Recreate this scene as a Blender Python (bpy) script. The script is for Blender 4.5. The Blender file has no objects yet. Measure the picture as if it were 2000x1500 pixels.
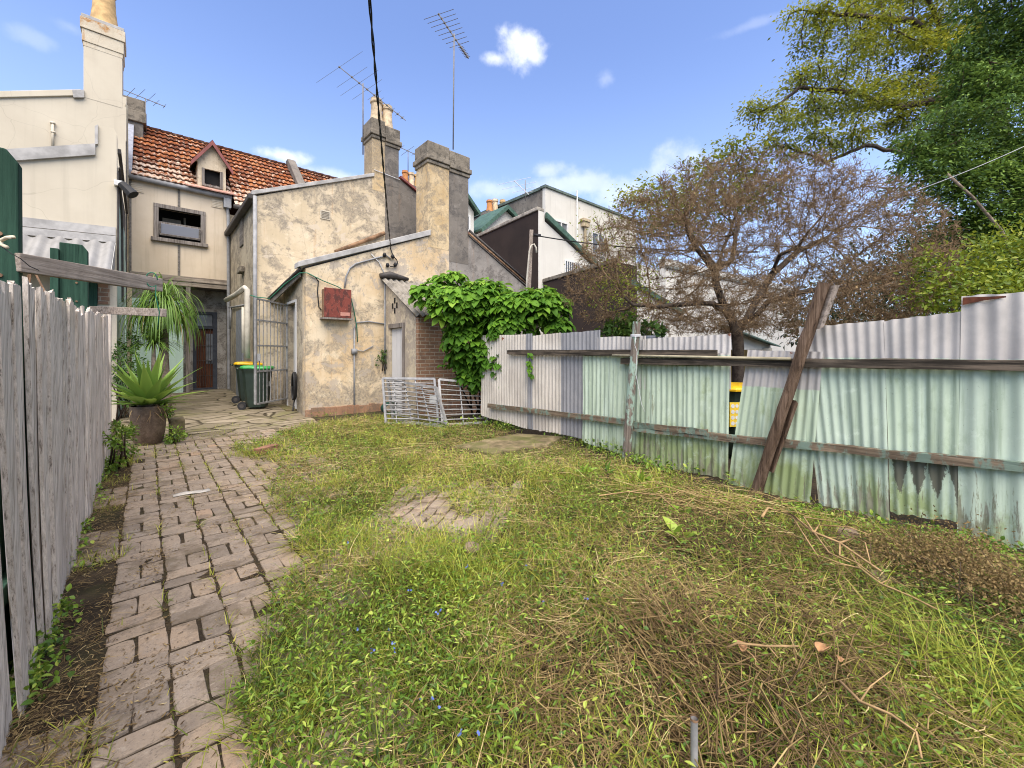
import bpy, math, random
import numpy as np
from mathutils import Vector, noise as mnoise
random.seed(7); RNG = np.random.default_rng(11)
S = bpy.context.scene
COL = S.collection
PI = math.pi
# ---------------------------------------------------------------- measured camera (level, lens shifted), world: +Y down the yard, +X across it
FPX, HZ, H = 805.0, 690.0, 1.45
TH = math.atan2(710, 805); SN, CS = math.sin(TH), math.cos(TH)
def ray(px, py):
    u = (px-1000)/FPX; v = (HZ-py)/FPX
    return np.array([SN+CS*u, CS-SN*u, v])
CAM = np.array([0, 0, H])
def onT(px, py, t): return CAM+ray(px, py)*t
def onY(px, py, Y): r = ray(px, py); return CAM+r*(Y/r[1])
def onX(px, py, X): r = ray(px, py); return CAM+r*(X/r[0])
def onZ(px, py, Z=0.0): r = ray(px, py); return CAM+r*((Z-H)/r[2])
def proj(P):
    P = np.asarray(P, float); d = SN*P[..., 0]+CS*P[..., 1]; r = CS*P[..., 0]-SN*P[..., 1]
    return 1000+FPX*r/d, HZ-FPX*(P[..., 2]-H)/d, d
def sstep(a, b, x):
    t = np.clip((np.asarray(x, float)-a)/(b-a), 0, 1); return t*t*(3-2*t)
# ---------------------------------------------------------------- value noise
def _hash(i, j, s):
    n = (i.astype(np.int64)*374761393+j.astype(np.int64)*668265263+s*974711) & 0xffffffff
    n = ((n ^ (n >> 13))*1274126177) & 0xffffffff
    return ((n ^ (n >> 16)) & 0xffff)/65535.0
def vnoise(x, y, s=0):
    x = np.asarray(x, float); y = np.asarray(y, float)
    i = np.floor(x); j = np.floor(y); fx = x-i; fy = y-j
    fx = fx*fx*(3-2*fx); fy = fy*fy*(3-2*fy)
    a = _hash(i, j, s); b = _hash(i+1, j, s); c = _hash(i, j+1, s); d = _hash(i+1, j+1, s)
    return (a*(1-fx)+b*fx)*(1-fy)+(c*(1-fx)+d*fx)*fy
def fbm(x, y, s=0, o=4):
    r = 0; a = .5; n = 0
    for k in range(o):
        r = r+a*vnoise(x*2**k, y*2**k, s+k*17); n += a; a *= .5
    return r/n
# ---------------------------------------------------------------- terrain height
MOUNDS = [(2.5, .9, .7, .07), (3.3, 1.2, .6, .07), (2.2, 1.9, .7, .05), (3.4, 3.0, .8, .06), (1.5, 1.6, .5, .05), (2.9, 3.4, .9, .05), (1.9, 5.2, .9, .03), (1.2, 2.4, .35, .04), (1.0, 1.3, .3, .05), (1.8, 1.0, .3, .05), (2.0, 2.7, .35, .05), (2.7, 2.3, .3, .05)]
def ground_z(x, y):
    x = np.asarray(x, float); y = np.asarray(y, float)
    z = .15*sstep(8.8, 11.5, y)+.08*sstep(12, 17, y)
    yard = sstep(.5, 1.3, x)*(1-sstep(4.1, 4.9, x))*(1-sstep(8.0, 8.8, y))
    m = 0
    for (cx, cy, r, h) in MOUNDS: m = m+h*np.exp(-((x-cx)**2+(y-cy)**2)/(r*r))
    z = z-.055*sstep(3.9, 4.7, x)*(1-sstep(1.5, 4.0, y))*(1-sstep(5.2, 7, x))
    return z+yard*(m+.07*(fbm(x*1.6, y*1.6, 5)-.5)+.035*(vnoise(x*4.2, y*4.2, 8)-.5))
# ---------------------------------------------------------------- objects
ORG = {}
def tag(o, label=None, cat=None, group=None, kind=None):
    if label: o['label'] = label
    if cat: o['category'] = cat
    if group: o['group'] = group
    if kind: o['kind'] = kind
    return o
def thing(name, label, cat, loc=(0, 0, 0), group=None, rz=0):
    o = bpy.data.objects.new(name, None); COL.objects.link(o); o.empty_display_size = .1
    o.location = [float(c) for c in loc]; o.rotation_euler = (0, 0, rz)
    ORG[o.name] = np.array(loc, float)
    return tag(o, label, cat, group)
def copy_tree(o, parent=None):
    c = o.copy(); COL.objects.link(c)
    if parent is not None: c.parent = parent
    for ch in list(o.children): copy_tree(ch, c)
    return c
def mesh_np(name, V, Fc, mat, parent=None, smooth=False, attrs=None, label=None, local=False):
    V = np.asarray(V, np.float32).copy(); Fc = np.asarray(Fc, np.int32)
    if parent is not None and not local: V -= ORG[parent.name].astype(np.float32)
    me = bpy.data.meshes.new(name)
    n, k = Fc.shape
    me.vertices.add(len(V)); me.vertices.foreach_set('co', V.ravel())
    me.loops.add(n*k); me.loops.foreach_set('vertex_index', Fc.ravel())
    me.polygons.add(n); me.polygons.foreach_set('loop_start', np.arange(0, n*k, k, dtype=np.int32))
    me.polygons.foreach_set('use_smooth', np.full(n, smooth))
    for an, av in (attrs or {}).items():
        a = me.attributes.new(an, 'FLOAT', 'POINT'); a.data.foreach_set('value', np.asarray(av, np.float32))
    me.update(calc_edges=True); me.validate()
    me.materials.append(mat)
    o = bpy.data.objects.new(name, me); COL.objects.link(o)
    if parent is not None:
        o.parent = parent; ORG[o.name] = np.zeros(3) if local else ORG[parent.name]
    else: ORG[o.name] = np.zeros(3)
    if label: o['label'] = label
    return o
def frame_of(d):
    d = np.asarray(d, float); d = d/np.linalg.norm(d)
    a = np.array([0, 0, 1.]) if abs(d[2]) < .9 else np.array([1., 0, 0])
    u = np.cross(a, d); u /= np.linalg.norm(u); return u, np.cross(d, u), d
class MB:
    """collects shapes for one mesh"""
    def __init__(s): s.v = []; s.f = []; s.t = []; s.tint = None
    def add(s, V, F, t=0.0):
        b = len(s.v); s.v += [tuple(float(c) for c in p) for p in V]; s.f += [tuple(int(i)+b for i in f) for f in F]; s.t += [t]*len(V); return s
    def box(s, c, d, R=None, t=0.0):
        c = np.asarray(c, float); h = np.asarray(d, float)/2
        P = np.array([[x, y, z] for z in (-1, 1) for y in (-1, 1) for x in (-1, 1)])*h
        if R is not None: P = P@np.asarray(R, float).T
        return s.add(P+c, [(0, 2, 3, 1), (4, 5, 7, 6), (0, 1, 5, 4), (2, 6, 7, 3), (0, 4, 6, 2), (1, 3, 7, 5)], t)
    def bb(s, a, b, t=0.0):
        a = np.asarray(a, float); b = np.asarray(b, float); return s.box((a+b)/2, np.abs(b-a), None, t)
    def beam(s, a, b, w, h, up=(0, 0, 1), t=0.0):
        a = np.asarray(a, float); b = np.asarray(b, float); d = b-a; L = np.linalg.norm(d); d = d/L
        up = np.asarray(up, float); x = np.cross(d, up); x /= np.linalg.norm(x); z = np.cross(x, d)
        return s.box((a+b)/2, (w, L, h), np.stack([x, d, z], 1), t)
    def prism(s, poly, vec, t=0.0):
        P = [np.asarray(p, float) for p in poly]; vec = np.asarray(vec, float); n = len(P)
        V = P+[p+vec for p in P]
        F = [tuple(range(n)), tuple(range(2*n-1, n-1, -1))]+[(i, i+n, (i+1) % n+n, (i+1) % n) for i in range(n)]
        return s.add(V, F, t)
    def tube(s, pts, r, n=8, cap=True, t=0.0):
        pts = [np.asarray(p, float) for p in pts]; m = len(pts); V = []; F = []
        rs = r if hasattr(r, '__len__') else [r]*m
        u0 = None
        for i in range(m):
            d = pts[min(i+1, m-1)]-pts[max(i-1, 0)]; L = np.linalg.norm(d); d = d/(L if L > 1e-9 else 1)
            if u0 is None: u, w, _ = frame_of(d)
            else:
                u = u0-d*np.dot(u0, d); u /= max(np.linalg.norm(u), 1e-9); w = np.cross(d, u)
            u0 = u
            for k in range(n):
                a = 2*PI*k/n; V.append(pts[i]+rs[i]*(math.cos(a)*u+math.sin(a)*w))
        for i in range(m-1):
            for k in range(n):
                F.append((i*n+k, i*n+(k+1) % n, (i+1)*n+(k+1) % n, (i+1)*n+k))
        if cap: F += [tuple(range(n-1, -1, -1)), tuple(range((m-1)*n, m*n))]
        return s.add(V, F, t)
    def lathe(s, c, prof, n=20, t=0.0):
        return s.tube([np.asarray(c, float)+np.array([0, 0, z]) for r, z in prof], [r for r, z in prof], n, True, t)
    def build(s, name, mat, parent=None, smooth=False, bevel=0, label=None, local=False, solid=0, auto=None):
        me = bpy.data.meshes.new(name)
        V = np.array(s.v, float)
        if parent is not None and not local: V = V-ORG[parent.name]
        me.from_pydata(V.tolist(), [], s.f); me.validate()
        if any(s.t):
            a = me.attributes.new('tint', 'FLOAT', 'POINT'); a.data.foreach_set('value', np.array(s.t, np.float32))
        me.materials.append(mat)
        if smooth: me.polygons.foreach_set('use_smooth', np.ones(len(me.polygons), bool))
        me.update()
        o = bpy.data.objects.new(name, me); COL.objects.link(o)
        if parent is not None:
            o.parent = parent; ORG[o.name] = np.zeros(3) if local else ORG[parent.name]
        else: ORG[o.name] = np.zeros(3)
        if label: o['label'] = label
        if solid:
            m = o.modifiers.new('solid', 'SOLIDIFY'); m.thickness = solid; m.offset = 0
        if bevel:
            m = o.modifiers.new('bevel', 'BEVEL'); m.width = bevel; m.segments = 2; m.limit_method = 'ANGLE'; m.angle_limit = .7
        if smooth and auto: 
            me.polygons.foreach_set('use_smooth', np.ones(len(me.polygons), bool)); me.set_sharp_from_angle(angle=auto)
        return o
def wall_holes(mb, O, U, us, W, ws, holes, N):
    """wall sheet with thickness N (vector); us, ws sorted cut coordinates; holes = set of (i,j) cells left open"""
    O, U, W, N = (np.asarray(a, float) for a in (O, U, W, N))
    nu, nw = len(us), len(ws)
    V = [O+U*u+W*w+N*k for k in (0, 1) for w in ws for u in us]
    idx = lambda i, j, k: k*nu*nw+j*nu+i
    F = []; solid = lambda i, j: 0 <= i < nu-1 and 0 <= j < nw-1 and (i, j) not in holes
    for i in range(nu-1):
        for j in range(nw-1):
            if not solid(i, j): continue
            F.append((idx(i, j, 0), idx(i+1, j, 0), idx(i+1, j+1, 0), idx(i, j+1, 0)))
            F.append((idx(i, j, 1), idx(i, j+1, 1), idx(i+1, j+1, 1), idx(i+1, j, 1)))
            for (di, dj, a, b) in ((-1, 0, (i, j), (i, j+1)), (1, 0, (i+1, j), (i+1, j+1)), (0, -1, (i, j), (i+1, j)), (0, 1, (i, j+1), (i+1, j+1))):
                if not solid(i+di, j+dj): F.append((idx(*a, 0), idx(*b, 0), idx(*b, 1), idx(*a, 1)))
    mb.add(V, F)
def corr(name, A, B, C, D, pitch, amp, mat, parent=None, rows=6, wob=.0, label=None, seed=0, tint=0.0, ragged=(0, 0)):
    """corrugated sheet: A,B along the top (waves run A->B), D,C along the bottom"""
    A, B, C, D = (np.asarray(p, float) for p in (A, B, C, D))
    L = max(np.linalg.norm(B-A), np.linalg.norm(C-D)); nw = max(1, int(round(L/pitch))); ns = nw*8
    N = np.cross(B-A, D-A); N /= np.linalg.norm(N)
    rg = np.random.default_rng(seed+5)
    V = []; att = []; sv = []
    for j in range(rows+1):
        q = j/rows
        for i in range(ns+1):
            p = i/ns
            P = (A*(1-p)+B*p)*(1-q)+(D*(1-p)+C*p)*q
            if j == 0 and ragged[0]: P = P+(A-D)/np.linalg.norm(A-D)*ragged[0]*(vnoise(p*7+seed, 0, seed)-.5)
            if j == rows and ragged[1]: P = P+(A-D)/np.linalg.norm(A-D)*ragged[1]*(vnoise(p*9+seed, 3, seed)-.5)
            w = wob*(fbm(p*2.3+seed*3.1, q*2+seed, seed)-.5)*2
            V.append(P+N*(amp*math.sin(2*PI*i/8)+w)); att.append(q); sv.append(p)
    Fc = [(j*(ns+1)+i, j*(ns+1)+i+1, (j+1)*(ns+1)+i+1, (j+1)*(ns+1)+i) for j in range(rows) for i in range(ns)]
    return mesh_np(name, V, Fc, mat, parent, True, {'q': att, 'p': sv}, label)
# ---------------------------------------------------------------- scatter
T_DIAMOND = (np.array([[0, 0, 0], [-.5, .45, .10], [0, 1, -.06], [.5, .45, .10]]), np.array([[0, 2, 1], [0, 3, 2]]))
_lp = [(0, 0, 0), (-.3, .2, .06), (-.5, .45, .09), (-.34, .75, .03), (0, 1, -.12), (.34, .75, .03), (.5, .45, .09), (.3, .2, .06), (0, .25, 0), (0, .5, .01), (0, .78, -.03)]
T_LEAF = (np.array(_lp), np.array([[0, 8, 1, 0], [1, 8, 9, 2], [2, 9, 10, 3], [3, 10, 4, 3], [0, 7, 8, 0], [7, 6, 9, 8], [6, 5, 10, 9], [5, 4, 10, 5]]))
def tri_fix(F):
    out = []
    for f in F:
        g = []
        for i in f:
            if i not in g: g.append(int(i))
        if len(g) == 3: out.append(g)
        else: out += [[g[0], g[1], g[2]], [g[0], g[2], g[3]]]
    return np.array(out)
T_LEAF = (T_LEAF[0], tri_fix(T_LEAF[1]))
def unit(a): return a/np.maximum(np.linalg.norm(a, axis=-1, keepdims=True), 1e-9)
def scatter(T, P, D, N, L, W, tint):
    """instances of template T at P, tip direction D, normal hint N, length L, width W -> V, F, tint"""
    tv, tf = T; n = len(P); D = unit(np.asarray(D, float)); X = unit(np.cross(D, N)); Z = np.cross(X, D)
    V = P[:, None, :]+tv[None, :, 0:1]*(X*np.reshape(W, (-1, 1)))[:, None, :]+tv[None, :, 1:2]*(D*np.reshape(L, (-1, 1)))[:, None, :]+tv[None, :, 2:3]*(Z*np.reshape(L, (-1, 1)))[:, None, :]
    F = tf[None]+(np.arange(n)*len(tv))[:, None, None]
    return V.reshape(-1, 3), F.reshape(-1, tf.shape[1]), np.repeat(tint, len(tv))
def ribbons(P, D, L, W, bend, seg, tint, up=None, taper=True, fold=0.0):
    """n blades: start P, direction D, length L, width W, bending by vector bend (n,3) growing with s^2"""
    n = len(P); D = unit(D); s = np.linspace(0, 1, seg+1)
    c = P[:, None, :]+D[:, None, :]*(L[:, None]*s)[:, :, None]+bend[:, None, :]*((s**2)[None, :, None]*L[:, None, None])
    upv = np.tile([0, 0, 1.], (n, 1)) if up is None else up
    X = np.cross(D, upv); bad = np.linalg.norm(X, axis=1) < .05; X[bad] = [1, 0, 0]; X = unit(X)
    w = (W[:, None]*(np.sqrt(np.clip(1-s**1.6, 0, 1))*.96+.04)[None] if taper else np.repeat(W[:, None], seg+1, 1))*.5
    A = c-X[:, None, :]*w[:, :, None]; B = c+X[:, None, :]*w[:, :, None]
    V = np.stack([A, B], 2).reshape(n, -1, 3)
    f = np.array([[2*i, 2*i+1, 2*i+3, 2*i+2] for i in range(seg)])
    F = f[None]+(np.arange(n)*(2*(seg+1)))[:, None, None]
    return V.reshape(-1, 3), F.reshape(-1, 4), np.repeat(tint, 2*(seg+1))
def merge(parts):
    Vs, Fs, Ts, b = [], [], [], 0
    for V, F, T in parts:
        Vs.append(V); Fs.append(F+b); Ts.append(T); b += len(V)
    return np.concatenate(Vs), np.concatenate(Fs), np.concatenate(Ts)
def rdir(n, rng=RNG): 
    v = rng.normal(size=(n, 3)); return unit(v)
# ---------------------------------------------------------------- trees
def colonize(start, att, step, di, dk, iters=200, grav=(0, 0, 0), maxn=9000, rng=RNG):
    """space colonisation: start nodes (list of (pos, parent))"""
    pos = [np.asarray(p, float) for p, _ in start]; par = [q for _, q in start]
    att = np.asarray(att, float)
    Pn = np.array(pos); d2 = ((att[:, None]-Pn[None])**2).sum(2); near = d2.argmin(1); nd = d2.min(1)
    alive = nd > 0
    g = np.asarray(grav, float); kids = {}
    for _ in range(iters):
        if len(pos) > maxn or len(att) == 0: break
        m = nd < di*di
        if not m.any(): m = nd <= np.partition(nd, min(8, len(nd)-1))[min(8, len(nd)-1)]
        Pn = np.array(pos)
        acc = np.zeros((len(pos), 3)); dv = unit(att[m]-Pn[near[m]]); np.add.at(acc, near[m], dv)
        idx = np.unique(near[m]); new = []
        for i in idx:
            d = acc[i]; L = np.linalg.norm(d)
            if L < 1e-6: d = rng.normal(size=3); L = np.linalg.norm(d)
            d = d/L+g+rng.normal(size=3)*.12; d /= np.linalg.norm(d)
            if kids.get(int(i), 0) >= 3: continue
            kids[int(i)] = kids.get(int(i), 0)+1
            new.append(len(pos)); pos.append(Pn[i]+d*step); par.append(int(i))
        if not new: break
        Nn = np.array([pos[k] for k in new])
        dd = ((att[:, None]-Nn[None])**2).sum(2); b = dd.min(1); bi = dd.argmin(1)
        up = b < nd; nd = np.where(up, b, nd); near = np.where(up, np.array(new)[bi], near)
        keep = nd > dk*dk
        att = att[keep]; nd = nd[keep]; near = near[keep]
    return np.array(pos), np.array(par)
def radii(par, tip, ex=2.4, rmax=None):
    n = len(par); acc = np.zeros(n); nch = np.zeros(n, int)
    for i in range(n):
        if par[i] >= 0: nch[par[i]] += 1
    r = np.zeros(n)
    for i in range(n-1, -1, -1):
        r[i] = max(tip, acc[i]**(1/ex)) if nch[i] else tip
        if par[i] >= 0: acc[par[i]] += r[i]**ex
    if rmax is not None: 
        k = rmax/r.max(); r = np.maximum(tip, r*k) if k < 1 else r
    return r, nch
def segs(A, B, ra, rb, n):
    """frustums for many segments at once"""
    m = len(A); d = unit(B-A); a = np.where(np.abs(d[:, 2:3]) < .9, np.array([[0, 0, 1.]]), np.array([[1., 0, 0]]))
    u = unit(np.cross(a, d)); w = np.cross(d, u); k = np.arange(n)*2*PI/n
    ring = u[:, None]*np.cos(k)[None, :, None]+w[:, None]*np.sin(k)[None, :, None]
    V = np.concatenate([A[:, None]+ring*ra[:, None, None], B[:, None]+ring*rb[:, None, None]], 1)
    f = np.array([[i, (i+1) % n, n+(i+1) % n, n+i] for i in range(n)])
    F = f[None]+(np.arange(m)*2*n)[:, None, None]
    return V.reshape(-1, 3), F.reshape(-1, 4), np.zeros(m*2*n)
def wood(pos, par, r, thick=.02):
    i = np.nonzero(par >= 0)[0]; A = pos[par[i]]; B = pos[i]; ra = np.minimum(r[par[i]], r[i]*1.35); rb = r[i]
    B2 = B+unit(B-A)*np.minimum(rb, .02)[:, None]*.4
    big = rb > thick; out = []
    if big.any(): out.append(segs(A[big], B2[big], ra[big], rb[big], 7))
    if (~big).any(): out.append(segs(A[~big], B2[~big], ra[~big], rb[~big], 3))
    return out
# ---------------------------------------------------------------- procedural materials
class Mat:
    def __init__(s, name, rough=.85, spec=.3):
        s.m = bpy.data.materials.new(name); s.m.use_nodes = True; s.nt = s.m.node_tree
        s.b = s.nt.nodes['Principled BSDF']; s.b.inputs['Roughness'].default_value = rough
        s.b.inputs['Specular IOR Level'].default_value = spec
    def n(s, t, **kw):
        x = s.nt.nodes.new(t)
        for k, v in kw.items(): setattr(x, k, v)
        return x
    def put(s, sock, v):
        if hasattr(v, 'is_linked') or hasattr(v, 'links'): s.nt.links.new(v, sock)
        elif isinstance(v, (tuple, list)):
            sock.default_value = (*v, 1) if len(v) == 3 and sock.type == 'RGBA' else v
        else:
            sock.default_value = (v, v, v, 1) if sock.type == 'RGBA' else v
    def pos(s, sc=(1, 1, 1), obj=False, off=(0, 0, 0), rot=None):
        g = s.n('ShaderNodeTexCoord').outputs['Object'] if obj else s.n('ShaderNodeNewGeometry').outputs['Position']
        if rot:
            q = s.n('ShaderNodeMapping'); s.put(q.inputs['Vector'], g); q.inputs['Rotation'].default_value = (0, 0, rot); g = q.outputs[0]
        m = s.n('ShaderNodeMapping'); s.put(m.inputs['Vector'], g); m.inputs['Scale'].default_value = sc; m.inputs['Location'].default_value = off
        return m.outputs[0]
    def noise(s, vec, sc, det=5, ro=.6, dist=0):
        x = s.n('ShaderNodeTexNoise'); s.put(x.inputs['Vector'], vec); x.inputs['Scale'].default_value = sc
        x.inputs['Detail'].default_value = det; x.inputs['Roughness'].default_value = ro; x.inputs['Distortion'].default_value = dist
        return x.outputs['Fac']
    def voro(s, vec, sc, feat='F1', out='Distance', rnd=1.0):
        x = s.n('ShaderNodeTexVoronoi', feature=feat); s.put(x.inputs['Vector'], vec); x.inputs['Scale'].default_value = sc; x.inputs['Randomness'].default_value = rnd
        return x.outputs[out]
    def ramp(s, f, stops, interp='LINEAR'):
        x = s.n('ShaderNodeValToRGB'); s.put(x.inputs[0], f); e = x.color_ramp.elements; x.color_ramp.interpolation = interp
        while len(e) < len(stops): e.new(.5)
        for k, (p, c) in enumerate(stops):
            e[k].position = p; e[k].color = (*c, 1) if isinstance(c, (tuple, list)) else (c, c, c, 1)
        return x.outputs[0]
    def th(s, f, a, b):
        x = s.n('ShaderNodeMapRange', interpolation_type='SMOOTHSTEP'); s.put(x.inputs[0], f); x.inputs[1].default_value = a; x.inputs[2].default_value = b
        return x.outputs[0]
    def mix(s, f, a, b, mode='MIX'):
        x = s.n('ShaderNodeMix', data_type='RGBA', blend_type=mode); s.put(x.inputs[0], f); s.put(x.inputs[6], a); s.put(x.inputs[7], b)
        return x.outputs[2]
    def math(s, op, a, b=0.0, clamp=False):
        x = s.n('ShaderNodeMath', operation=op, use_clamp=clamp); s.put(x.inputs[0], a); s.put(x.inputs[1], b); return x.outputs[0]
    def attr(s, nm): return s.n('ShaderNodeAttribute', attribute_name=nm).outputs['Fac']
    def xyz(s, vec=None):
        x = s.n('ShaderNodeSeparateXYZ'); s.put(x.inputs[0], vec if vec is not None else s.n('ShaderNodeNewGeometry').outputs['Position']); return x.outputs
    def rnd(s): return s.n('ShaderNodeObjectInfo').outputs['Random']
    def col(s, c): s.put(s.b.inputs['Base Color'], c); return s
    def ro(s, c): s.put(s.b.inputs['Roughness'], c); return s
    def bump(s, h, st=.4, d=.01):
        x = s.n('ShaderNodeBump'); s.put(x.inputs['Height'], h); x.inputs['Strength'].default_value = st; x.inputs['Distance'].default_value = d
        s.nt.links.new(x.outputs[0], s.b.inputs['Normal']); return s
    def translucent(s, c, f=.3):
        o = s.nt.nodes['Material Output']; t = s.n('ShaderNodeBsdfTranslucent'); s.put(t.inputs[0], c)
        x = s.n('ShaderNodeMixShader'); x.inputs[0].default_value = f
        s.nt.links.new(s.b.outputs[0], x.inputs[1]); s.nt.links.new(t.outputs[0], x.inputs[2]); s.nt.links.new(x.outputs[0], o.inputs[0]); return s
MATS = {}
def plain(name, c, rough=.8, var=.18, sc=9, metal=0, spec=.3, bump=.15):
    m = Mat(name, rough, spec); v = m.pos()
    a = tuple(x*(1-var) for x in c); b = tuple(min(1, x*(1+var)) for x in c)
    nz = m.noise(v, sc, 5); m.col(m.mix(m.th(nz, .3, .7), a, b)); m.b.inputs['Metallic'].default_value = metal
    if bump: m.bump(m.noise(v, sc*6, 3), bump, .004)
    return m.m
def plaster(name, base, base2, grey, dark, amt=.5, rust=.4, sc=1.0, top=None, low=None, peel=(.40, .34, .27), peel_amt=0.0, lump=.5):
    """weathered painted render: tone drift, grey mould patches, fine dark specks, rust runs"""
    m = Mat(name, .92, .15); v = m.pos(); z = m.xyz()[2]
    c = m.mix(m.th(m.noise(v, 1.1*sc, 6), .32, .68), base, base2)
    c = m.mix(m.math('MULTIPLY', m.th(m.noise(m.pos((9, 9, .6)), 1.0, 5, .7), .48, .78), .45), c, tuple(x*.72 for x in base2))
    runs = m.th(m.noise(m.pos((5, 5, .35), off=(3, 1, 0)), 1.0, 4, .6), .60, .74)
    c = m.mix(m.math('MULTIPLY', runs, rust), c, (.36, .17, .05))
    f = m.noise(v, 1.5*sc, 9, .68, .5)
    if top is not None:
        f = m.math('ADD', f, m.math('MULTIPLY', m.th(z, top[0], top[1]), top[2]))
    if low is not None:
        f = m.math('ADD', f, m.math('MULTIPLY', m.th(z, low[1], low[0]), low[2]))
    mask = m.th(f, 1.0-amt, 1.08-amt)
    sp = m.th(m.noise(v, 16*sc, 6, .75), .42, .62)
    c = m.mix(m.math('MULTIPLY', mask, m.math('ADD', m.math('MULTIPLY', sp, .55), .45)), c, grey)
    med = m.th(m.noise(v, 4.5*sc, 9, .75, .3), 1.06-amt, 1.12-amt); c = m.mix(m.math('MULTIPLY', med, .7), c, tuple(x*1.15 for x in grey))
    pal = m.th(m.noise(m.pos((1, 1, 1), off=(5, 2, 8)), 2.8*sc, 8, .7), .55, .66); c = m.mix(m.math('MULTIPLY', pal, .4), c, tuple(min(.8, x*1.22+.03) for x in base))
    sp2 = m.math('MULTIPLY', m.th(m.noise(v, 22*sc, 8, .8), .60, .66), m.th(f, .86-amt, 1.06-amt))
    c = m.mix(m.math('MULTIPLY', sp2, .85), c, dark)
    if peel_amt:
        pm = m.th(m.noise(v, 2.3*sc, 10, .7, .4), 1-peel_amt, 1.02-peel_amt); c = m.mix(m.math('MULTIPLY', pm, .8), c, peel)
    crack = m.th(m.voro(m.mix(.12, v, m.noise(v, 2), 'ADD'), .9*sc, 'DISTANCE_TO_EDGE'), .006, .0)
    c = m.mix(m.math('MULTIPLY', crack, .35), c, dark)
    m.col(c)
    m.bump(m.math('ADD', m.noise(v, 5*sc, 7, .6), m.math('MULTIPLY', m.noise(v, 45, 4), .35)), lump, .02)
    return m.m
CREAM = plaster('cream_render', (.60, .50, .35), (.50, .405, .265), (.24, .205, .155), (.09, .075, .055), .50, .45, 1.0, top=(4.4, 6.6, .11), low=(.3, .9, .10), peel=(.52, .44, .33), peel_amt=.42)
CREAM_LOW = plaster('peeling_cream_render', (.65, .54, .375), (.55, .405, .235), (.26, .22, .165), (.09, .072, .055), .50, .75, 1.15, low=(.2, 1.5, .14), peel=(.40, .34, .27), peel_amt=.46)
CREAM_CH = plaster('pitted_cream_render', (.58, .45, .27), (.47, .34, .18), (.25, .205, .145), (.06, .048, .04), .51, .5, 1.8, top=(6.7, 7.4, .2), peel=(.45, .36, .24), peel_amt=.40)
SIDE_W = plaster('stained_side_render', (.42, .36, .26), (.33, .28, .2), (.17, .145, .11), (.07, .055, .04), .52, .5, 1.2, low=(.0, 2.4, .10))
GREY = plaster('grey_render', (.205, .18, .15), (.15, .132, .11), (.10, .09, .08), (.045, .04, .035), .50, .12, 1.3, lump=.35)
GREY_L = plaster('pale_grey_render', (.30, .27, .235), (.215, .195, .17), (.13, .115, .10), (.05, .045, .04), .50, .25, 1.2)
DARKCAP = plaster('mossy_cap', (.25, .215, .165), (.17, .145, .11), (.085, .075, .06), (.03, .028, .025), .5, .1, 2.5)
def smooth_wall(name, a, b, crack=.25, streak=.25):
    m = Mat(name, .88, .2); v = m.pos()
    c = m.mix(m.th(m.noise(v, .8, 6), .3, .7), a, b)
    st = m.th(m.noise(m.pos((7, 7, .3)), 1, 5, .65), .5, .8); c = m.mix(m.math('MULTIPLY', st, streak), c, tuple(x*.62 for x in b))
    d = m.n('ShaderNodeTexNoise'); m.put(d.inputs['Vector'], v); d.inputs['Scale'].default_value = 1.5
    cr = m.th(m.voro(m.mix(.5, v, d.outputs['Color'], 'ADD'), .55, 'DISTANCE_TO_EDGE'), .004, .0)
    c = m.mix(m.math('MULTIPLY', cr, crack), c, tuple(x*.4 for x in b)); m.col(c)
    m.bump(m.math('ADD', m.noise(v, 3, 5), m.math('MULTIPLY', m.noise(v, 60, 3), .3)), .25, .012); return m.m
LCREAM = smooth_wall('smooth_cream_render', (.56, .50, .385), (.50, .44, .335))
FIBRO = smooth_wall('stained_cladding_sheet', (.58, .49, .365), (.49, .40, .285), .0, .6)
WHITEW = smooth_wall('white_render', (.62, .59, .52), (.555, .525, .455), .0, .35)
BROWNW = smooth_wall('brown_black_render', (.045, .032, .026), (.028, .021, .018), .1, .1)
MINTW = smooth_wall('mint_painted_wall', (.46, .60, .50), (.40, .52, .43), .15, .35)
def timber(name, a, b, d, axis=2, sc=1.0, paint=None, pamt=.5, rot=None, fine=1.0):
    """weathered timber, grain stretched along axis (object or world)"""
    m = Mat(name, .9, .12); st = [38*sc, 38*sc, 38*sc]; st[axis] = 1.3*sc*fine
    v = m.pos(tuple(st), rot=rot); g = m.noise(v, 1.0, 8, .78)
    c = m.ramp(g, [(.34, d), (.46, b), (.57, a), (.72, tuple(min(1, x*1.3) for x in a))])
    crk = m.noise(m.pos(tuple(q*.55 for q in st), rot=rot, off=(4, 9, 2)), 1.0, 5, .8); c = m.mix(m.math('MULTIPLY', m.th(crk, .60, .66), .85), c, d)
    big = m.noise(m.pos((5, 5, 1.2)), 1.0, 4); c = m.mix(m.math('MULTIPLY', m.th(big, .42, .7), .45), c, tuple(x*.6 for x in b))
    if paint:
        pn = m.noise(m.pos((9, 9, 4)), 1.0, 7, .7); c = m.mix(m.th(pn, 1-pamt-.05, 1.05-pamt), c, paint)
    m.col(c); m.bump(g, .7, .008); return m.m
PALING = timber('weathered_grey_paling', (.68, .595, .50), (.52, .445, .365), (.13, .10, .075), 2, 2.3, fine=.35)
WBEAM = timber('grey_weathered_beam', (.36, .30, .25), (.24, .195, .155), (.055, .043, .034), 0, .9, rot=-.95)
DRAIL = timber('dark_mouldy_rail', (.125, .098, .072), (.045, .037, .028), (.012, .010, .008), 1, .7)
LRAIL = timber('green_grey_rail', (.20, .15, .10), (.12, .088, .06), (.03, .024, .018), 1, .7, paint=(.15, .20, .155), pamt=.47)
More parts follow.
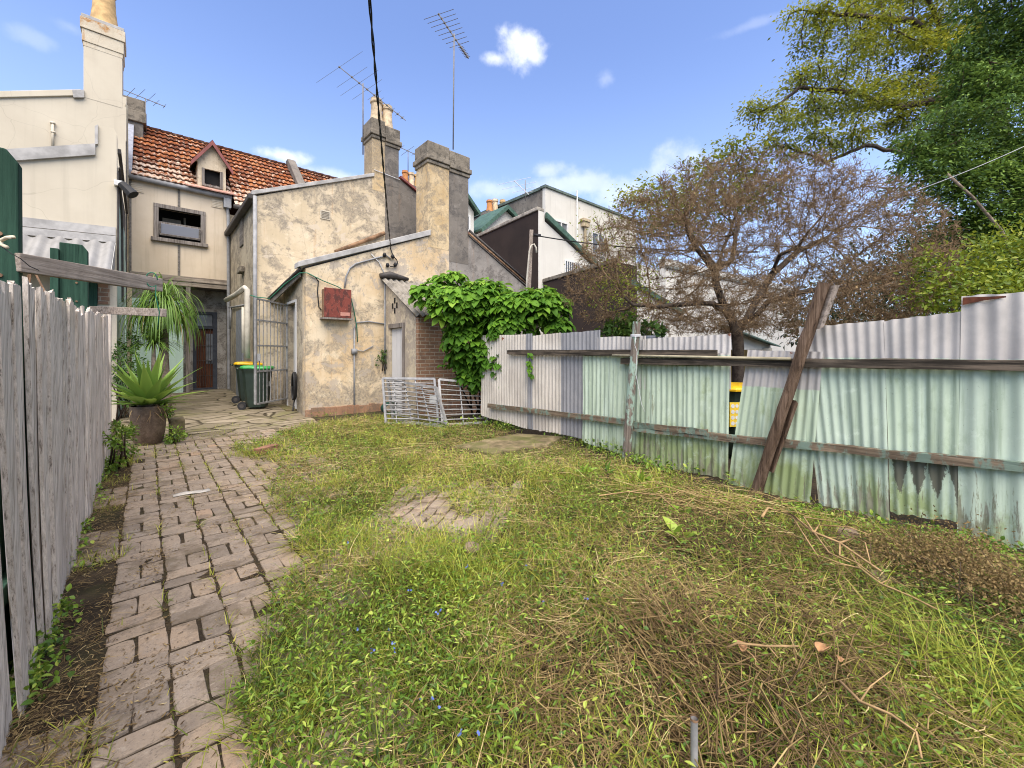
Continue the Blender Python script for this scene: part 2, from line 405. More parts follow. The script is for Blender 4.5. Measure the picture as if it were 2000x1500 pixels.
POLE = timber('brown_split_pole', (.185, .125, .085), (.115, .074, .048), (.03, .02, .014), 2, .7)
OLDPOST = timber('old_post_with_mint_paint', (.22, .18, .145), (.14, .112, .09), (.04, .033, .027), 2, .8, paint=(.30, .40, .32), pamt=.47)
GREENW = timber('green_painted_timber', (.036, .082, .054), (.026, .060, .040), (.012, .028, .019), 2, .8)
FRAMEW = timber('bare_window_timber', (.26, .23, .20), (.17, .145, .122), (.05, .042, .035), 2, 1.0)
BOARDS = timber('weathered_fascia_boards', (.34, .29, .23), (.22, .18, .14), (.06, .05, .04), 0, .7)
DOORW = timber('red_brown_door', (.13, .055, .03), (.085, .034, .02), (.03, .015, .01), 2, .5)
GREYBOARD = timber('grey_weatherboard', (.20, .18, .155), (.14, .125, .105), (.05, .045, .04), 1, .5)
WHITEDOOR = smooth_wall('white_boarded_door', (.55, .54, .52), (.46, .45, .43), 0, .4)
PALEFENCE = timber('olive_paling', (.16, .12, .05), (.10, .075, .035), (.04, .03, .015), 2, .7)
def galv(name, a, b, rust=.25, white=0.0):
    m = Mat(name, .62, .4); v = m.pos(); c = m.mix(m.th(m.noise(v, 2.2, 6, .65), .32, .68), a, b)
    c = m.mix(m.math('MULTIPLY', m.th(m.noise(m.pos((14, 14, .8)), 1, 5, .7), .46, .72), .5), c, tuple(min(1, x*1.35) for x in a))
    c = m.mix(m.math('MULTIPLY', m.th(m.noise(v, 60, 4, .7), .45, .7), .22), c, tuple(x*.6 for x in b))
    q = m.attr('q'); rm = m.math('ADD', m.noise(v, 3.2, 7, .65), m.math('MULTIPLY', m.th(q, .16, .0), .07))
    c = m.mix(m.th(rm, .82-rust*.5, .86-rust*.5), c, (.17, .055, .02)); m.col(c)
    m.b.inputs['Metallic'].default_value = .15; m.bump(m.noise(v, 30, 3), .08, .003); return m.m
GALV = galv('galvanised_sheet', (.50, .47, .43), (.38, .355, .33))
GALVB = galv('blue_grey_sheet', (.275, .27, .27), (.20, .20, .205), .2)
PINKW = galv('faded_pinkish_white_sheet', (.58, .53, .45), (.45, .405, .34), .22)
FLASH = plain('lead_flashing', (.36, .345, .32), .75, .25, 4)
def mint_sheet(name, zb=1.42, worn=.45, algae=.4, drip=.0, base=(.49, .575, .43)):
    """painted corrugated iron: bare metal above zb, worn paint, algae and dark runs low down"""
    m = Mat(name, .68, .35); v = m.pos(); x, y, z = m.xyz()
    p1 = m.mix(m.th(m.noise(v, 1.8, 5), .3, .7), base, tuple(k*.88 for k in base))
    st = m.noise(m.pos((6, 13, .55)), 1.0, 6, .65)
    p1 = m.mix(m.math('MULTIPLY', m.th(st, .46, .66), .75), p1, (.25, .315, .225))
    p1 = m.mix(m.math('MULTIPLY', m.th(m.noise(m.pos((6, 9, .5), off=(0, 7, 0)), 1.0, 4, .6), .56, .75), .55), p1, (.60, .70, .60))
    al = m.math('ADD', m.noise(m.pos((2, 2.4, 1.1)), 1.0, 7, .7), m.math('MULTIPLY', m.th(z, .75, .0), .26))
    p1 = m.mix(m.math('MULTIPLY', m.th(al, 1.02-algae, 1.22-algae), .8), p1, (.20, .25, .07))
    m2c = m.mix(m.th(m.noise(v, 5, 6, .7), .42, .6), (.15, .145, .085), (.21, .20, .15))
    bl = m.noise(v, 7, 7, .72); p1 = m.mix(m.math('MULTIPLY', m.th(bl, .56, .68), .35), p1, (.62, .70, .58)); p1 = m.mix(m.math('MULTIPLY', m.th(m.noise(m.pos((4, 4, 2.2), off=(9, 1, 4)), 1.6, 8, .75), .52, .68), .45), p1, (.27, .34, .22))
    wr = m.math('ADD', m.noise(m.pos((9, 15, 1.5)), 1.0, 8, .75), m.math('MULTIPLY', m.th(z, .62, .05), .16))
    p1 = m.mix(m.math('MULTIPLY', m.th(wr, 1.11-worn, 1.18-worn), .9), p1, m2c)
    if drip:
        tri = m.math('PINGPONG', m.math('MULTIPLY', y, 1/.118), .5)
        d = m.math('ADD', m.math('MULTIPLY', tri, 1.0), m.math('ADD', m.math('MULTIPLY', m.noise(m.pos((60, 60, 24)), 1, 8, .85), .75), m.math('MULTIPLY', m.noise(m.pos((11, 11, 5)), 1, 4, .7), .45)))
        zz = m.th(z, .06, .56); lim = m.math('ADD', m.math('MULTIPLY', zz, .62), -.02)
        inside = m.math('MULTIPLY', m.math('LESS_THAN', d, m.math('ADD', lim, .50)), m.math('LESS_THAN', z, .555))
        p1 = m.mix(m.math('MULTIPLY', inside, drip), p1, (.085, .078, .055))
    spk = m.th(m.noise(v, 38, 6, .85), .62, .67); p1 = m.mix(m.math('MULTIPLY', spk, .7), p1, (.10, .11, .08))
    edge = m.th(m.math('ADD', z, m.math('MULTIPLY', m.noise(v, 14, 5, .7), .06)), zb+.025, zb+.04)
    g = m.mix(m.th(m.noise(v, 2.2, 6, .65), .32, .68), (.50, .465, .42), (.38, .355, .325))
    rs = m.th(m.noise(v, 3.6, 8, .7), .66, .70); g = m.mix(rs, g, (.17, .055, .02))
    m.col(m.mix(edge, p1, g)); m.bump(m.noise(v, 26, 4), .1, .003); return m.m
MINT_A = mint_sheet('mint_painted_sheet', 1.43, .42, .36)
MINT_B = mint_sheet('worn_mint_sheet', 1.43, .50, .50)
MINT_C = mint_sheet('mint_sheet_bare_top', 1.08, .40, .46, base=(.465, .55, .395))
MINT_D = mint_sheet('drip_stained_mint_sheet', 1.40, .38, .44, .92, base=(.47, .56, .415))
MINT_E = mint_sheet('pale_mint_sheet', 1.40, .47, .34, base=(.48, .565, .44))
STEEL = plain('galvanised_steel', (.29, .285, .275), .5, .2, 12, .3)
PAINTSTEEL = plain('grey_painted_steel', (.20, .195, .185), .6, .25, 10)
GUTTER = plain('black_brown_gutter', (.055, .048, .042), .6, .3, 8)
GREYPIPE = plain('grey_pipe', (.235, .235, .235), .6, .2, 6)
PVC = plain('cream_plastic_pipe', (.42, .385, .31), .7, .15, 5)
RUSTPIPE = plain('rusty_pipe', (.21, .125, .07), .85, .5, 7)
BLACK = plain('black_rubber', (.018, .018, .018), .6, .3, 9)
DARK = plain('interior_shade_black', (.012, .011, .010), .9, .3, 3)  # near-black colour stands in for the shade inside openings
POTCLAY = plain('buff_chimney_pot', (.50, .33, .15), .85, .25, 6)
POTPALE = plain('pale_chimney_pot', (.55, .43, .28), .85, .3, 7)
POTORANGE = plain('orange_chimney_pot', (.46, .20, .07), .85, .25, 6)
PURLIN = plain('red_metal_barge', (.20, .062, .052), .6, .2, 6)
PINKFL = plain('pink_flashing', (.42, .23, .17), .8, .3, 5)
GREENTRIM = plain('green_painted_trim', (.055, .105, .075), .6, .25, 6)
WHITETRIM = plain('white_trim', (.62, .61, .57), .6, .12, 8)
BINGREEN = plain('dark_green_bin_plastic', (.016, .028, .019), .45, .2, 7, spec=.5)
LIDGREEN = plain('green_bin_lid', (.035, .28, .06), .4, .15, 6, spec=.5)
LIDYELLOW = plain('yellow_bin_lid', (.72, .42, .008), .4, .12, 6, spec=.5)
STICKER = plain('yellow_sticker', (.72, .50, .05), .6, .1, 6)
PALEMARK = plain('pale_marking', (.42, .42, .40), .7, .1, 6)
ROPEG = plain('green_hose', (.02, .13, .075), .5, .2, 6)
CABLE = plain('black_cable', (.012, .012, .013), .6, .2, 6)
WIREW = plain('pale_wire', (.55, .55, .55), .5, .1, 6)
ALU = plain('weathered_aluminium', (.16, .15, .14), .6, .2, 6)
SLATE = plain('charcoal_slab', (.075, .072, .072), .85, .3, 6)
WHITEFOAM = plain('grubby_white_scrap', (.42, .39, .34), .85, .2, 8)
DRYLEAF = plain('brown_curled_leaf', (.27, .15, .07), .8, .35, 20)
STICKM = plain('pale_brown_stick', (.30, .195, .09), .85, .3, 14)
STONE = plain('pinkish_stone', (.20, .145, .105), .9, .3, 9)
PAPERP = plain('pale_grey_poster', (.55, .52, .5), .7, .2, 30)
def mk_meter():
    m = Mat('rusty_red_paint', .75, .25); v = m.pos(); c = m.mix(m.th(m.noise(v, 5, 5), .3, .7), (.20, .050, .034), (.145, .036, .026))
    r = m.th(m.noise(m.pos((9, 9, 3.5)), 1, 8, .72, .3), .50, .54); c = m.mix(m.math('MULTIPLY', r, .9), c, (.075, .028, .022))
    c = m.mix(m.math('MULTIPLY', m.th(m.noise(v, 24, 5, .7), .58, .68), .6), c, (.38, .16, .12)); m.col(c); m.bump(r, .3, .003); return m.m
METER = mk_meter()
def mk_tile():
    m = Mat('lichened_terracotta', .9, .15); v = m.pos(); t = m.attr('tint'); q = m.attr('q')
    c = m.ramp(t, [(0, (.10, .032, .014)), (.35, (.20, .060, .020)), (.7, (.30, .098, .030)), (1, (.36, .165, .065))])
    st = m.noise(m.pos((13, 5, 5)), 1, 6, .7)
    c = m.mix(m.math('MULTIPLY', m.th(st, .46, .62), .75), c, (.085, .028, .014))
    li = m.math('ADD', m.noise(m.pos((9, 4, 4), off=(3, 3, 0)), 1, 7, .72), m.math('MULTIPLY', m.attr('p'), .16))
    c = m.mix(m.math('MULTIPLY', m.th(li, .53, .66), .85), c, (.58, .47, .36))
    c = m.mix(m.math('MULTIPLY', m.th(q, .30, .02), .8), c, (.035, .014, .009))  # darkens each course's lower edge: lap shadow painted into the tile colour
    m.col(c); m.bump(m.noise(v, 30, 4), .2, .006); return m.m
TILE = mk_tile()
def mk_brickwall():
    m = Mat('old_brown_brickwork', .92, .1)
    x, y, z = m.xyz(); cmb = m.n('ShaderNodeCombineXYZ'); m.put(cmb.inputs[0], m.math('ADD', x, y)); m.put(cmb.inputs[1], z)
    b = m.n('ShaderNodeTexBrick'); m.put(b.inputs['Vector'], cmb.outputs[0]); b.inputs['Scale'].default_value = 1
    b.inputs['Brick Width'].default_value = .235; b.inputs['Row Height'].default_value = .082; b.inputs['Mortar Size'].default_value = .010; b.inputs['Mortar Smooth'].default_value = .3; b.inputs['Bias'].default_value = -.1
    b.inputs['Color1'].default_value = (.30, .165, .095, 1); b.inputs['Color2'].default_value = (.20, .115, .075, 1); b.inputs['Mortar'].default_value = (.36, .29, .21, 1)
    v = m.pos(); c = m.mix(m.math('MULTIPLY', m.th(m.noise(v, 6, 7, .7), .5, .66), .55), b.outputs['Color'], (.11, .08, .06))
    c = m.mix(m.math('MULTIPLY', m.th(m.noise(v, 3, 5, .7, 0), .55, .7), .4), c, (.42, .31, .2)); m.col(c)
    m.bump(m.math('ADD', m.math('MULTIPLY', b.outputs['Fac'], -1.0), m.noise(v, 30, 4)), .6, .012); return m.m
BRICKW = mk_brickwall()
def mk_plinth():
    return plaster('orange_brown_plinth', (.34, .20, .12), (.25, .14, .085), (.16, .12, .085), (.06, .045, .035), .5, .3, 2.0)
PLINTH = mk_plinth()
def mk_paver():
    m = Mat('old_clay_pavers', .9, .2); v = m.pos(); t = m.attr('tint')
    c = m.ramp(t, [(0, (.175, .142, .108)), (.3, (.245, .195, .145)), (.6, (.28, .222, .163)), (.85, (.30, .228, .158)), (1, (.30, .20, .13))])
    c = m.mix(m.math('MULTIPLY', m.th(m.noise(v, 7, 8, .72), .45, .68), .6), c, (.13, .105, .085))
    c = m.mix(m.math('MULTIPLY', m.th(m.noise(v, 3.5, 6, .65), .52, .7), .45), c, (.38, .32, .255))
    c = m.mix(m.math('MULTIPLY', m.th(m.noise(v, 60, 6, .8), .52, .64), .6), c, (.10, .08, .062)); c = m.mix(m.math('MULTIPLY', m.th(m.noise(v, 38, 6, .8), .56, .66), .45), c, (.42, .36, .28))
    mo = m.th(m.noise(v, 2.1, 7, .72), .54, .66); c = m.mix(m.math('MULTIPLY', mo, .6), c, (.095, .075, .038)); dt = m.th(m.noise(m.pos(off=(3, 8, 0)), 3.1, 9, .75), .50, .60); c = m.mix(m.math('MULTIPLY', dt, .6), c, (.125, .095, .065))
    m.col(c); m.ro(m.ramp(m.noise(v, 5, 4), [(.3, .6), (.7, .95)])); m.bump(m.math('ADD', m.noise(v, 22, 6, .7), m.math('MULTIPLY', m.noise(v, 120, 3), .3)), .55, .012); return m.m
PAVER = mk_paver()
def mk_flag():
    m = Mat('mossy_flagstones', .88, .2); d = m.n('ShaderNodeTexNoise'); v = m.pos(); m.put(d.inputs['Vector'], v); d.inputs['Scale'].default_value = 2.2; d.inputs['Detail'].default_value = 5
    w = m.mix(.22, m.pos((1.15, 2.6, 1)), d.outputs['Color'], 'ADD')
    e = m.voro(w, 1.15, 'DISTANCE_TO_EDGE'); cell = m.n('ShaderNodeSeparateColor'); m.put(cell.inputs[0], m.voro(w, 1.15, 'F1', 'Color'))
    c = m.ramp(cell.outputs[0], [(0, (.145, .118, .078)), (.5, (.21, .172, .118)), (1, (.265, .22, .155))])
    c = m.mix(m.math('MULTIPLY', m.th(m.noise(v, 4, 8, .72), .42, .68), .7), c, (.13, .11, .06))
    c = m.mix(m.math('MULTIPLY', m.th(m.noise(v, 1.2, 5, .65), .5, .66), .6), c, (.15, .145, .05))
    j = m.th(e, .045, .012); c = m.mix(j, c, (.045, .036, .02)); m.col(c)
    m.bump(m.math('ADD', m.math('MULTIPLY', m.th(e, .0, .07), 1.0), m.math('MULTIPLY', m.noise(v, 14, 6, .7), .5)), .8, .03); return m.m
FLAG = mk_flag()
def mk_soil():
    m = Mat('damp_soil', .95, .15); v = m.pos(); n1 = m.noise(v, 3.5, 9, .7); n2 = m.noise(v, 30, 6, .75)
    c = m.ramp(n1, [(.3, (.020, .015, .010)), (.5, (.047, .035, .022)), (.7, (.095, .070, .043))])
    c = m.mix(m.math('MULTIPLY', m.th(n2, .52, .7), .6), c, (.16, .115, .06))
    c = m.mix(m.math('MULTIPLY', m.th(m.noise(v, 1.3, 6), .5, .7), .45), c, (.06, .07, .02)); m.col(c)
    m.bump(m.math('ADD', n2, n1), .8, .04); return m.m
SOIL = mk_soil()
def mk_slabc():
    m = Mat('mossy_concrete', .92, .15); v = m.pos(); z = m.xyz()[2]
    c = m.ramp(m.noise(v, 4, 8, .7), [(.34, (.065, .055, .026)), (.5, (.15, .118, .065)), (.66, (.27, .21, .125))])
    c = m.mix(m.math('MULTIPLY', m.th(m.noise(v, 2.2, 6), .45, .62), .7), c, (.10, .105, .03)); m.col(c); m.bump(m.noise(v, 18, 6, .7), .6, .015); return m.m
MOSSC = mk_slabc()
def leafmat(name, stops, tr=.3, rough=.5, spec=.35, trc=None):
    m = Mat(name, rough, spec); c = m.ramp(m.attr('tint'), stops); m.col(c)
    if tr: m.translucent(m.mix(.5, c, trc or stops[-1][1]), tr)
    return m.m
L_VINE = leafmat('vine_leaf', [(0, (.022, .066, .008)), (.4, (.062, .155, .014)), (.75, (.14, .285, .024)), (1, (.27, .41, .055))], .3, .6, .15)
L_AGAVE = leafmat('agave_leaf', [(0, (.045, .105, .018)), (.5, (.13, .235, .035)), (1, (.30, .41, .075))], .25, .4)
L_PALM = leafmat('strap_leaf', [(0, (.30, .18, .05)), (.12, (.20, .22, .05)), (.25, (.09, .17, .025)), (.7, (.15, .26, .04)), (1, (.22, .33, .07))], .3, .4)
L_SHRUB = leafmat('shrub_leaf', [(0, (.035, .085, .018)), (.6, (.075, .15, .030)), (1, (.15, .23, .05))], .3)
L_YELLOW = leafmat('yellow_green_leaf', [(0, (.055, .105, .008)), (.45, (.14, .21, .012)), (.8, (.26, .31, .02)), (1, (.36, .37, .05))], .35)
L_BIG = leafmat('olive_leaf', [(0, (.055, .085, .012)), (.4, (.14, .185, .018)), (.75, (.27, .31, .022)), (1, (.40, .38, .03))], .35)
L_DARK = leafmat('deep_green_leaf', [(0, (.018, .048, .010)), (.4, (.052, .108, .020)), (.7, (.115, .205, .034)), (1, (.23, .34, .06))], .25, .6, .2)
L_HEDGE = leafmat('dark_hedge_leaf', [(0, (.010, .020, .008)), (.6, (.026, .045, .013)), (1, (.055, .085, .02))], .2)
L_DRY = leafmat('dry_brown_leaf', [(0, (.09, .055, .026)), (.5, (.19, .122, .060)), (.85, (.34, .225, .105)), (1, (.46, .33, .16))], .25, .8)
L_GRASS = leafmat('grass_blade', [(0, (.030, .052, .008)), (.35, (.125, .175, .018)), (.7, (.31, .335, .038)), (1, (.54, .50, .11))], .3, .55, .25)
L_STRAW = leafmat('dry_straw', [(0, (.050, .030, .016)), (.3, (.165, .108, .046)), (.65, (.38, .275, .115)), (1, (.62, .50, .25))], .2, .75, .2)
L_WEED = leafmat('weed_leaf', [(0, (.018, .048, .007)), (.4, (.085, .17, .017)), (.75, (.225, .335, .034)), (1, (.40, .47, .08))], .3, .45, .35)
L_FLOWER = leafmat('blue_petal', [(0, (.08, .12, .42)), (1, (.16, .23, .58))], .3)
L_SEED = leafmat('dry_seed_head', [(0, (.10, .065, .025)), (.5, (.19, .125, .045)), (1, (.32, .24, .10))], .2, .85)
def bark(name, a, b):
    m = Mat(name, .95, .1); v = m.pos(); n1 = m.noise(v, 9, 6, .7); m.col(m.mix(m.th(n1, .35, .65), a, b)); m.bump(m.noise(m.pos((30, 30, 8)), 1, 5), .6, .02); return m.m
BARK_D = bark('dark_grey_bark', (.035, .026, .020), (.095, .075, .058))
BARK_T = bark('twig_bark', (.115, .074, .040), (.25, .172, .10))
BARK_B = bark('brown_bark', (.04, .028, .02), (.10, .072, .05))
BARK_P = bark('pale_palm_bark', (.16, .12, .085), (.30, .24, .18))
def mk_glass():
    m = Mat('dull_window_glass', .12, .6); v = m.pos(); m.col(m.mix(m.th(m.noise(v, 3, 3), .3, .7), (.10, .11, .12), (.16, .17, .18))); return m.m
GLASS = mk_glass()
def mk_frost():
    m = Mat('frosted_louvre_glass', .25, .6); m.col((.33, .34, .38)); return m.m
FROST = mk_frost()
def mk_pot():
    m = Mat('bronze_glazed_pot', .45, .4); v = m.pos(); c = m.mix(m.th(m.noise(v, 9, 6, .7), .35, .68), (.075, .048, .030), (.14, .095, .062)); m.col(m.mix(m.math('MULTIPLY', m.th(m.noise(v, 45, 4), .5, .7), .4), c, (.20, .15, .11))); m.bump(m.noise(v, 20, 3), .1, .004); return m.m
POT = mk_pot()
# ================================================================ SETTING: ground, paths
def build_ground():
    def axis(lo, hi, step, far):
        a = list(np.arange(lo, hi+1e-6, step)); g = step; b = hi; up = []
        while b < far: g *= 1.6; b += g; up.append(b)
        g = step; b = lo; dn = []
        while b > -far: g *= 1.6; b -= g; dn.append(b)
        return np.array(dn[::-1]+a+up)
    xs = axis(-1.2, 6.2, .07, 900); ys = axis(-2.2, 12, .07, 900)
    X, Y = np.meshgrid(xs, ys); Z = ground_z(X, Y)
    inner = (X > -.5) & (X < 5.2) & (Y < 8.8) & (Y > -2.2)
    pth = (X > -.42) & (X < 1.55) & (Y < 8.8)
    Z = Z+inner*.016*(fbm(X*9, Y*9, 2, 3)-.5)+np.where(pth, .002, -.012)
    V = np.stack([X, Y, Z], -1).reshape(-1, 3); nx = len(xs); ny = len(ys)
    i = np.arange((ny-1)*(nx-1)); r = i//(nx-1); c = i % (nx-1); b = r*nx+c
    tag(mesh_np('ground', V, np.stack([b, b+1, b+nx+1, b+nx], 1), SOIL, None, True), kind='structure', label='damp brown soil of the back yard')
build_ground()
def brick_set(cells, seed):
    """cells: (cx, cy, sx, sy, rot) -> bevelled worn bricks, one mesh"""
    rg = np.random.default_rng(seed); V = []; F = []; T = []
    for (cx, cy, sx, sy, a) in cells:
        if rg.random() < .003: continue
        sx *= rg.uniform(.96, 1.02); sy *= rg.uniform(.96, 1.02); a += rg.normal()*.018
        cx += rg.normal()*.004; cy += rg.normal()*.004
        z0 = float(ground_z(cx, cy))+rg.normal()*.003+.010; tx, ty = rg.normal(size=2)*.016
        t = np.clip(rg.beta(2, 2)+.0, 0, 1); b = len(V); n = 3
        ca, sa = math.cos(a), math.sin(a)
        ring = []
        for (k, zz, ins) in ((0, -.05, 0), (1, -.007, 0), (2, -.0012, .002), (3, 0, .006)):
            pts = []
            for (qx, qy) in ((-1, -1), (-.33, -1), (.33, -1), (1, -1), (1, -.33), (1, .33), (1, 1), (.33, 1), (-.33, 1), (-1, 1), (-1, .33), (-1, -.33)):
                corner = abs(qx) == 1 and abs(qy) == 1
                w = ins+(rg.uniform(0, .012) if (corner and k >= 1) else rg.uniform(0, .003))
                x = qx*(sx/2)-np.sign(qx)*w*(1 if abs(qx) == 1 else 0); y = qy*(sy/2)-np.sign(qy)*w*(1 if abs(qy) == 1 else 0)
                pts.append((cx+x*ca-y*sa, cy+x*sa+y*ca, z0+zz+x*tx+y*ty))
            ring.append(len(V)); V += pts; T += [t]*12
        for k in range(3):
            for q in range(12): F.append((ring[k]+q, ring[k]+(q+1) % 12, ring[k+1]+(q+1) % 12, ring[k+1]+q))
        r = ring[3]
        V.append((cx, cy, z0+rg.normal()*.001)); T.append(t); cc = len(V)-1
        for q in range(0, 12, 2): F.append((r+q, r+q+1, r+(q+2) % 12, cc))
    return np.array(V), np.array(F), T
cells = []
for r in range(-1, 38):
    for c in range(-2, 8):
        x0 = -.165+.243*c; y0 = .95+.235*r+.05*(vnoise(c*1.7, 3.3, 9)-.5)
        if x0 < -.42 or x0 > .80+.25*max(0, y0-2.2): continue
        if x0 > 1.6: continue
        if x0 < -.3 and vnoise(r*.9, 4.2, 15) < .62: continue
        if y0 > 8.75: continue
        hor = (r+(1 if (c == 4 and r % 5 == 0) else 0)) % 2 == 0
        if hor:
            for k in (0, 1): cells.append((x0+.12, y0+.058+.118*k, .236, .112, 0))
        else:
            for k in (0, 1): cells.append((x0+.061+.120*k, y0+.117, .116, .228, 0))
V, F, T = brick_set(cells, 3)
tag(mesh_np('path', V, F, PAVER, None, False, {'tint': T}), kind='structure', label='old clay brick path along the grey paling fence')
# small patch of herringbone-ish bricks uncovered in the grass
cells = []
pc = onZ(850, 1020); a0 = math.radians(38)
for r in range(-5, 6):
    for c in range(-3, 4):
        lx = c*.236+(.118 if r % 2 else 0); ly = r*.116
        cells.append((pc[0]+lx*math.cos(a0)-ly*math.sin(a0), pc[1]+lx*math.sin(a0)+ly*math.cos(a0), .228, .108, a0))
V, F, T = brick_set(cells, 8); V[:, 2] += .012
tag(mesh_np('paving_patch', V, F, PAVER, None, False, {'tint': T}), kind='structure', label='patch of bricks showing through the cut grass')
# courtyard flagstones
xs = np.linspace(-.42, 2.66, 40); ys = np.linspace(8.6, 17.1, 90); X, Y = np.meshgrid(xs, ys)
Z = ground_z(X, Y)+.010+.02*(fbm(X*2.2, Y*4, 3)-.5)*sstep(8.6, 9, Y)
i = np.arange(89*39); r = i//39; c = i % 39; b = r*40+c
tag(mesh_np('courtyard', np.stack([X, Y, Z], -1).reshape(-1, 3), np.stack([b, b+1, b+41, b+40], 1), FLAG, None, True), kind='structure', label='cracked mossy flagstones before the back door')

# ================================================================ TERRACE HOUSE (the house whose yard this is)
Y1, Y2, Y3, Y4 = 9.8, 11.9, 16.2, 17.1
g1 = 0.0
TC = thing('terrace_house', 'old cream rendered terrace house with rusty tiled roof and stepped rear wings', 'house', (2.6, Y1, 0))
def polyY(pts, Y): return [onY(px, py, Y) for px, py in pts]
cornerX = onY(597, 700, Y1)[0]          # lower wing corner
X2 = onY(500, 600, Y2)[0]               # two-storey corner
XB = onY(877, 600, Y1)[0]               # party boundary lower wing
XB2 = onY(752, 600, Y2)[0]
# lower wing rear wall
def at(x, y, z): return np.array([x, y, z], float)
zl = onY(597, 524, Y1)[2]; zr = onY(838, 461, Y1)[2]; xr = onY(838, 461, Y1)[0]
m = MB(); m.prism([at(cornerX, Y1, -.2), at(XB, Y1, -.2), at(XB, Y1, zr), at(xr, Y1, zr), at(cornerX, Y1, zl)], (0, .25, 0)); m.build('wall', CREAM_LOW, TC)
# plinth of exposed bricks
m = MB(); x1 = onY(752, 800, Y1)[0]
n = 14
for k in range(n):
    a = cornerX-.02+(x1-cornerX)*k/n; b = cornerX-.02+(x1-cornerX)*(k+1)/n; h = .20+.05*vnoise(k*.8, 2, 3)
    m.bb((a, Y1-.045-.015*vnoise(k*.7, 1, 2), -.2), (b, Y1-.001, h))
m.build('plinth', PLINTH, TC, bevel=.008)
# coping of the lower wing
m = MB(); A = at(cornerX-.16, Y1-.06, zl+.0); B = at(xr+.02, Y1-.06, zr+.02)
cop = [A, B, B+at(0, 0, .15), A+at(0, 0, .12)]
m.prism(cop, (0, .34, 0)); m.build('coping', FLASH, TC, bevel=.01)
# lower wing side wall with door opening
ya = onX(578, 700, cornerX)[1]; yb = onX(563, 700, cornerX)[1]
zs = 3.0
m = MB(); doorz = onX(572, 592, cornerX)[2]
m.prism([at(cornerX, Y1+.25, -.2), at(cornerX, ya, -.2), at(cornerX, ya, doorz), at(cornerX, yb, doorz), at(cornerX, yb, -.2), at(cornerX, Y2, -.2), at(cornerX, Y2, zs), at(cornerX, Y1+.25, zl-.02)], (.25, 0, 0)); m.build('wall', SIDE_W, TC)
# white door inside
m = MB(); m.bb((cornerX+.12, ya, .02), (cornerX+.17, yb, doorz))
dr = m.build('door', WHITEDOOR, TC)
m = MB(); m.bb((cornerX-.02, ya-.07, .02), (cornerX+.12, ya-.002, doorz+.06)); m.bb((cornerX-.02, yb+.002, .02), (cornerX+.12, yb+.07, doorz+.06)); m.bb((cornerX-.02, ya, doorz+.002), (cornerX+.12, yb, doorz+.06)); m.build('frame', WHITEDOOR, dr)
m = MB(); m.bb((cornerX-.22, ya-.1, .0), (cornerX-.002, yb+.1, .16)); m.build('step', MOSSC, TC, bevel=.02)
# lower wing roof (corrugated) + barge
A = onY(586, 521, Y1+.02); Bp = at(xr, Y1+.05, zr+.03); D = onY(524, 580, Y2-.03)
Cp = at(xr, Y2, zr-.1)
corr('roof', A, D, Cp, Bp, .076, .012, GALV, TC, rows=2)
m = MB(); m.tube([A+at(.0, .0, -.035), D+at(.0, 0, -.035)], .026, 8); m.build('gutter', GUTTER, TC, True)
m = MB(); m.beam(A+at(.05, .2, -.11), D+at(.05, 0, -.11), .03, .16); m.build('fascia', GREYBOARD, TC)
# two-storey wing
zl2 = onY(500, 383, Y2)[2]; p = onY(727, 344, Y2)
m = MB(); m.prism([at(X2, Y2, -.2), at(XB2, Y2, -.2), at(XB2, Y2, p[2]), at(p[0], Y2, p[2]), at(X2, Y2, zl2)], (0, .25, 0)); m.build('wall', CREAM, TC)
m = MB(); A2 = at(X2-.1, Y2-.05, zl2); B2 = at(p[0]+.05, Y2-.05, p[2]); m.prism([A2, B2, B2+at(0, 0, .10), A2+at(0, 0, .10)], (0, .32, 0)); m.build('coping', FLASH, TC, bevel=.008)
m = MB(); m.bb((X2, Y2+.25, -.2), (X2+.25, Y4, zl2-.05)); sw = m.build('wall', SIDE_W, TC)
m = MB(); e0 = onX(498, 381, X2-.14); e1 = onX(448, 465, X2-.14)
zg = (e0[2]+e1[2])/2
m.bb((X2-.17, Y2-.05, zl2-.10), (X2-.02, Y3-.02, zl2+.03)); m.build('gutter', GUTTER, TC, bevel=.02)
m = MB(); m.prism([at(X2-.15, Y2+.28, zl2+.05), at(XB2, Y2+.28, p[2]+.05), at(XB2, Y2+.28, p[2]-.02), at(X2-.15, Y2+.28, zl2-.02)], (0, Y3-Y2-.3, 0)); m.build('roof', GALVB, TC)
m = MB(); m.tube([at(X2-.03, Y2-.05, zl2-.02), at(X2-.03, Y2-.05, .35)], .045, 10); m.build('downpipe', GREYPIPE, TC, True)
# boarded side window / door panels on that side wall
q0 = onX(464, 600, X2); q1 = onX(476, 610, X2); zt = onX(470, 606, X2)[2]
m = MB(); m.bb((X2-.04, min(q0[1], q1[1]), .2), (X2-.002, max(q0[1], q1[1]), zt)); sd = m.build('door', plain('blue_grey_door', (.20, .21, .23), .8), TC)
m = MB(); q = onX(475, 528, X2); m.box(q+at(-.06, 0, 0), (.12, .5, .16)); m.build('sill', DARKCAP, TC, bevel=.02)
m = MB()
for (px, py, w, hh) in ((473, 450, .5, .9),): 
    q = onX(px, py, X2); m.box(q+at(-.015, 0, 0), (.03, w, hh))
m.build('panel', GREYBOARD, TC)
# air vent grille
c0 = onY(635, 420, Y2); m = MB(); m.box(c0+at(0, -.012, 0), (.26, .024, .24)); vt = m.build('vent', LCREAM, TC)
m = MB()
for k in range(5): m.box(c0+at(0, -.028, -.08+.04*k), (.21, .012, .018))
m.build('louvre', DARKCAP, vt)
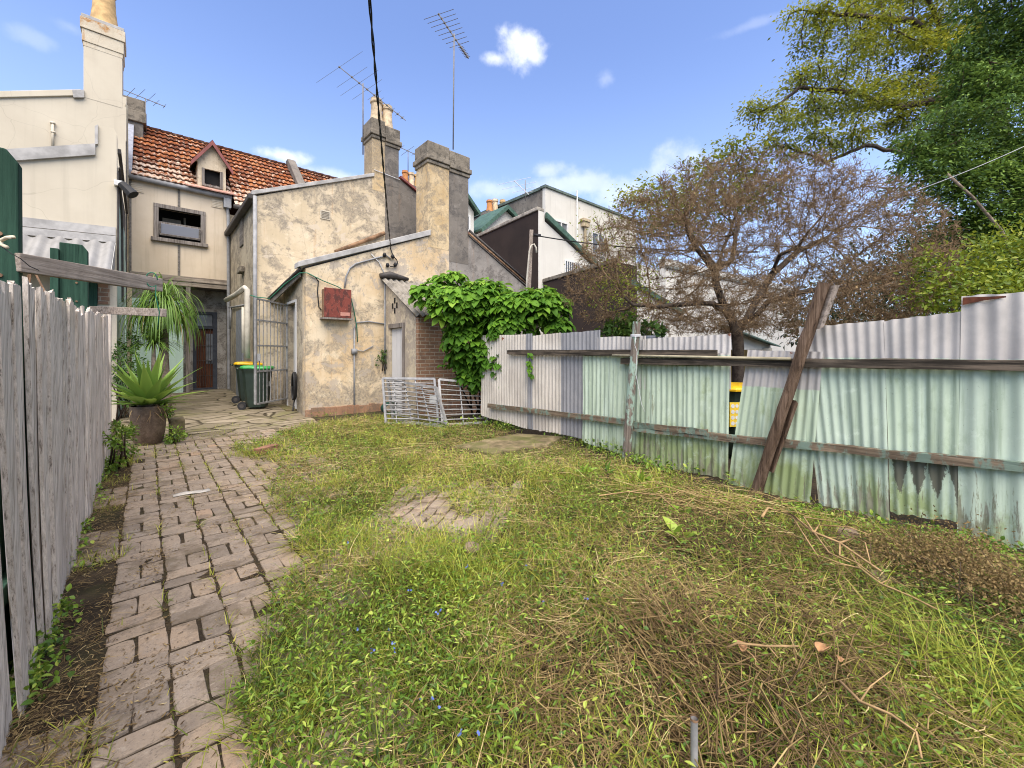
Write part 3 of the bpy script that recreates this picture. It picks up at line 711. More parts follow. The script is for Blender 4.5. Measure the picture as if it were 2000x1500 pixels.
# rusty flashing pipe above the lower roof
a = onY(655, 492, Y2-.06); b = onY(751, 455, Y2-.06); m = MB(); m.tube([a, b], .055, 8); m.build('flashing', RUSTPIPE, TC, True)
# ---- chimneys (each stack is shared: cream half here, grey half next door)
def stack(parent, mat, xa, xb, ya_, dep, zbot, ztop, capmat, lip_l, lip_r, name='chimney'):
    m = MB(); m.bb((xa, ya_, zbot), (xb, ya_+dep, ztop-.02)); ch = m.build(name, mat, parent, bevel=.012)
    m = MB(); L = .07
    for (z0, z1, o) in ((ztop-.60, ztop-.50, .035), (ztop-.50, ztop-.36, .075), (ztop-.36, ztop, .03)):
        m.bb((xa-(o if lip_l else 0), ya_-o, z0+.002), (xb+(o if lip_r else 0), ya_+dep+o, z1))
    m.build('cap', capmat, ch, bevel=.018)
    return ch
xcl = onY(836, 500, Y1)[0]; xcr = onY(915, 400, Y1)[0]; ztop1 = onY(877, 290, Y1)[2]
stack(TC, CREAM_CH, xcl, XB-.002, Y1-.004, .66, zr-.3, ztop1, DARKCAP, True, False)
xul = onY(727, 300, Y2)[0]; xur = onY(779, 300, Y2)[0]; ztop2 = onY(745, 236, Y2)[2]
cu = stack(TC, CREAM_CH, xul, XB2-.002, Y2-.004, .62, p[2]-.4, ztop2, DARKCAP, True, False)
def pot_prof(h, r): return [(r*1.05, 0), (r*1.0, h*.15), (r*.86, h*.45), (r*.80, h*.8), (r*.98, h*.84), (r*1.0, h*.9), (r*.86, h*.93), (r*.88, h), (r*.7, h)]
def pot(parent, c, h, r, mat): m = MB(); m.lathe(c, pot_prof(h, r), 16); return m.build('chimney_pot', mat, parent, True, auto=.6)
pot(cu, at((xul+XB2)/2+.06, Y2+.3, ztop2-.02), .78, .19, POTPALE)
# band of white wire round the caps
def wire_band(parent, a, b): m = MB(); m.tube([a, b], .012, 5); m.build('strap', WIREW, parent)
# ---- main house: upper facade of sheet cladding
xa = onY(256, 400, Y3)[0]; xb = onY(443, 460, Y3)[0]
zb_, zt_ = 3.82, 6.52
wx0 = onY(310, 440, Y3)[0]; wx1 = onY(392, 440, Y3)[0]; wz1 = onY(351, 413, Y3)[2]; wz0 = onY(351, 470, Y3)[2]
m = MB(); wall_holes(m, at(xa, Y3, 0), (1, 0, 0), [0, wx0-xa, wx1-xa, xb-xa], (0, 0, 1), [zb_, wz0, wz1, zt_], {(1, 1)}, (0, .12, 0)); m.build('wall', FIBRO, TC)
m = MB(); xm = onY(349.5, 440, Y3)[0]
m.bb((xm-.03, Y3-.018, wz1+.14), (xm+.03, Y3-.001, zt_)); m.bb((xm-.03, Y3-.018, zb_), (xm+.03, Y3-.001, wz0-.14)); m.bb((xa-.04, Y3-.03, zb_), (xa+.01, Y3+.1, zt_))
m.build('cover_strip', GREYBOARD, TC)
win = MB(); w = .12
win.bb((wx0-w, Y3-.05, wz0-.0), (wx0, Y3+.10, wz1)); win.bb((wx1, Y3-.05, wz0), (wx1+w, Y3+.10, wz1)); win.bb((wx0-w, Y3-.05, wz1), (wx1+w, Y3+.10, wz1+w))
wn = win.build('window', FRAMEW, TC, bevel=.008)
m = MB(); m.bb((wx0-w-.06, Y3-.11, wz0-.11), (wx1+w+.06, Y3+.10, wz0-.001)); m.build('sill', FRAMEW, wn, bevel=.01)
m = MB(); zmid = wz0+(wz1-wz0)*.52; m.bb((wx0, Y3-.0, zmid-.035), (wx1, Y3+.06, zmid+.035)); m.build('transom', FRAMEW, wn)
m = MB(); a = math.radians(24); zc = wz0+(wz1-wz0)*.30; hh = (wz1-wz0)*.36
R = np.array([[1, 0, 0], [0, math.cos(a), -math.sin(a)], [0, math.sin(a), math.cos(a)]])
m.box(((wx0+wx1)/2, Y3-.05, zc), (wx1-wx0-.08, .02, hh), R); m.build('pane', FROST, wn)
m = MB(); m.box(((wx0+wx1)/2, Y3-.05, zc-hh/2*.99), (wx1-wx0-.04, .05, .05), R); m.box((wx0+.03, Y3-.05, zc), (.045, .05, hh), R); m.box((wx1-.03, Y3-.05, zc), (.045, .05, hh), R); m.build('frame', FRAMEW, wn)
m = MB(); m.bb((wx0+.1, Y3+.7, zmid+.05), (wx0+.55, Y3+.72, wz1-.1)); m.bb((wx0+.62, Y3+.66, zmid), (wx0+.67, Y3+.72, wz1)); m.build('curtain', plain('dim_curtain', (.24, .22, .18)), wn)
m = MB(); wall_holes(m, at(xa+.05, Y3+1.6, 0), (1, 0, 0), [0, xb-xa-.1], (0, 0, 1), [zb_, zt_], set(), (0, .05, 0)); m.build('partition', DARK, TC)  # black sheet added as painted shade of the room behind the window
for (px, py) in ((267, 366), (424, 398)):
    c = onY(px, py, Y3); m = MB(); m.box(c+at(0, -.012, 0), (.30, .024, .26)); v_ = m.build('vent', FIBRO, TC)
    m = MB()
    for k in range(4): m.box(c+at(0, -.026, -.08+.05*k), (.25, .014, .02))
    m.build('louvre', LCREAM, v_)
m = MB(); m.tube([at(xa-.05, Y3-.12, zt_+.0), at(xb+.12, Y3-.12, zt_-.02)], .075, 10); gt = m.build('gutter', GREYPIPE, TC, True)
m = MB(); m.tube([at(xb+.02, Y3-.10, zt_-.05), at(xb+.0, Y3-.08, zt_-.3), at(xb+.03, Y3-.06, zt_-.6), at(xb+.05, Y3-.06, .3)], .045, 8); m.box((xb+.0, Y3-.1, zt_-.22), (.2, .16, .3)); m.build('downpipe', GREYPIPE, TC)
m = MB(); m.bb((xa-.03, Y3-.04, zb_-.16), (xb+.05, Y3+.1, zb_-.002)); m.bb((xa-.03, Y3-.01, zb_-.30), (xb+.08, Y3+.1, zb_-.164)); m.build('fascia', BOARDS, TC, bevel=.006)
m = MB(); m.bb((xa, Y3+.12, zb_-.28), (X2, Y4+.3, zb_-.1)); m.build('ceiling', plain('dark_soffit', (.12, .11, .10)), TC)
m = MB(); m.bb((xa-.25, Y3+.06, 0), (xa+.03, Y3+.3, zt_)); m.build('wall', CREAM, TC)
# left return, ground floor mint wall and door wall
xmint = onY(358, 700, Y3+.05)[0]
m = MB(); m.bb((xa+.02, Y3+.05, 0), (xmint, Y3+.25, zb_-.75)); m.build('wall', MINTW, TC)
m = MB(); m.bb((xa+.02, Y3+.05, zb_-.748), (xmint, Y3+.2, zb_-.31)); m.build('cladding', GREYBOARD, TC)
m = MB(); m.bb((xmint+.06, Y3+.0, .05), (xmint+.17, Y3+.12, zb_-.302)); m.build('post', FRAMEW, TC)
dx0 = onY(377, 700, Y4)[0]; dx1 = onY(424, 700, Y4)[0]; dz1 = onY(400, 609, Y4)[2]; dzt = onY(400, 637, Y4)[2]
m = MB(); wall_holes(m, at(xmint, Y4, 0), (1, 0, 0), [0, dx0-xmint, dx1-xmint, X2-xmint], (0, 0, 1), [-.1, dz1, zb_-.28], {(1, 0)}, (0, .15, 0)); m.build('wall', plaster('flaking_white_render', (.40, .375, .33), (.32, .295, .25), (.15, .13, .11), (.06, .05, .04), .5, .2, 1.6, low=(.2, 1.6, .15)), TC)
m = MB(); fb = plain('dark_blue_frame', (.045, .05, .06))
m.bb((dx0, Y4-.03, .2), (dx0+.09, Y4+.1, dz1)); m.bb((dx1-.12, Y4-.03, .2), (dx1, Y4+.1, dz1)); m.bb((dx0+.09, Y4-.03, dz1-.09), (dx1-.12, Y4+.1, dz1)); m.bb((dx0+.09, Y4-.03, dzt-.09), (dx1-.12, Y4+.1, dzt))
m.bb((dx0, Y4-.12, .2), (dx1, Y4+.1, .30))
df = MB(); df.bb((dx0+.09, Y4+.04, .302), (dx1-.12, Y4+.09, dzt-.092)); d_ = df.build('door', DOORW, TC)
m.build('frame', fb, d_)
m2 = MB(); xm_ = (dx0+dx1)/2+.05; m2.bb((xm_-.02, Y4+.02, 1.1), (xm_+.20, Y4+.038, dzt-.25)); m2.build('pane', GLASS, d_)
m2 = MB(); m2.bb((dx0+.10, Y4+.05, dzt+.01), (dx1-.125, Y4+.07, dz1-.10)); m2.build('transom_pane', GLASS, d_)
m2 = MB()
for k in range(6): xx = dx0+.14+k*(dx1-dx0-.32)/5; m2.tube([at(xx, Y4-.0, .36), at(xx, Y4-.0, dzt-.1)], .008, 5)
for zz in (.7, 1.2, 1.7): m2.tube([at(dx0+.1, Y4-.0, zz), at(dx1-.13, Y4-.0, zz)], .008, 5)
m2.build('grille', GUTTER, d_)
m2 = MB(); m2.tube([at(dx1-.17, Y4+.03, 1.22), at(dx1-.17, Y4-.05, 1.22), at(dx1-.24, Y4-.06, 1.22)], .016, 8); m2.build('handle', STEEL, d_, True)
m = MB(); m.bb((xa, Y4+.5, 0), (X2, Y4+.55, zb_)); m.build('partition', DARK, TC)  # black sheet added as painted shade behind the door wall
# eave wall to the right of the cladding box
m = MB(); m.bb((xb+.02, Y3+.05, 3), (X2+3.2, Y3+.2, 6.0)); m.build('wall', CREAM, TC)
# ---- tiled roof
def tile_roof(parent, O, U, L, Vd, Sn, tw=.30, cr=.335, seed=0, mat=None, name='roof'):
    O, U, Vd = (np.asarray(q, float) for q in (O, U, Vd)); N = np.cross(U, Vd); N /= np.linalg.norm(N)
    nt = int(L/tw); nc = int(round(Sn/cr)); V = []; F = []; T = []; Q = []; Pp = []
    k8 = 8; rg = np.random.default_rng(seed)
    tt = rg.random((nc, nt+1)); tt = np.clip(tt*.8+.35*(fbm(*np.meshgrid(np.arange(nt+1)*.35, np.arange(nc)*.5), seed)-.3), 0, 1)
    prof = [0, .030, .042, .026, .004, .030, .044, .014]
    for c in range(nc):
        off = rg.normal()*.01
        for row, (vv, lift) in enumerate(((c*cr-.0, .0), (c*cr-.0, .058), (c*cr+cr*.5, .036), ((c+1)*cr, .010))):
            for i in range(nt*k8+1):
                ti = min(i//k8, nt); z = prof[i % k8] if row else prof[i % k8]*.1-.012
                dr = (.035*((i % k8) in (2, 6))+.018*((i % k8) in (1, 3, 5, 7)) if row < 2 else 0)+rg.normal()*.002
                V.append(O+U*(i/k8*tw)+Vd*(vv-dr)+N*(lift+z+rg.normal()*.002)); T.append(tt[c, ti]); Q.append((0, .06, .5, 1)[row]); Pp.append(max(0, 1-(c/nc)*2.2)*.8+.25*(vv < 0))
        b = c*4*(nt*k8+1); w_ = nt*k8+1
        for row in range(3):
            for i in range(nt*k8): F.append((b+row*w_+i, b+row*w_+i+1, b+(row+1)*w_+i+1, b+(row+1)*w_+i))
    return mesh_np(name, V, F, mat or TILE, parent, False, {'tint': T, 'q': Q, 'p': Pp})
ca, sa = math.cos(math.atan(.9)), math.sin(math.atan(.9))
ey, ez = Y3-.12, 6.55; slope_len = (19.0-ey)/ca
r0 = tile_roof(TC, (xa+.0, ey, ez), (1, 0, 0), xb-xa+.15, (0, ca, sa), slope_len, seed=1)
tile_roof(TC, (xb+.15, ey-2*.335*ca, ez-2*.335*sa), (1, 0, 0), 4.8, (0, ca, sa), slope_len+2*.335, seed=2)
m = MB(); m.tube([at(xb+.1, ey-2*.335*ca-.07, ez-2*.335*sa-.02), at(xb+2.2, ey-2*.335*ca-.07, ez-2*.335*sa-.02)], .07, 8); m.build('gutter', GUTTER, TC, True)
# flatter corrugated strip at the eave under the dormer
pa = at(onY(345, 375, Y3)[0], ey-.02, ez+.06); pb = at(xb+.18, ey-.02, ez+.05)
corr('roof_sheet', pa+at(0, .62, .42), pb+at(0, .62, .42), pb, pa, .10, .018, PINKFL, TC, rows=2)
# ridge capping
m = MB(); ry = ey+slope_len*ca; rz = ez+slope_len*sa
for k in range(24):
    x = xa+.1+k*.30; m.tube([at(x, ry, rz+.02), at(x+.31, ry, rz+.025)], [.10, .115], 8)
m.build('ridge', TILE, TC, True)
m = MB(); m.prism([at(xa, ry, rz-.05), at(xa+7.2, ry, rz-.05), at(xa+7.2, ry+5, 4.5), at(xa, ry+5, 4.5)], (0, .05, -.05)); m.build('roof', TILE, TC)
# ---- dormer
dY = 16.12
dxl = onY(386, 340, dY)[0]; dxr = onY(441, 360, dY)[0]; dpk = onY(414, 279, dY); dze = onY(412, 320, dY)[2]; dzb = onY(412, 372, dY)[2]-.1
dwz1 = onY(414, 332, dY)[2]; dwz0 = onY(414, 366, dY)[2]; dwx0 = onY(394, 345, dY)[0]; dwx1 = onY(435, 350, dY)[0]
m = MB(); wall_holes(m, at(dxl, dY, 0), (1, 0, 0), [0, dwx0-dxl, dwx1-dxl, dxr-dxl], (0, 0, 1), [dzb, dwz0, dwz1, dze], {(1, 1)}, (0, .08, 0))
m.prism([at(dxl-.05, dY, dze), at(dxr+.05, dY, dze), at(dpk[0], dY, dpk[2]-.06)], (0, .08, 0))
m.prism([at(dxl, dY+.08, dzb), at(dxl, dY+.08, dze), at(dxl, dY+1.2, dze)], (.06, 0, 0)); m.prism([at(dxr, dY+.08, dzb), at(dxr, dY+.08, dze), at(dxr, dY+1.2, dze)], (-.06, 0, 0))
dm = m.build('dormer', plaster('speckled_gable', (.55, .46, .33), (.47, .38, .26), (.25, .2, .15), (.07, .06, .05), .44, .2, 2.2), TC)
m = MB(); e = .14
for sx, xx in ((-1, dxl-.16), (1, dxr+.16)):
    A_ = at(xx, dY-.14, dze-.10); P_ = at(dpk[0], dY-.14, dpk[2]); yb_ = 2.1
    m.prism([A_, P_, P_+at(0, yb_, 0), A_+at(0, yb_*.75, 0)], (0, 0, .05))
m.build('roof', TILE, dm)
m = MB()
for sx, xx in ((-1, dxl-.18), (1, dxr+.18)):
    A_ = at(xx, dY-.17, dze-.12); P_ = at(dpk[0], dY-.17, dpk[2]+.02)
    m.prism([A_, P_, P_+at(0, 0, -.15), A_+at(0, 0, -.13)], (0, .04, 0))
m.build('barge', PURLIN, dm)
m = MB(); w = .07
m.bb((dwx0-.0, dY-.03, dwz0), (dwx0+w, dY+.07, dwz1)); m.bb((dwx1-w, dY-.03, dwz0), (dwx1, dY+.07, dwz1)); m.bb((dwx0+w, dY-.03, dwz0), (dwx1-w, dY+.07, dwz0+.06)); m.build('window', FRAMEW, dm)
m = MB(); m.bb((dxl+.03, dY+.16, dzb+.05), (dxr-.03, dY+.19, dze)); m.build('partition', DARK, dm)  # black panel added so the dormer opening looks dark, painted shade
m = MB(); m.prism([at(dxl-.30, dY-.22, ez+.03), at(dxr+.30, dY-.22, ez+.03), at(dxr+.12, dY-.012, dwz0-.03), at(dxl-.12, dY-.012, dwz0-.03)], (0, .01, -.03)); m.build('flashing', PINKFL, dm)
# party wall parapets at both roof ends
m = MB(); px_ = onY(578, 340, 17.6)[0]
m.prism([at(px_, 16.0, 6.2), at(px_, 16.0, 6.75), at(px_, 18.9, 9.5), at(px_, 19.2, 9.5), at(px_, 19.2, 6.2)], (.3, 0, 0)); m.build('parapet', GREY, TC, bevel=.03)
# ---- services on the rear wall
m = MB()
m.tube([onY(673, 562, Y1-.03), onY(676, 540, Y1-.03), onY(683, 524, Y1-.03), onY(695, 515, Y1-.03), onY(735, 504, Y1-.03), onY(755, 499, Y1-.03), onY(763, 506, Y1-.03)], .020, 8); m.build('conduit', GREYPIPE, TC, True)
m = MB(); m.tube([onY(692, 640, Y1-.03), onY(692, 810, Y1-.03)], .020, 8); m.tube([onY(692, 645, Y1-.03), onY(697, 630, Y1-.03), onY(720, 628, Y1-.03), onY(751, 633, Y1-.03)], .018, 8); m.tube([onY(692, 684, Y1-.03), onY(710, 686, Y1-.03), onY(728, 676, Y1-.03)], .014, 6); m.box(onY(692, 686, Y1-.05), (.12, .08, .12)); m.build('conduit', GREYPIPE, TC, True)
m = MB(); m.tube([onY(752, 545, Y1-.04), onY(752, 730, Y1-.04)], .022, 8); m.build('conduit', GREYPIPE, TC, True)
m = MB(); m.tube([onY(622, 548, Y1-.03), onY(620, 570, Y1-.03), onY(623, 600, Y1-.03), onY(628, 606, Y1-.03)], .012, 6); m.tube([onY(603, 535, Y1-.03), onY(616, 541, Y1-.03), onY(622, 550, Y1-.03)], .012, 6); m.build('cable', CABLE, TC, True)
# white pvc waste pipe on the two-storey side wall
pw = onY(481, 565, Y2-.25)
m = MB(); m.tube([onY(442, 586, Y2+1.2), onY(460, 576, Y2+.5), onY(478, 562, Y2-.25), onY(483, 566, Y2-.25), onY(483, 640, Y2-.25), onY(483, 700, Y2-.25)], .062, 12); m.build('waste_pipe', PVC, TC, True)
m = MB(); m.tube([onY(475, 600, Y2-.2), onY(475, 690, Y2-.2)], .035, 8); m.build('waste_pipe', PVC, TC, True)
m = MB(); m.tube([at(X2-.05, Y2+.6, zb_-1.1), at(X2-.05, Y3-.2, zb_-.9)], .03, 6); m.tube([at(X2-.06, Y3-.6, zb_-.9), at(X2-.06, Y3-.5, zb_-1.6)], .03, 6); m.build('conduit', GREYPIPE, TC, True)

# ================================================================ brick outhouse
XW = onY(752, 600, Y1)[0]; fr = onX(812.5, 700, XW); YF = fr[1]; xe = XB+.15
OH = thing('brick_outhouse', 'small brick outhouse with corrugated lean-to roof and white door, half hidden by the vine', 'outhouse', (XW, YF, 0))
zw = onY(752, 546, Y1)[2]; ze = onX(811, 616, XW)[2]
d0 = onX(762, 700, XW)[1]; d1 = onX(787, 700, XW)[1]; dz = onX(776, 640, XW)[2]
m = MB(); m.prism([at(XW, YF, -.1), at(XW, d1, -.1), at(XW, d1, dz), at(XW, d0, dz), at(XW, d0, -.1), at(XW, Y1-.002, -.1), at(XW, Y1-.002, zw-.05), at(XW, YF, ze-.05)], (.12, 0, 0)); m.build('wall', plaster('grey_cream_render', (.52, .44, .31), (.42, .35, .24), (.24, .2, .155), (.1, .085, .07), .5, .3, 1.5, peel=(.33, .28, .22), peel_amt=.5), OH)
m = MB(); m.bb((XW+.004, YF-.11, -.1), (xe, YF-.002, ze-.04)); m.build('wall', BRICKW, OH)
m = MB()
for k in range(3): m.bb((XW+.05, d1+(d0-d1)*k/3+.004, .03), (XW+.09, d1+(d0-d1)*(k+1)/3-.004, dz-.01))
do = m.build('door', WHITEDOOR, OH)
m = MB(); m.bb((XW-.03, d1-.10, .02), (XW-.002, d1, dz+.1)); m.bb((XW-.03, d1, dz), (XW-.002, d0+.05, dz+.1)); m.build('frame', FRAMEW, do)
m = MB()
cx = onX(771.5, 597, XW)
for (dy, dzz) in ((0, .12), (0, -.12), (.11, 0), (-.11, 0)): m.box(cx+at(-.001, dy, dzz), (.03, .05, .13))
m.build('vent', DARK, OH)
A = at(XW-.14, Y1-.02, zw+.03); B = at(xe+.2, Y1-.02, zw+.03); C = at(xe+.2, YF-.22, ze-.02); D = at(XW-.14, YF-.22, ze-.02)
corr('roof', A, B, C, D, .15, .028, plaster('mossy_asbestos_sheet', (.26, .235, .195), (.19, .17, .135), (.10, .09, .075), (.04, .036, .03), .48, .1, 2.5), OH, rows=4)
m = MB(); m.tube([at(XW-.15, Y1-.05, zw+.07), at(XW+.1, Y1-.07, zw+.12), at(XW+.6, Y1-.06, zw+.07)], [.06, .09, .04], 8); m.build('flashing', GUTTER, OH, True)

# ================================================================ grey terrace next door
GT = thing('grey_terrace_house', 'grey unpainted terrace house with sloping rear walls behind the leafy vine', 'house', (XB+1, Y1, 0))
x_e = onY(1026, 560, Y1)
m = MB(); zgl = onY(917, 462, Y1)[2]
m.prism([at(XB+.002, Y1, -.2), at(x_e[0], Y1, -.2), at(x_e[0], Y1, x_e[2]), at(xcr, Y1, zgl), at(XB+.002, Y1, zgl+.4)], (0, .25, 0)); m.build('wall', GREY_L, GT)
stack(GT, GREY, XB+.002, xcr, Y1-.004, .66, zr-.6, ztop1-.05, DARKCAP, False, True)
m = MB(); a_ = at(xcr-.02, Y1-.05, zgl+.10); b_ = at(x_e[0]+.12, Y1-.05, x_e[2]+.06); m.tube([a_+at(0, 0, -.03), b_+at(0, 0, -.03)], .035, 8); m.build('flashing', RUSTPIPE, GT, True)
m = MB(); m.tube([a_+at(0, -.02, .05), b_+at(0, -.02, .05)], .035, 8); m.build('gutter', GUTTER, GT, True)
m = MB(); m.prism([a_+at(0, .1, -.02), b_+at(0, .1, -.02), b_+at(0, 4, .1), a_+at(0, 4, .1)], (0, 0, .05)); m.build('roof', GALVB, GT)
t2 = onY(781, 350, Y2); t3 = onY(822, 384, Y2)
xg2 = t3[0]+2.2; sl = (t3[2]-t2[2])/(t3[0]-t2[0])
m = MB(); m.prism([at(XB2+.002, Y2, 0), at(xg2, Y2, 0), at(xg2, Y2, t2[2]+sl*(xg2-t2[0])), at(t2[0], Y2, t2[2]), at(XB2+.002, Y2, t2[2]+.2)], (0, .25, 0)); m.build('wall', GREY, GT)
m = MB(); m.prism([at(t2[0], Y2-.08, t2[2]+.02), at(xg2, Y2-.08, t2[2]+sl*(xg2-t2[0])+.02), at(xg2, Y3, t2[2]+sl*(xg2-t2[0])+.02), at(t2[0], Y3, t2[2]+.02)], (0, 0, .07)); m.build('roof', PURLIN, GT)
cg = stack(GT, GREY, XB2+.002, xur, Y2-.004, .62, t2[2]-.3, ztop2-.1, DARKCAP, False, True)
pot(cg, at((XB2+xur)/2-.02, Y2+.3, ztop2-.12), .80, .18, POTPALE)
wire_band(cg, at(XB2-.35, Y2-.03, ztop2-1.55), at(xur+.02, Y2-.03, ztop2-1.62))
# far stack with three pots
c3 = onY(806, 362, 18.5); m = MB(); m.bb((c3[0]-.55, 18.5, c3[2]-3.5), (c3[0]+.75, 19.2, c3[2])); m.bb((c3[0]-.62, 18.43, c3[2]-.25), (c3[0]+.82, 19.27, c3[2]+.0)); ch3 = m.build('chimney', GREY, GT, bevel=.02)
for k, mt in enumerate((POTORANGE, POTPALE, POTCLAY)): pot(ch3, at(c3[0]-.25+.33*k, 18.8, c3[2]-.02), .75, .17, mt)

# ================================================================ smooth cream house on the left
LH = thing('cream_neighbour_house', 'smooth cream rendered house with tall chimney, mint side wall and corrugated awning', 'house', (-.5, 11.2, 0))
YL1 = 11.2; XL = onY(228, 600, YL1)[0]; YL2 = 15.3; XL2 = onY(245, 300, YL2)[0]
m = MB()
m.prism(polyY([(-420, 900), (228, 900), (228, 262), (222, 250), (190, 245), (186, 290), (-420, 330)], YL1), (0, .25, 0)); m.build('wall', LCREAM, LH)
m = MB(); m.prism(polyY([(186, 302), (186, 280), (-420, 318), (-420, 345)], YL1-.06), (0, .40, 0)); m.build('flashing', FLASH, LH)
m = MB(); m.prism(polyY([(185, 281), (185, 246), (191, 243), (191, 281)], YL1-.05), (0, .3, 0)); m.build('flashing', FLASH, LH)
m = MB(); m.prism(polyY([(-420, 480), (245, 480), (247, 190), (163, 168), (163, 178), (-420, 192)], YL2), (0, .3, 0)); m.build('wall', LCREAM, LH)
m = MB(); m.prism(polyY([(-420, 200), (158, 186), (158, 174), (-420, 186)], YL2-.05), (0, .45, 0)); m.build('coping', LCREAM, LH, bevel=.01)
m = MB(); m.prism(polyY([(143, 190), (164, 190), (164, 175), (141, 175)], YL2-.07), (0, .45, 0)); m.build('flashing', FLASH, LH)
cxa = onY(163, 100, YL2)[0]; cxb = onY(239, 100, YL2)[0]; czt = onY(200, 44, YL2)[2]
m = MB(); m.bb((cxa, YL2-.006, onY(163, 190, YL2)[2]), (cxb, YL2+.65, czt)); lch = m.build('chimney', LCREAM, LH, bevel=.01)
m = MB()
for (z0, z1, o) in ((-.78, -.66, .012), (-.66, -.34, .03), (-.34, -.06, .06)): m.bb((cxa-o, YL2-o, czt+z0+.002), (cxb+o, YL2+.65+o, czt+z1))
capm = plaster('rust_run_cap', (.56, .50, .385), (.50, .42, .30), (.36, .17, .05), (.12, .07, .04), .40, .9, 1.2, top=(czt-.5, czt, .12))
m.build('cap', capm, lch, bevel=.01)
m = MB(); m.bb((cxa-.04, YL2-.05, czt-.058), (cxb+.04, YL2+.70, czt+.03)); m.build('flashing', FLASH, lch, bevel=.01)
m = MB(); pr = pot_prof(1.15, .27); m.lathe(at((cxa+cxb)/2+.0, YL2+.3, czt+.03), pr, 20); m.build('chimney_pot', POTCLAY, lch, True, auto=.6)
m = MB(); m.tube([onY(103, 290, YL2-.05), onY(103, 238, YL2-.05)], .026, 8); m.box(onY(104, 258, YL2-.05), (.08, .06, .04)); m.box(onY(103, 240, YL2-.05), (.09, .06, .05)); m.build('vent_pipe', LCREAM, LH, True)
# side wall
zm = 4.6
m = MB(); m.bb((XL-.2, YL1+.25, 0), (XL, YL2, zm)); m.bb((XL-.2, YL2+.3, 0), (XL, Y3+.04, zm)); m.build('wall', MINTW, LH)
m = MB(); m.bb((XL-.2, YL1+.25, zm+.002), (XL-.01, YL2, 5.3)); m.build('cladding', GREYBOARD, LH)
m = MB(); m.beam(at(XL+.03, YL1+.2, 5.50), at(XL+.03, YL2-.1, 5.25), .05, .09); m.build('barge', GUTTER, LH)
m = MB(); m.beam(at(XL2+.02, YL2+.02, 8.2), at(XL2+.02, YL2+1.0, 6.0), .05, .10); m.bb((XL2-.25, YL2+.3, 4.0), (XL2, Y3+.5, 8.0)); m.build('cladding', LCREAM, LH)
m = MB(); m.bb((XL2+.005, YL2-.0, 2.5), (XL2+.03, YL2+.04, 7.2)); m.build('downpipe', GUTTER, LH)
m = MB(); m.tube([at(XL+.02, YL1-.01, 5.0), at(XL+.02, YL1-.01, 3.0)], .018, 6); m.tube([at(XL+.03, YL1+.3, 5.2), at(XL+.03, YL1+1.4, 4.2), at(XL+.03, YL1+1.6, 2.6)], .02, 6); m.build('conduit', GUTTER, LH)
# lead flashing bands and awning
m = MB(); m.prism(polyY([(-420, 372), (226, 444), (226, 460), (-420, 395)], YL1-.03), (0, .02, 0)); m.build('flashing', FLASH, LH)
m = MB(); m.prism(polyY([(-420, 397), (226, 461), (226, 474), (-420, 418)], YL1-.045), (0, .03, 0)); m.build('flashing', FLASH, LH)
AT = onY(-420, 418, YL1-.06); BT = onY(224, 474, YL1-.06); zf = onY(216, 531, YL1-.95)[2]
aw = corr('awning', AT, BT, at(BT[0]-.02, YL1-.95, zf), at(AT[0], YL1-.95, zf), .22, .035, plain('grey_white_sheet', (.235, .228, .215), .6, .12, 4), LH, rows=3)
m = MB(); m.prism([BT+at(.004, 0, 0), at(BT[0]-.016, YL1-.95, zf), at(BT[0]-.016, YL1-.06, zf)], (.01, 0, 0)); m.build('side_panel', plain('grey_sheet_end', (.33, .325, .31), .6), aw)
# green door/shutter and brickwork below the awning
m = MB(); m.bb((onY(122, 600, YL1-.03)[0], YL1-.06, .3), (onY(190, 600, YL1-.03)[0], YL1-.002, 2.9)); m.build('door', GREENW, LH)
m = MB(); m.bb((onY(192, 600, YL1)[0], YL1-.05, 2.4), (onY(214, 600, YL1)[0], YL1-.002, 2.9)); m.build('bracket', BRICKW, LH)
m = MB(); m.bb((onY(105, 600, YL1)[0]-.02, YL1-.05, 1.2), (onY(105, 600, YL1)[0]+.03, YL1-.002, 3.0)); m.build('cover_strip', WHITETRIM, LH)
# grey chimney behind with metal side panel
gc = onY(262, 200, 18.2); m = MB(); gz = onY(262, 192, 18.2)[2]; gx0 = onY(240, 230, 18.2)[0]; gx1 = onY(280, 230, 18.2)[0]
m.bb((gx0, 18.2, gz-3.6), (gx1, 19.0, gz-.02)); gch = m.build('chimney', GREY, LH, bevel=.02)
m = MB(); m.bb((gx0-.05, 18.13, gz-.75), (gx1+.08, 19.07, gz-.4)); m.bb((gx0-.02, 18.16, gz-.4), (gx1+.04, 19.04, gz)); m.build('cap', DARKCAP, gch, bevel=.02)
m = MB(); m.prism([at(xa-.12, Y3+.0, 6.3), at(xa-.12, Y3+.0, 6.75), at(xa-.12, 18.4, 9.1), at(xa-.12, 18.4, 6.3)], (.14, 0, 0)); m.build('parapet', plain('blue_grey_panel', (.27, .28, .31), .7), LH)

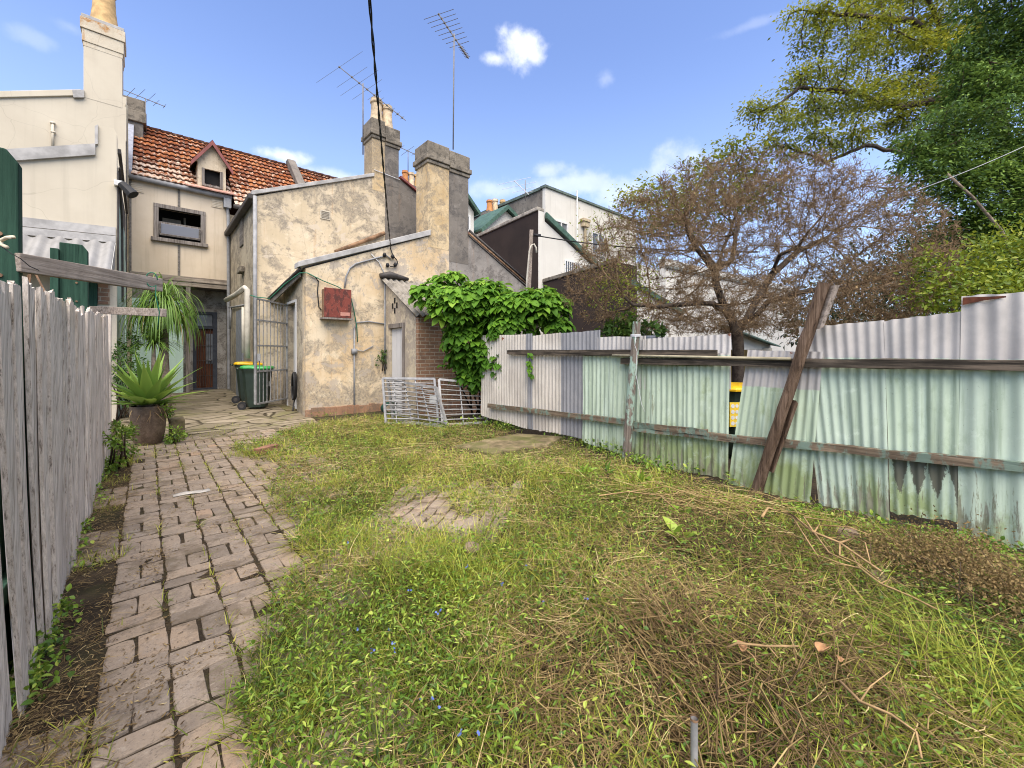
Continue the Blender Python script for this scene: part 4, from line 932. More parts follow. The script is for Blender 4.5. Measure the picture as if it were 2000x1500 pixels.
# ================================================================ dark-walled white house (third along)
YD = 11.0; XD = onY(1051, 500, YD)[0]
DH = thing('dark_walled_house', 'white rear walled house with brown black side walls and green roof edges', 'house', (XD, YD, 0))
zt1 = onY(1051, 411, YD)[2]; Yb = onX(938, 463, XD)[1]; zt0 = onX(938, 463, XD)[2]
rb = onY(1166, 522, YD)
m = MB(); m.prism([at(XD, YD+.0, 0), at(XD, YD+.0, zt1), at(XD, Yb+2, zt0-.1), at(XD, Yb+2, 0)], (.25, 0, 0)); m.build('wall', BROWNW, DH)
m = MB(); m.prism([at(XD-.06, YD-.02, zt1), at(XD-.06, Yb+2, zt0-.1), at(XD-.06, Yb+2, zt0+.05), at(XD-.06, YD-.02, zt1+.14)], (.38, 0, 0)); m.build('coping', plain('stained_pale_coping', (.30, .27, .22), .9, .4, 5), DH, bevel=.03)
zst = onY(1066, 428, YD)[2]; xst = XD+.36
m = MB(); m.prism([at(XD+.252, YD, 0), at(rb[0]+.3, YD, 0), at(rb[0]+.3, YD, rb[2]-.25), at(xst, YD, zst-.1), at(xst-.04, YD, zt1+.02), at(XD+.252, YD, zt1+.1)], (0, .2, 0)); m.prism([at(XD+.002, YD-.02, 0), at(XD+.25, YD-.02, 0), at(XD+.25, YD-.02, zt1-.002), at(XD+.002, YD-.02, zt1-.002)], (0, .018, 0)); m.build('wall', WHITEW, DH)
m = MB(); A = at(xst-.02, YD-.14, zst-.0); B = at(rb[0]+.35, YD-.14, rb[2]-.22)
m.prism([A, B, B+at(0, 0, .2), A+at(0, 0, .22)], (0, .1, 0)); m.build('barge', GREENTRIM, DH)
m = MB(); m.prism([A+at(0, .1, .10), B+at(0, .1, .10), B+at(0, 4.5, .10), A+at(0, 4.5, .10)], (0, 0, .06)); m.build('roof', GALVB, DH)
def barred_window(parent, px0, py0, px1, py1, Y, bars=7):
    a = onY(px0, py0, Y); b = onY(px1, py1, Y); z0, z1 = min(a[2], b[2]), max(a[2], b[2])
    m = MB(); m.bb((a[0], Y-.02, z0), (b[0], Y-.004, z1)); w_ = m.build('window', GLASS, parent)
    m = MB(); t = .05
    m.bb((a[0]-t, Y-.06, z0-t), (a[0], Y-.003, z1+t)); m.bb((b[0], Y-.06, z0-t), (b[0]+t, Y-.003, z1+t)); m.bb((a[0], Y-.06, z1), (b[0], Y-.003, z1+t)); m.bb((a[0], Y-.06, z0-t), (b[0], Y-.003, z0)); m.build('frame', WHITETRIM, w_)
    m = MB()
    for k in range(bars): x = a[0]+(b[0]-a[0])*(k+.5)/bars; m.tube([at(x, Y-.09, z0-.03), at(x, Y-.09, z1+.03)], .018, 5)
    m.build('grille', WHITETRIM, w_)
    return w_
barred_window(DH, 1103, 510, 1131, 537, YD)
# lower rear wing of it
XD2 = XD+.25; YD2 = onX(1237, 600, XD2)[1]; za = onX(1056, 553, XD2)[2]; zb2 = onX(1203, 512, XD2)[2]
m = MB(); m.prism([at(XD2, YD2, 0), at(XD2, YD2, zb2-.2), at(XD2, onX(1203, 512, XD2)[1], zb2), at(XD2, YD-.03, za), at(XD2, YD-.03, 0)], (.2, 0, 0)); m.build('wall', BROWNW, DH)
m = MB(); yy = onX(1203, 512, XD2)[1]; m.prism([at(XD2-.05, yy, zb2), at(XD2-.05, YD-.03, za), at(XD2-.05, YD-.03, za+.14), at(XD2-.05, yy, zb2+.14)], (.3, 0, 0)); m.build('coping', plain('lichen_coping', (.16, .14, .11), .9, .5, 6), DH, bevel=.02)
r_ = onY(1345, 640, YD2)
m = MB(); m.prism([at(XD2+.203, YD2, 0), at(r_[0], YD2, 0), at(r_[0], YD2, onY(1330, 618, YD2)[2]), at(XD2+.203, YD2, onY(1240, 556, YD2)[2])], (0, .2, 0)); m.build('wall', WHITEW, DH)
A = onY(1238, 556, YD2-.1); B = onY(1336, 615, YD2-.1); m = MB(); m.prism([A, B, B+at(0, 0, .16), A+at(0, 0, .16)], (0, .09, 0)); m.build('barge', GREENTRIM, DH)
m = MB(); m.prism([A+at(.45, .1, -.12), B+at(0, .1, .07), B+at(0, 3.6, .07), A+at(.45, 3.6, -.12)], (0, 0, .05)); m.build('roof', GALVB, DH)
barred_window(DH, 1256, 632, 1270, 662, YD2, 5); barred_window(DH, 1276, 633, 1299, 664, YD2, 7)
# gabled dormers
def gable(px_pk, py_pk, px_l, py_l, px_r, py_r, Y, depth=2.0):
    pk = onY(px_pk, py_pk, Y); l = onY(px_l, py_l, Y); r = onY(px_r, py_r, Y); zb = min(l[2], r[2])-.9
    l[2] = pk[2]+(l[2]-pk[2]); m = MB(); m.prism([at(l[0]+.2, Y, zb), at(r[0]-.2, Y, zb), at(r[0]-.2, Y, r[2]+.1), at(pk[0], Y, pk[2]-.1), at(l[0]+.2, Y, l[2]+.1)], (0, depth, 0)); d = m.build('dormer', WHITEW, DH)
    m = MB()
    for q in (l, r):
        A = at(q[0], Y-.25, q[2]); P = at(pk[0], Y-.25, pk[2]); m.prism([A, P, P+at(0, depth+.3, 0), A+at(0, depth+.3, 0)], (0, 0, .10)); m.prism([A+at(0, -.03, -.12), P+at(0, -.03, -.12), P+at(0, -.03, .08), A+at(0, -.03, .08)], (0, .025, 0))
    m.build('roof', GREENTRIM, d)
    c = at((l[0]+r[0])/2, Y-.02, zb+.55); m = MB(); m.box(c, (.7, .03, .6)); w_ = m.build('window', GLASS, d)
    m = MB(); m.box(c+at(0, -.01, .34), (.85, .05, .09)); m.box(c+at(0, -.01, -.34), (.85, .05, .09)); m.box(c+at(-.38, -.01, 0), (.09, .05, .6)); m.box(c+at(.38, -.01, 0), (.09, .05, .6)); m.box(c+at(0, -.01, 0), (.06, .05, .6)); m.build('frame', WHITETRIM, w_)
gable(986, 406, 934, 452, 1040, 462, 15.6)
gable(905, 380, 872, 410, 932, 420, 15.6)
m = MB(); A = onY(855, 440, 16.4); m.prism([at(A[0], 16.4, 3), at(XD-.05, 16.4, 3), at(XD-.05, 16.4, A[2]-.6), at(A[0], 16.4, A[2]-.3)], (0, .2, 0)); m.build('wall', WHITEW, DH)
tile_roof(DH, at(A[0]+.2, 15.4, A[2]-1.2), (1, 0, 0), XD-A[0]-.4, (0, ca, sa), 2.4, seed=5)
cq = onY(972, 415, 18.0); m = MB(); m.bb((cq[0]-.65, 18, cq[2]-3), (cq[0]+.9, 18.7, cq[2])); m.bb((cq[0]-.7, 17.94, cq[2]-.3), (cq[0]+.95, 18.76, cq[2]-.1)); ch4 = m.build('chimney', GREY, DH, bevel=.02)
for dx_, hh, mt in ((-.35, .7, POTORANGE), (.05, .85, POTPALE), (.62, .95, POTCLAY)): pot(ch4, at(cq[0]+dx_, 18.3, cq[2]-.02), hh, .19, mt)
# ================================================================ tall white block
YW = 14.6; XWh = onY(1065, 500, YW)[0]; ztw = onY(1065, 366, YW)[2]
WB = thing('white_apartment_block', 'tall flat roofed white building with grey side wall behind the bare tree', 'building', (XWh, YW, 0))
zw2 = onY(1230, 420, YW)[2]; xw2 = onX(1065, 400, 30)[0]
xw2 = onY(1243, 500, YW)[0]
wins = [(1084, 432, 1106, 462), (1156, 455, 1178, 500)]
m = MB(); m.bb((XWh+.002, YW, 0), (xw2, YW+.2, ztw)); m.build('wall', WHITEW, WB)
m = MB(); m.bb((XWh, YW+.2, 0), (XWh+.25, YW+9, ztw-.05)); m.build('wall', GREY, WB)
m = MB(); m.bb((XWh-.08, YW-.08, ztw+.002), (xw2, YW+.3, ztw+.12)); m.bb((XWh-.08, YW+.3, ztw-.048), (XWh+.3, YW+9, ztw+.10)); m.build('coping', plain('dark_green_grey_coping', (.10, .13, .11), .7, .3, 5), WB)
m = MB(); m.bb((XWh+.3, YW+.3, ztw-.3), (xw2, YW+9, ztw-.2)); m.build('roof', GALVB, WB)
for (px0, py0, px1, py1) in wins:
    a = onY(px0, py0, YW); b = onY(px1, py1, YW); z0, z1 = b[2], a[2]
    m = MB(); m.bb((a[0], YW-.02, z0), (b[0], YW-.004, z1)); w_ = m.build('window', GLASS, WB)
    m = MB(); t = .09; xm_ = (a[0]+b[0])/2
    m.bb((a[0]-t, YW-.07, z0-t), (a[0], YW-.003, z1+t)); m.bb((b[0], YW-.07, z0-t), (b[0]+t, YW-.003, z1+t)); m.bb((a[0], YW-.07, z1), (b[0], YW-.003, z1+t)); m.bb((a[0], YW-.09, z0-t), (b[0], YW-.003, z0)); m.bb((xm_-.04, YW-.06, z0), (xm_+.04, YW-.003, z1)); m.build('frame', WHITETRIM, w_)
m = MB(); m.tube([onY(1127, 372, YW-.06), onY(1127, 480, YW-.06)], .05, 6); m.build('downpipe', WHITETRIM, WB)
m = MB(); m.box(onY(1143, 437, YW-.12), (.5, .24, .36)); m.box(onY(1143, 431, YW-.14), (.62, .3, .14)); m.tube([onY(1143, 440, YW-.1), onY(1143, 492, YW-.1)], .08, 8); m.build('rainwater_head', plain('stained_cream_metal', (.42, .34, .22), .8, .3, 6), WB)
# further white wings, seen through the bare tree
WW = thing('white_cottage', 'low white rendered rear wing with green roofed lean-to behind the tree trunk', 'house', onY(1400, 690, 7.0))
YC = 7.6
m = MB(); a = onY(1300, 520, YC); b = onY(1560, 560, YC)
m.prism([at(a[0], YC, 0), at(b[0], YC, 0), at(b[0], YC, onY(1550, 560, YC)[2]), at(a[0], YC, onY(1300, 505, YC)[2])], (0, .25, 0)); m.build('wall', WHITEW, WW)
m = MB(); A = onY(1230, 490, YC+1.6); B = onY(1400, 430, YC+1.6)
m.prism([at(A[0], YC+2.4, 0), at(B[0]+3.2, YC+2.4, 0), at(B[0]+3.2, YC+2.4, A[2]-.5), at(A[0], YC+2.4, A[2])], (0, .25, 0)); m.build('wall', WHITEW, WW)
m = MB(); p0 = onY(1440, 646, YC-.5); p1 = onY(1525, 678, YC-.5); m.prism([p0, p1, p1+at(0, .7, .15), p0+at(0, .7, .15)], (0, 0, .06)); m.prism([p0+at(-.6, 0, .10), p0, p0+at(0, .7, .15), p0+at(-.6, .7, .25)], (0, 0, .05)); m.build('roof', GREENTRIM, WW)
m = MB(); q = onY(1500, 690, YC-.2); m.bb((q[0]-.2, YC-.45, 0), (q[0]+.8, YC-.002, p1[2]-.05)); m.build('wall', WHITEW, WW)
m = MB(); a = onY(1310, 640, YC); m.bb((a[0]-.1, YC-.5, 0), (a[0]+.9, YC-.002, onY(1310, 632, YC)[2])); m.build('wall', WHITEW, WW)
m = MB(); m.beam(onY(1300, 520, YC-.04), onY(1555, 572, YC-.04), .06, .1); m.build('gutter', plain('grey_green_gutter', (.16, .17, .15)), WW)
# ================================================================ left paling fence
PF = thing('paling_fence', 'leaning grey weathered timber paling fence along the brick path', 'fence', (-.41, 5, 0))
rg = np.random.default_rng(21)
def paling_panel(y0, y1, lean, x_off, seed, label=None):
    m = MB(); y = y0
    while y < y1:
        w = rg.uniform(.085, .15); top = 1.70+.043*(y-2.4)+rg.normal()*.018; th = .014+.004*rg.random()
        xo = x_off+rg.normal()*.011; slp = rg.normal()*.02; ln = lean+rg.normal()*.008; zb = -.05
        n = 5; V = []
        for q in range(2):
            for i in range(n+1):
                s_ = i/n; e = rg.normal()*.010
                for k in range(7):
                    z = zb+(top-zb)*k/6
                    if k == 6: z += slp*(s_-.5)+rg.normal()*.005-(.04 if rg.random() < .04 else 0)
                    split = .004*math.sin(s_*17+seed+k*.3)
                    V.append((-.41+xo+(th if q == 0 else 0)+split+.03*math.sin(k*.6+y)*.2, y+w*s_-ln*z, z))
        F = []
        for i in range(n):
            for k in range(6):
                a = i*7+k; F.append((a, a+7, a+8, a+1)); b = (n+1)*7+a; F.append((b, b+1, b+8, b+7))
        for k in range(6):
            F.append((k, k+1, (n+1)*7+k+1, (n+1)*7+k)); a = n*7+k; F.append((a, (n+1)*7+a, (n+1)*7+a+1, a+1))
        for i in range(n): a = i*7+6; F.append((a, a+7, (n+1)*7+a+7, (n+1)*7+a))
        m.add(V, F); y += w+rg.uniform(-.002, .009)
    return m.build('paling_panel', PALING, PF)
def yshift(px, lean, z): return None
paling_panel(1.30, 3.05, .20, .00, 1)
paling_panel(3.075, 4.19, .15, .012, 2)
paling_panel(4.23, 8.0, .065, -.006, 3)
m = MB(); 
for z in (.45, 1.25): m.bb((-.50, 1.4, z), (-.425, 8.0, z+.08))
m.build('rail', GREENW, PF)
m = MB(); m.bb((-.475, 2.6, .05), (-.455, 4.6, 1.58)); m.build('backing_board', GREENW, PF)
m = MB(); m.bb((-.47, 8.0, -.1), (-.39, 8.09, 2.03)); m.build('post', PALING, PF, bevel=.01)
# green posts behind the fence
def gpost(px, Y0, wtop, ztop, w, d, lab):
    t = thing('green_post', lab, 'post', Y0)
    m = MB(); c = np.array(Y0)
    m.prism([c+at(-w/2, 0, -.1), c+at(w/2, 0, -.1), c+at(w/2-.01, 0, ztop-.06), c+at(w/2-.05, 0, ztop), c+at(-w/2, 0, ztop)], (0, d, 0)); p = m.build('post', GREENW, t, bevel=.008)
    m = MB()
    for z in (ztop-.42, ztop-.62): m.tube([c+at(w*.08, -.012, z), c+at(w*.08, .01, z)], .010, 10)
    m.build('bolt', RUSTPIPE, t)
    return t
P1 = onT(-8, 700, 1.98); P1[2] = 0
g = gpost(0, P1, 0, onT(0, 285, 1.98)[2], .16, .09, 'tall green timber post with rusty bolts at the edge of the photo')
P2 = onX(145, 600, -.60); P2[2] = 0; z2 = onX(145, 476, -.60)[2]
g2 = gpost(0, P2, 0, z2, .22, .12, 'second green timber post with clipped corner in front of the awning')
m = MB(); m.bb(P2+at(-.17, -.05, -.1), P2+at(-.111, .08, z2-.08)); m.build('post', GREENW, g2)
# weathered beams
A = onT(30, 512, 2.02); B = onT(312, 557, 2.95)
b1 = MB(); b1.beam(A, B, .045, .092); tag(b1.build('timber_beam', WBEAM, bevel=.004), 'long weathered grey beam jutting from the tall green post over the path', 'beam')
A = onT(178, 605, 4.9); B = onT(321, 611, 4.4); b2 = MB(); b2.beam(A, B, .045, .085); tag(b2.build('timber_beam', WBEAM, bevel=.004), 'short weathered grey beam at the far end of the paling fence', 'beam')
m = MB(); w0 = onT(300, 548, 2.86)
m.tube([w0+at(.03*math.cos(a)-.01, -.04+.0*a, .05*math.sin(a)) for a in np.linspace(0, 5.5, 14)]+[w0+at(.01, -.03, -.10), w0+at(.03, -.03, -.22), w0+at(.02, -.02, -.34)], .0035, 5); tag(m.build('wire_loop', ROPEG, None, True), 'green wire looped round the end of the long weathered beam', 'wire')
m = MB(); q0 = onT(0, 478, 1.93); m.tube([q0+at(-.02, -.02, -.02), onT(5, 468, 1.90), onT(14, 464, 1.88), onT(26, 463, 1.86), onT(27, 465, 1.86)], .008, 6); m.tube([onT(1, 470, 1.9), onT(3, 478, 1.9), onT(14, 483, 1.88)], .008, 6); tag(m.build('cleat_hook', plain('bone_plastic', (.55, .47, .34)), None, True), 'bone coloured hook fixed on the tall green post', 'hook')
m = MB(); m.tube([onT(1, 480, 1.9), onT(20, 494, 1.88), onT(40, 505, 1.9), onT(58, 520, 1.95), onT(76, 528, 2.0)], .0022, 4); tag(m.build('loose_wire', CABLE, None, True), 'thin loose wire hanging from the tall green post', 'wire')
# hanging basket behind the fence
hb = onT(62, 500, 5.0); HB = thing('hanging_basket', 'hanging basket on three thin chains under the corrugated awning', 'basket', hb)
m = MB()
for (px, py) in ((38, 592), (51, 598), (97, 588)): m.tube([onT(62, 520, 5.0), onT(px, py, 5.0)], .010, 5)
m.build('chain', RUSTPIPE, HB)
m = MB(); c = onT(66, 592, 5.0); m.lathe(c+at(0, 0, -.27), [(.08, 0), (.18, .1), (.22, .2)], 12); m.build('bowl', plain('terracotta_plastic', (.38, .17, .09)), HB, True)
# floodlight on the corner of the cream house
fc = onY(231, 358, YL1-.05); FL = thing('floodlight', 'black security floodlight fixed on the corner of the cream house', 'light', fc)
m = MB(); m.tube([fc, fc+at(.12, -.05, -.05)], .05, 8); m.box(fc, (.12, .1, .1)); m.build('bracket', WHITETRIM, FL)
m = MB(); m.tube([fc+at(.05, -.08, -.02), fc+at(.14, -.12, -.12), fc+at(.22, -.16, -.22)], [.07, .085, .10], 10); m.tube([fc+at(.1, .02, -.05), fc+at(.24, .0, -.17)], [.06, .07], 10); m.build('lamp_head', BLACK, FL, True, auto=.6)

# ================================================================ right corrugated fence
XF = 5.05
CF = thing('corrugated_fence', 'patchwork corrugated iron fence painted mint below and bare grey above the rail', 'fence', (XF, 3, 0))
def sheet(tl, tr, br, bl, mat, X=XF, seed=0, pitch=.076, amp=.010, label=None, wob=.020, rag=(.012, .02)):
    P = [onX(px, py, X) for px, py in (tl, tr, br, bl)]
    return corr('metal_sheet', P[0], P[1], P[2], P[3], pitch, amp, mat, CF, rows=10, wob=wob, label=label, seed=seed, ragged=rag)
sheet((940, 655), (1030, 653), (1030, 838), (940, 812), PINKW, XF, 1)
sheet((1027, 652), (1040, 651), (1040, 840), (1027, 836), GALVB, XF-.012, 2, label='narrow dark grey corrugated strip')
sheet((1037, 656), (1095, 650), (1095, 848), (1037, 838), PINKW, XF-.004, 3)
sheet((1090, 651), (1172, 645), (1172, 866), (1090, 846), GALVB, XF+.012, 4, label='blue grey corrugated sheet with rust spots')
sheet((1138, 690), (1222, 690), (1216, 889), (1138, 862), MINT_A, XF-.010, 5, rag=(0, .03))
sheet((1168, 658), (1262, 656), (1262, 760), (1168, 760), GALV, XF+.020, 6)
sheet((1222, 690), (1340, 690), (1340, 922), (1216, 898), MINT_B, XF-.004, 7)
sheet((1250, 663), (1428, 652), (1428, 760), (1250, 760), GALV, XF+.022, 8)
sheet((1336, 690), (1425, 690), (1422, 937), (1336, 920), MINT_B, XF-.014, 9, label='worn mint corrugated sheet beside the gap')
sheet((1460, 684), (1607, 688), (1582, 982), (1422, 944), MINT_C, XF-.03, 10, label='leaning mint corrugated sheet with bare grey top')
sheet((1560, 640), (1727, 626), (1738, 1024), (1600, 985), MINT_E, XF, 11, pitch=.085)
sheet((1726, 627), (1880, 608), (1870, 1020), (1739, 1000), MINT_D, XF-.016, 12, pitch=.085, label='mint corrugated sheet with dark drip stains below the rail')
sheet((1878, 579), (2006, 570), (2004, 1076), (1869, 1042), MINT_E, XF-.03, 13, pitch=.105, amp=.013)
yy = onX(2004, 700, XF)[1]
for k in range(2):
    corr('metal_sheet', (XF, yy-.8*k+.03, 1.9), (XF, yy-.8*k-.80, 1.88), (XF, yy-.8*k-.80, .0), (XF, yy-.8*k+.03, .0), .085, .011, MINT_E, CF, rows=6, wob=.01, seed=20+k)
# rust along the top of the tallest sheet
p_ = onX(1880, 581, XF-.05); q_ = onX(1965, 578, XF-.05); m = MB()
m.prism([p_, q_, q_+at(0, 0, -.012), (p_+q_)/2+at(0, 0, -.03), p_+at(0, 0, -.062)], (-.004, 0, 0)); m.build('patch', plain('deep_rust', (.10, .032, .016), .9, .4, 20), CF)
def rail(px0, py0, px1, py1, X, w, h, mat, label=None):
    A = onX(px0, py0, X); B = onX(px1, py1, X); m = MB(); n = 12; rg2 = np.random.default_rng(int(px0))
    for k in range(n):
        pass
    d = B-A; L = np.linalg.norm(d); V = []; F = []
    for k in range(n+1):
        P = A+d*k/n; j = rg2.normal(size=8)*.004
        for qi, (dx, dz) in enumerate(((-w/2, -h/2), (w/2, -h/2), (w/2, h/2), (-w/2, h/2))): V.append(P+at(dx+j[qi], 0, dz+j[qi+4]))
    for k in range(n):
        for q in range(4): F.append((k*4+q, k*4+(q+1) % 4, k*4+4+(q+1) % 4, k*4+4+q))
    F += [(3, 2, 1, 0), (n*4, n*4+1, n*4+2, n*4+3)]
    m.add(V, F); return m.build('rail', mat, CF, label=label)
rail(992, 688, 1400, 690, XF-.06, .05, .085, DRAIL)
rail(1214, 705, 2060, 714, XF-.075, .05, .085, DRAIL)
rail(954, 792, 1222, 824, XF-.06, .05, .075, LRAIL)
rail(1234, 836, 2060, 919, XF-.065, .05, .075, LRAIL)
rail(1236, 829, 1382, 845, XF-.08, .04, .07, LRAIL, label='short extra rail offcut')
m = MB(); m.tube([onX(1196, 694, XF-.12), onX(1300, 696, XF-.12), onX(1545, 701, XF-.12)], .016, 8); m.build('pipe', plain('olive_grey_pipe', (.27, .24, .16), .8, .25, 9), CF, True)
# post
pb = onX(1221, 914, XF-.16); pt = onX(1244, 628, XF-.16); m = MB()
m.tube([pb+at(0, 0, -.15), pb+(pt-pb)*.33, pb+(pt-pb)*.66, pt], [.062, .058, .056, .052], 9); m.build('post', OLDPOST, CF, True, auto=.5)
m = MB(); c = pb+(pt-pb)*.90
for k in range(3):
    m.tube([c+at(.063*math.cos(a), .063*math.sin(a), .012*k) for a in np.linspace(0, 6.2, 12)], .006, 5)
m.tube([c+at(-.06, -.04, 0), c+at(-.07, -.03, -.12), c+at(-.05, -.05, -.2), c+at(-.06, -.04, -.5), c+at(-.02, -.10, -.9), c+at(.0, -.14, -1.0)], .004, 4); m.build('wire', WIREW, CF, True)
# leaning pole
lb = onZ(1476, 968, -.1); lt = onX(1609, 552, XF-.16)
LP = thing('leaning_post', 'thick split brown timber post leaning against the corrugated fence', 'post', lb)
d = lt-lb; ux = unit(np.cross(d, [0, 1, 0.])); ux = ux*np.sign(ux[1] if abs(ux[1]) > .1 else 1); uy = unit(np.cross(d, ux))
V = []; F = []; n = 16; rg2 = np.random.default_rng(4); k_ = 8
for i in range(n+1):
    s_ = i/n; w1 = .058-.010*s_; w2 = .050; bite = 0
    if .50 < s_ < .62: bite = .035
    if s_ > .80: bite = .02
    for q in range(k_):
        a = 2*PI*q/k_+.4; r = 1/max(abs(math.cos(a)), abs(math.sin(a)), .78)
        x = w1*math.cos(a)*r; y = w2*math.sin(a)*r
        if x > .02: x -= bite*.8
        V.append(lb+d*s_+ux*(x+rg2.normal()*.003)+uy*(y+rg2.normal()*.003)+ux*.012*math.sin(s_*5))
for i in range(n):
    for q in range(k_): F.append((i*k_+q, i*k_+(q+1) % k_, (i+1)*k_+(q+1) % k_, (i+1)*k_+q))
F.append(tuple(range(k_-1, -1, -1))); F.append(tuple(n*k_+q for q in range(k_)))
m = MB(); m.add(V, F); m.build('post', POLE, LP, True, auto=.6)
fx = np.array([SN*0+CS, -SN, 0]); c0 = lb+d*.80; c1 = lb+d*.985
m = MB(); m.prism([c0+fx*.055, c0+fx*.10+at(0, 0, .02), c1+fx*.115, c1+fx*.06], (-.05, -.05, 0)); m.build('splinter', WBEAM, LP)
c0 = lb+d*.13; c1 = lb+d*.48
m = MB(); m.prism([c0+fx*.05, c1+fx*.055, c1+fx*.078+at(0, 0, -.03), c0+fx*.070], (-.05, -.05, 0)); m.build('splinter', POLE, LP)
# olive palings beyond the gap
NF = thing('olive_paling_fence', 'short olive paling fence beyond the gap in the corrugated iron', 'fence', onT(1445, 760, 6.6))
m = MB()
for k in range(6):
    a = onT(1412+k*14, 683, 7.4); m.box(at(a[0], a[1], (a[2])/2+.1), (.10, .10, a[2]-.2), np.array([[CS, SN, 0], [-SN, CS, 0], [0, 0, 1]])@np.diag([1.0, .2, 1]))
m.build('paling_panel', PALEFENCE, NF)
# ================================================================ wheelie bins
def wheelie(name, lidmat, label, loc, rz, sticker=False):
    t = thing(name, label, 'bin', loc, 'wheelie bins', rz)
    t.scale = (.90, .90, .93); V = []; F = []
    prof = [(.0, .42, .40), (.12, .46, .46), (.80, .54, .58), (.90, .56, .61), (.93, .59, .65), (.97, .59, .65)]
    n = 16
    for (z, a, b) in prof:
        for q in range(n):
            an = 2*PI*(q+.5)/n; c_, s_ = math.cos(an), math.sin(an); r = 1/max(abs(c_), abs(s_)); r = min(r, 1.30)
            V.append((c_*r*a/2, s_*r*b/2, z+.05))
    for i in range(len(prof)-1):
        for q in range(n): F.append((i*n+q, i*n+(q+1) % n, (i+1)*n+(q+1) % n, (i+1)*n+q))
    F.append(tuple(range(n-1, -1, -1)))
    m = MB(); m.add(V, F); m.build('body', BINGREEN, t, True, local=True, auto=.6)
    V = []; F = []
    for (z, k) in ((1.022, 1.04), (1.05, 1.05), (1.075, 1.0), (1.095, .85)):
        for q in range(n):
            an = 2*PI*(q+.5)/n; c_, s_ = math.cos(an), math.sin(an); r = min(1/max(abs(c_), abs(s_)), 1.30); V.append((c_*r*.30*k, s_*r*.335*k-.01, z+.02*(s_*r < 0)*-1))
    for i in range(3):
        for q in range(n): F.append((i*n+q, i*n+(q+1) % n, (i+1)*n+(q+1) % n, (i+1)*n+q))
    F.append(tuple(3*n+q for q in range(n))); F.append(tuple(range(n-1, -1, -1)))
    m = MB(); m.add(V, F); m.build('lid', lidmat, t, True, local=True, auto=.6)
    for sx in (-1, 1):
        m = MB(); m.tube([(sx*.22, .27, .10), (sx*.28, .27, .10)], .10, 16); wh = m.build('wheel', BLACK, t, False, local=True)
        m = MB(); m.tube([(sx*.281, .27, .10), (sx*.285, .27, .10)], .05, 12); m.build('rim', GUTTER, wh, local=True)
    m = MB(); m.tube([(-.25, .34, 1.0), (-.25, .40, 1.03), (.25, .40, 1.03), (.25, .34, 1.0)], .018, 6); m.build('handle', BINGREEN, t, True, local=True)
    if sticker:
        m = MB(); m.box((-.18, -.288, .66), (.16, .006, .36)); st = m.build('sticker', STICKER, t, local=True)
        m = MB()
        for k in range(4):
            m.tube([(-.21, -.293, .53+.085*k), (-.21, -.2915, .53+.085*k)], .030, 10); m.tube([(-.145, -.293, .53+.085*k), (-.145, -.2915, .53+.085*k)], .026, 10)
        m.build('symbols', WHITETRIM, st, local=True)
        m = MB()
        for zc in (.72, .56):
            m.tube([(.11+.05*math.cos(a), -.295, zc+.06*math.sin(a)) for a in np.linspace(.4, 5.6, 14)], .010, 5)
        m.build('mark', PALEMARK, t, local=True)
    else:
        m = MB(); m.box((-.02, -.288, .62), (.10, .006, .12)); m.build('mark', PALEMARK, t, local=True)
    return t
bp = onT(503, 700, 9.75); bz = float(ground_z(bp[0], bp[1]))
wheelie('wheelie_bin', LIDGREEN, 'dark green wheelie bin with bright green lid behind the barred gate', (bp[0], bp[1], bz), math.radians(62))
bp2 = onT(489, 700, 10.4); wheelie('wheelie_bin', LIDYELLOW, 'dark green wheelie bin with yellow lid in the courtyard behind the green lidded one', (bp2[0], bp2[1], float(ground_z(*bp2[:2]))+.07), math.radians(64))
bp3 = onT(1433, 800, 5.9); wheelie('wheelie_bin', LIDYELLOW, 'yellow lidded wheelie bin with yellow sticker seen through the fence gap', (bp3[0], bp3[1], .0), -TH+.1, True)
# ================================================================ barred security gate
ga = onX(561, 690, cornerX-.02); gb = onT(499, 690, 8.95)
SG = thing('security_gate', 'grey steel barred gate standing open against the rear wing corner', 'gate', (ga[0], ga[1], .3))
zt_g = 2.64; zb_g = .34; d = (gb-ga); d[2] = 0; L = np.linalg.norm(d); d /= L
m = MB(); r = .020
def gp(s_, z): return at(ga[0]+d[0]*s_, ga[1]+d[1]*s_, z)
m.beam(gp(0, zb_g), gp(0, zt_g), .045, .045, (d[1], -d[0], 0)); m.beam(gp(L, zb_g), gp(L, zt_g), .045, .045, (d[1], -d[0], 0))
for z in (zb_g, 1.05, 1.62, 2.18, zt_g): m.beam(gp(.023, z), gp(L-.023, z), .035, .035)
m.build('frame', PAINTSTEEL, SG)
m = MB()
for k in range(1, 9): m.tube([gp(L*k/9, zb_g+.02), gp(L*k/9, zt_g-.02)], .010, 6)
m.build('bars', PAINTSTEEL, SG)
m = MB(); m.box(gp(L-.06, 1.36), (.12, .07, .16)); m.build('lock_box', STEEL, SG, bevel=.005)
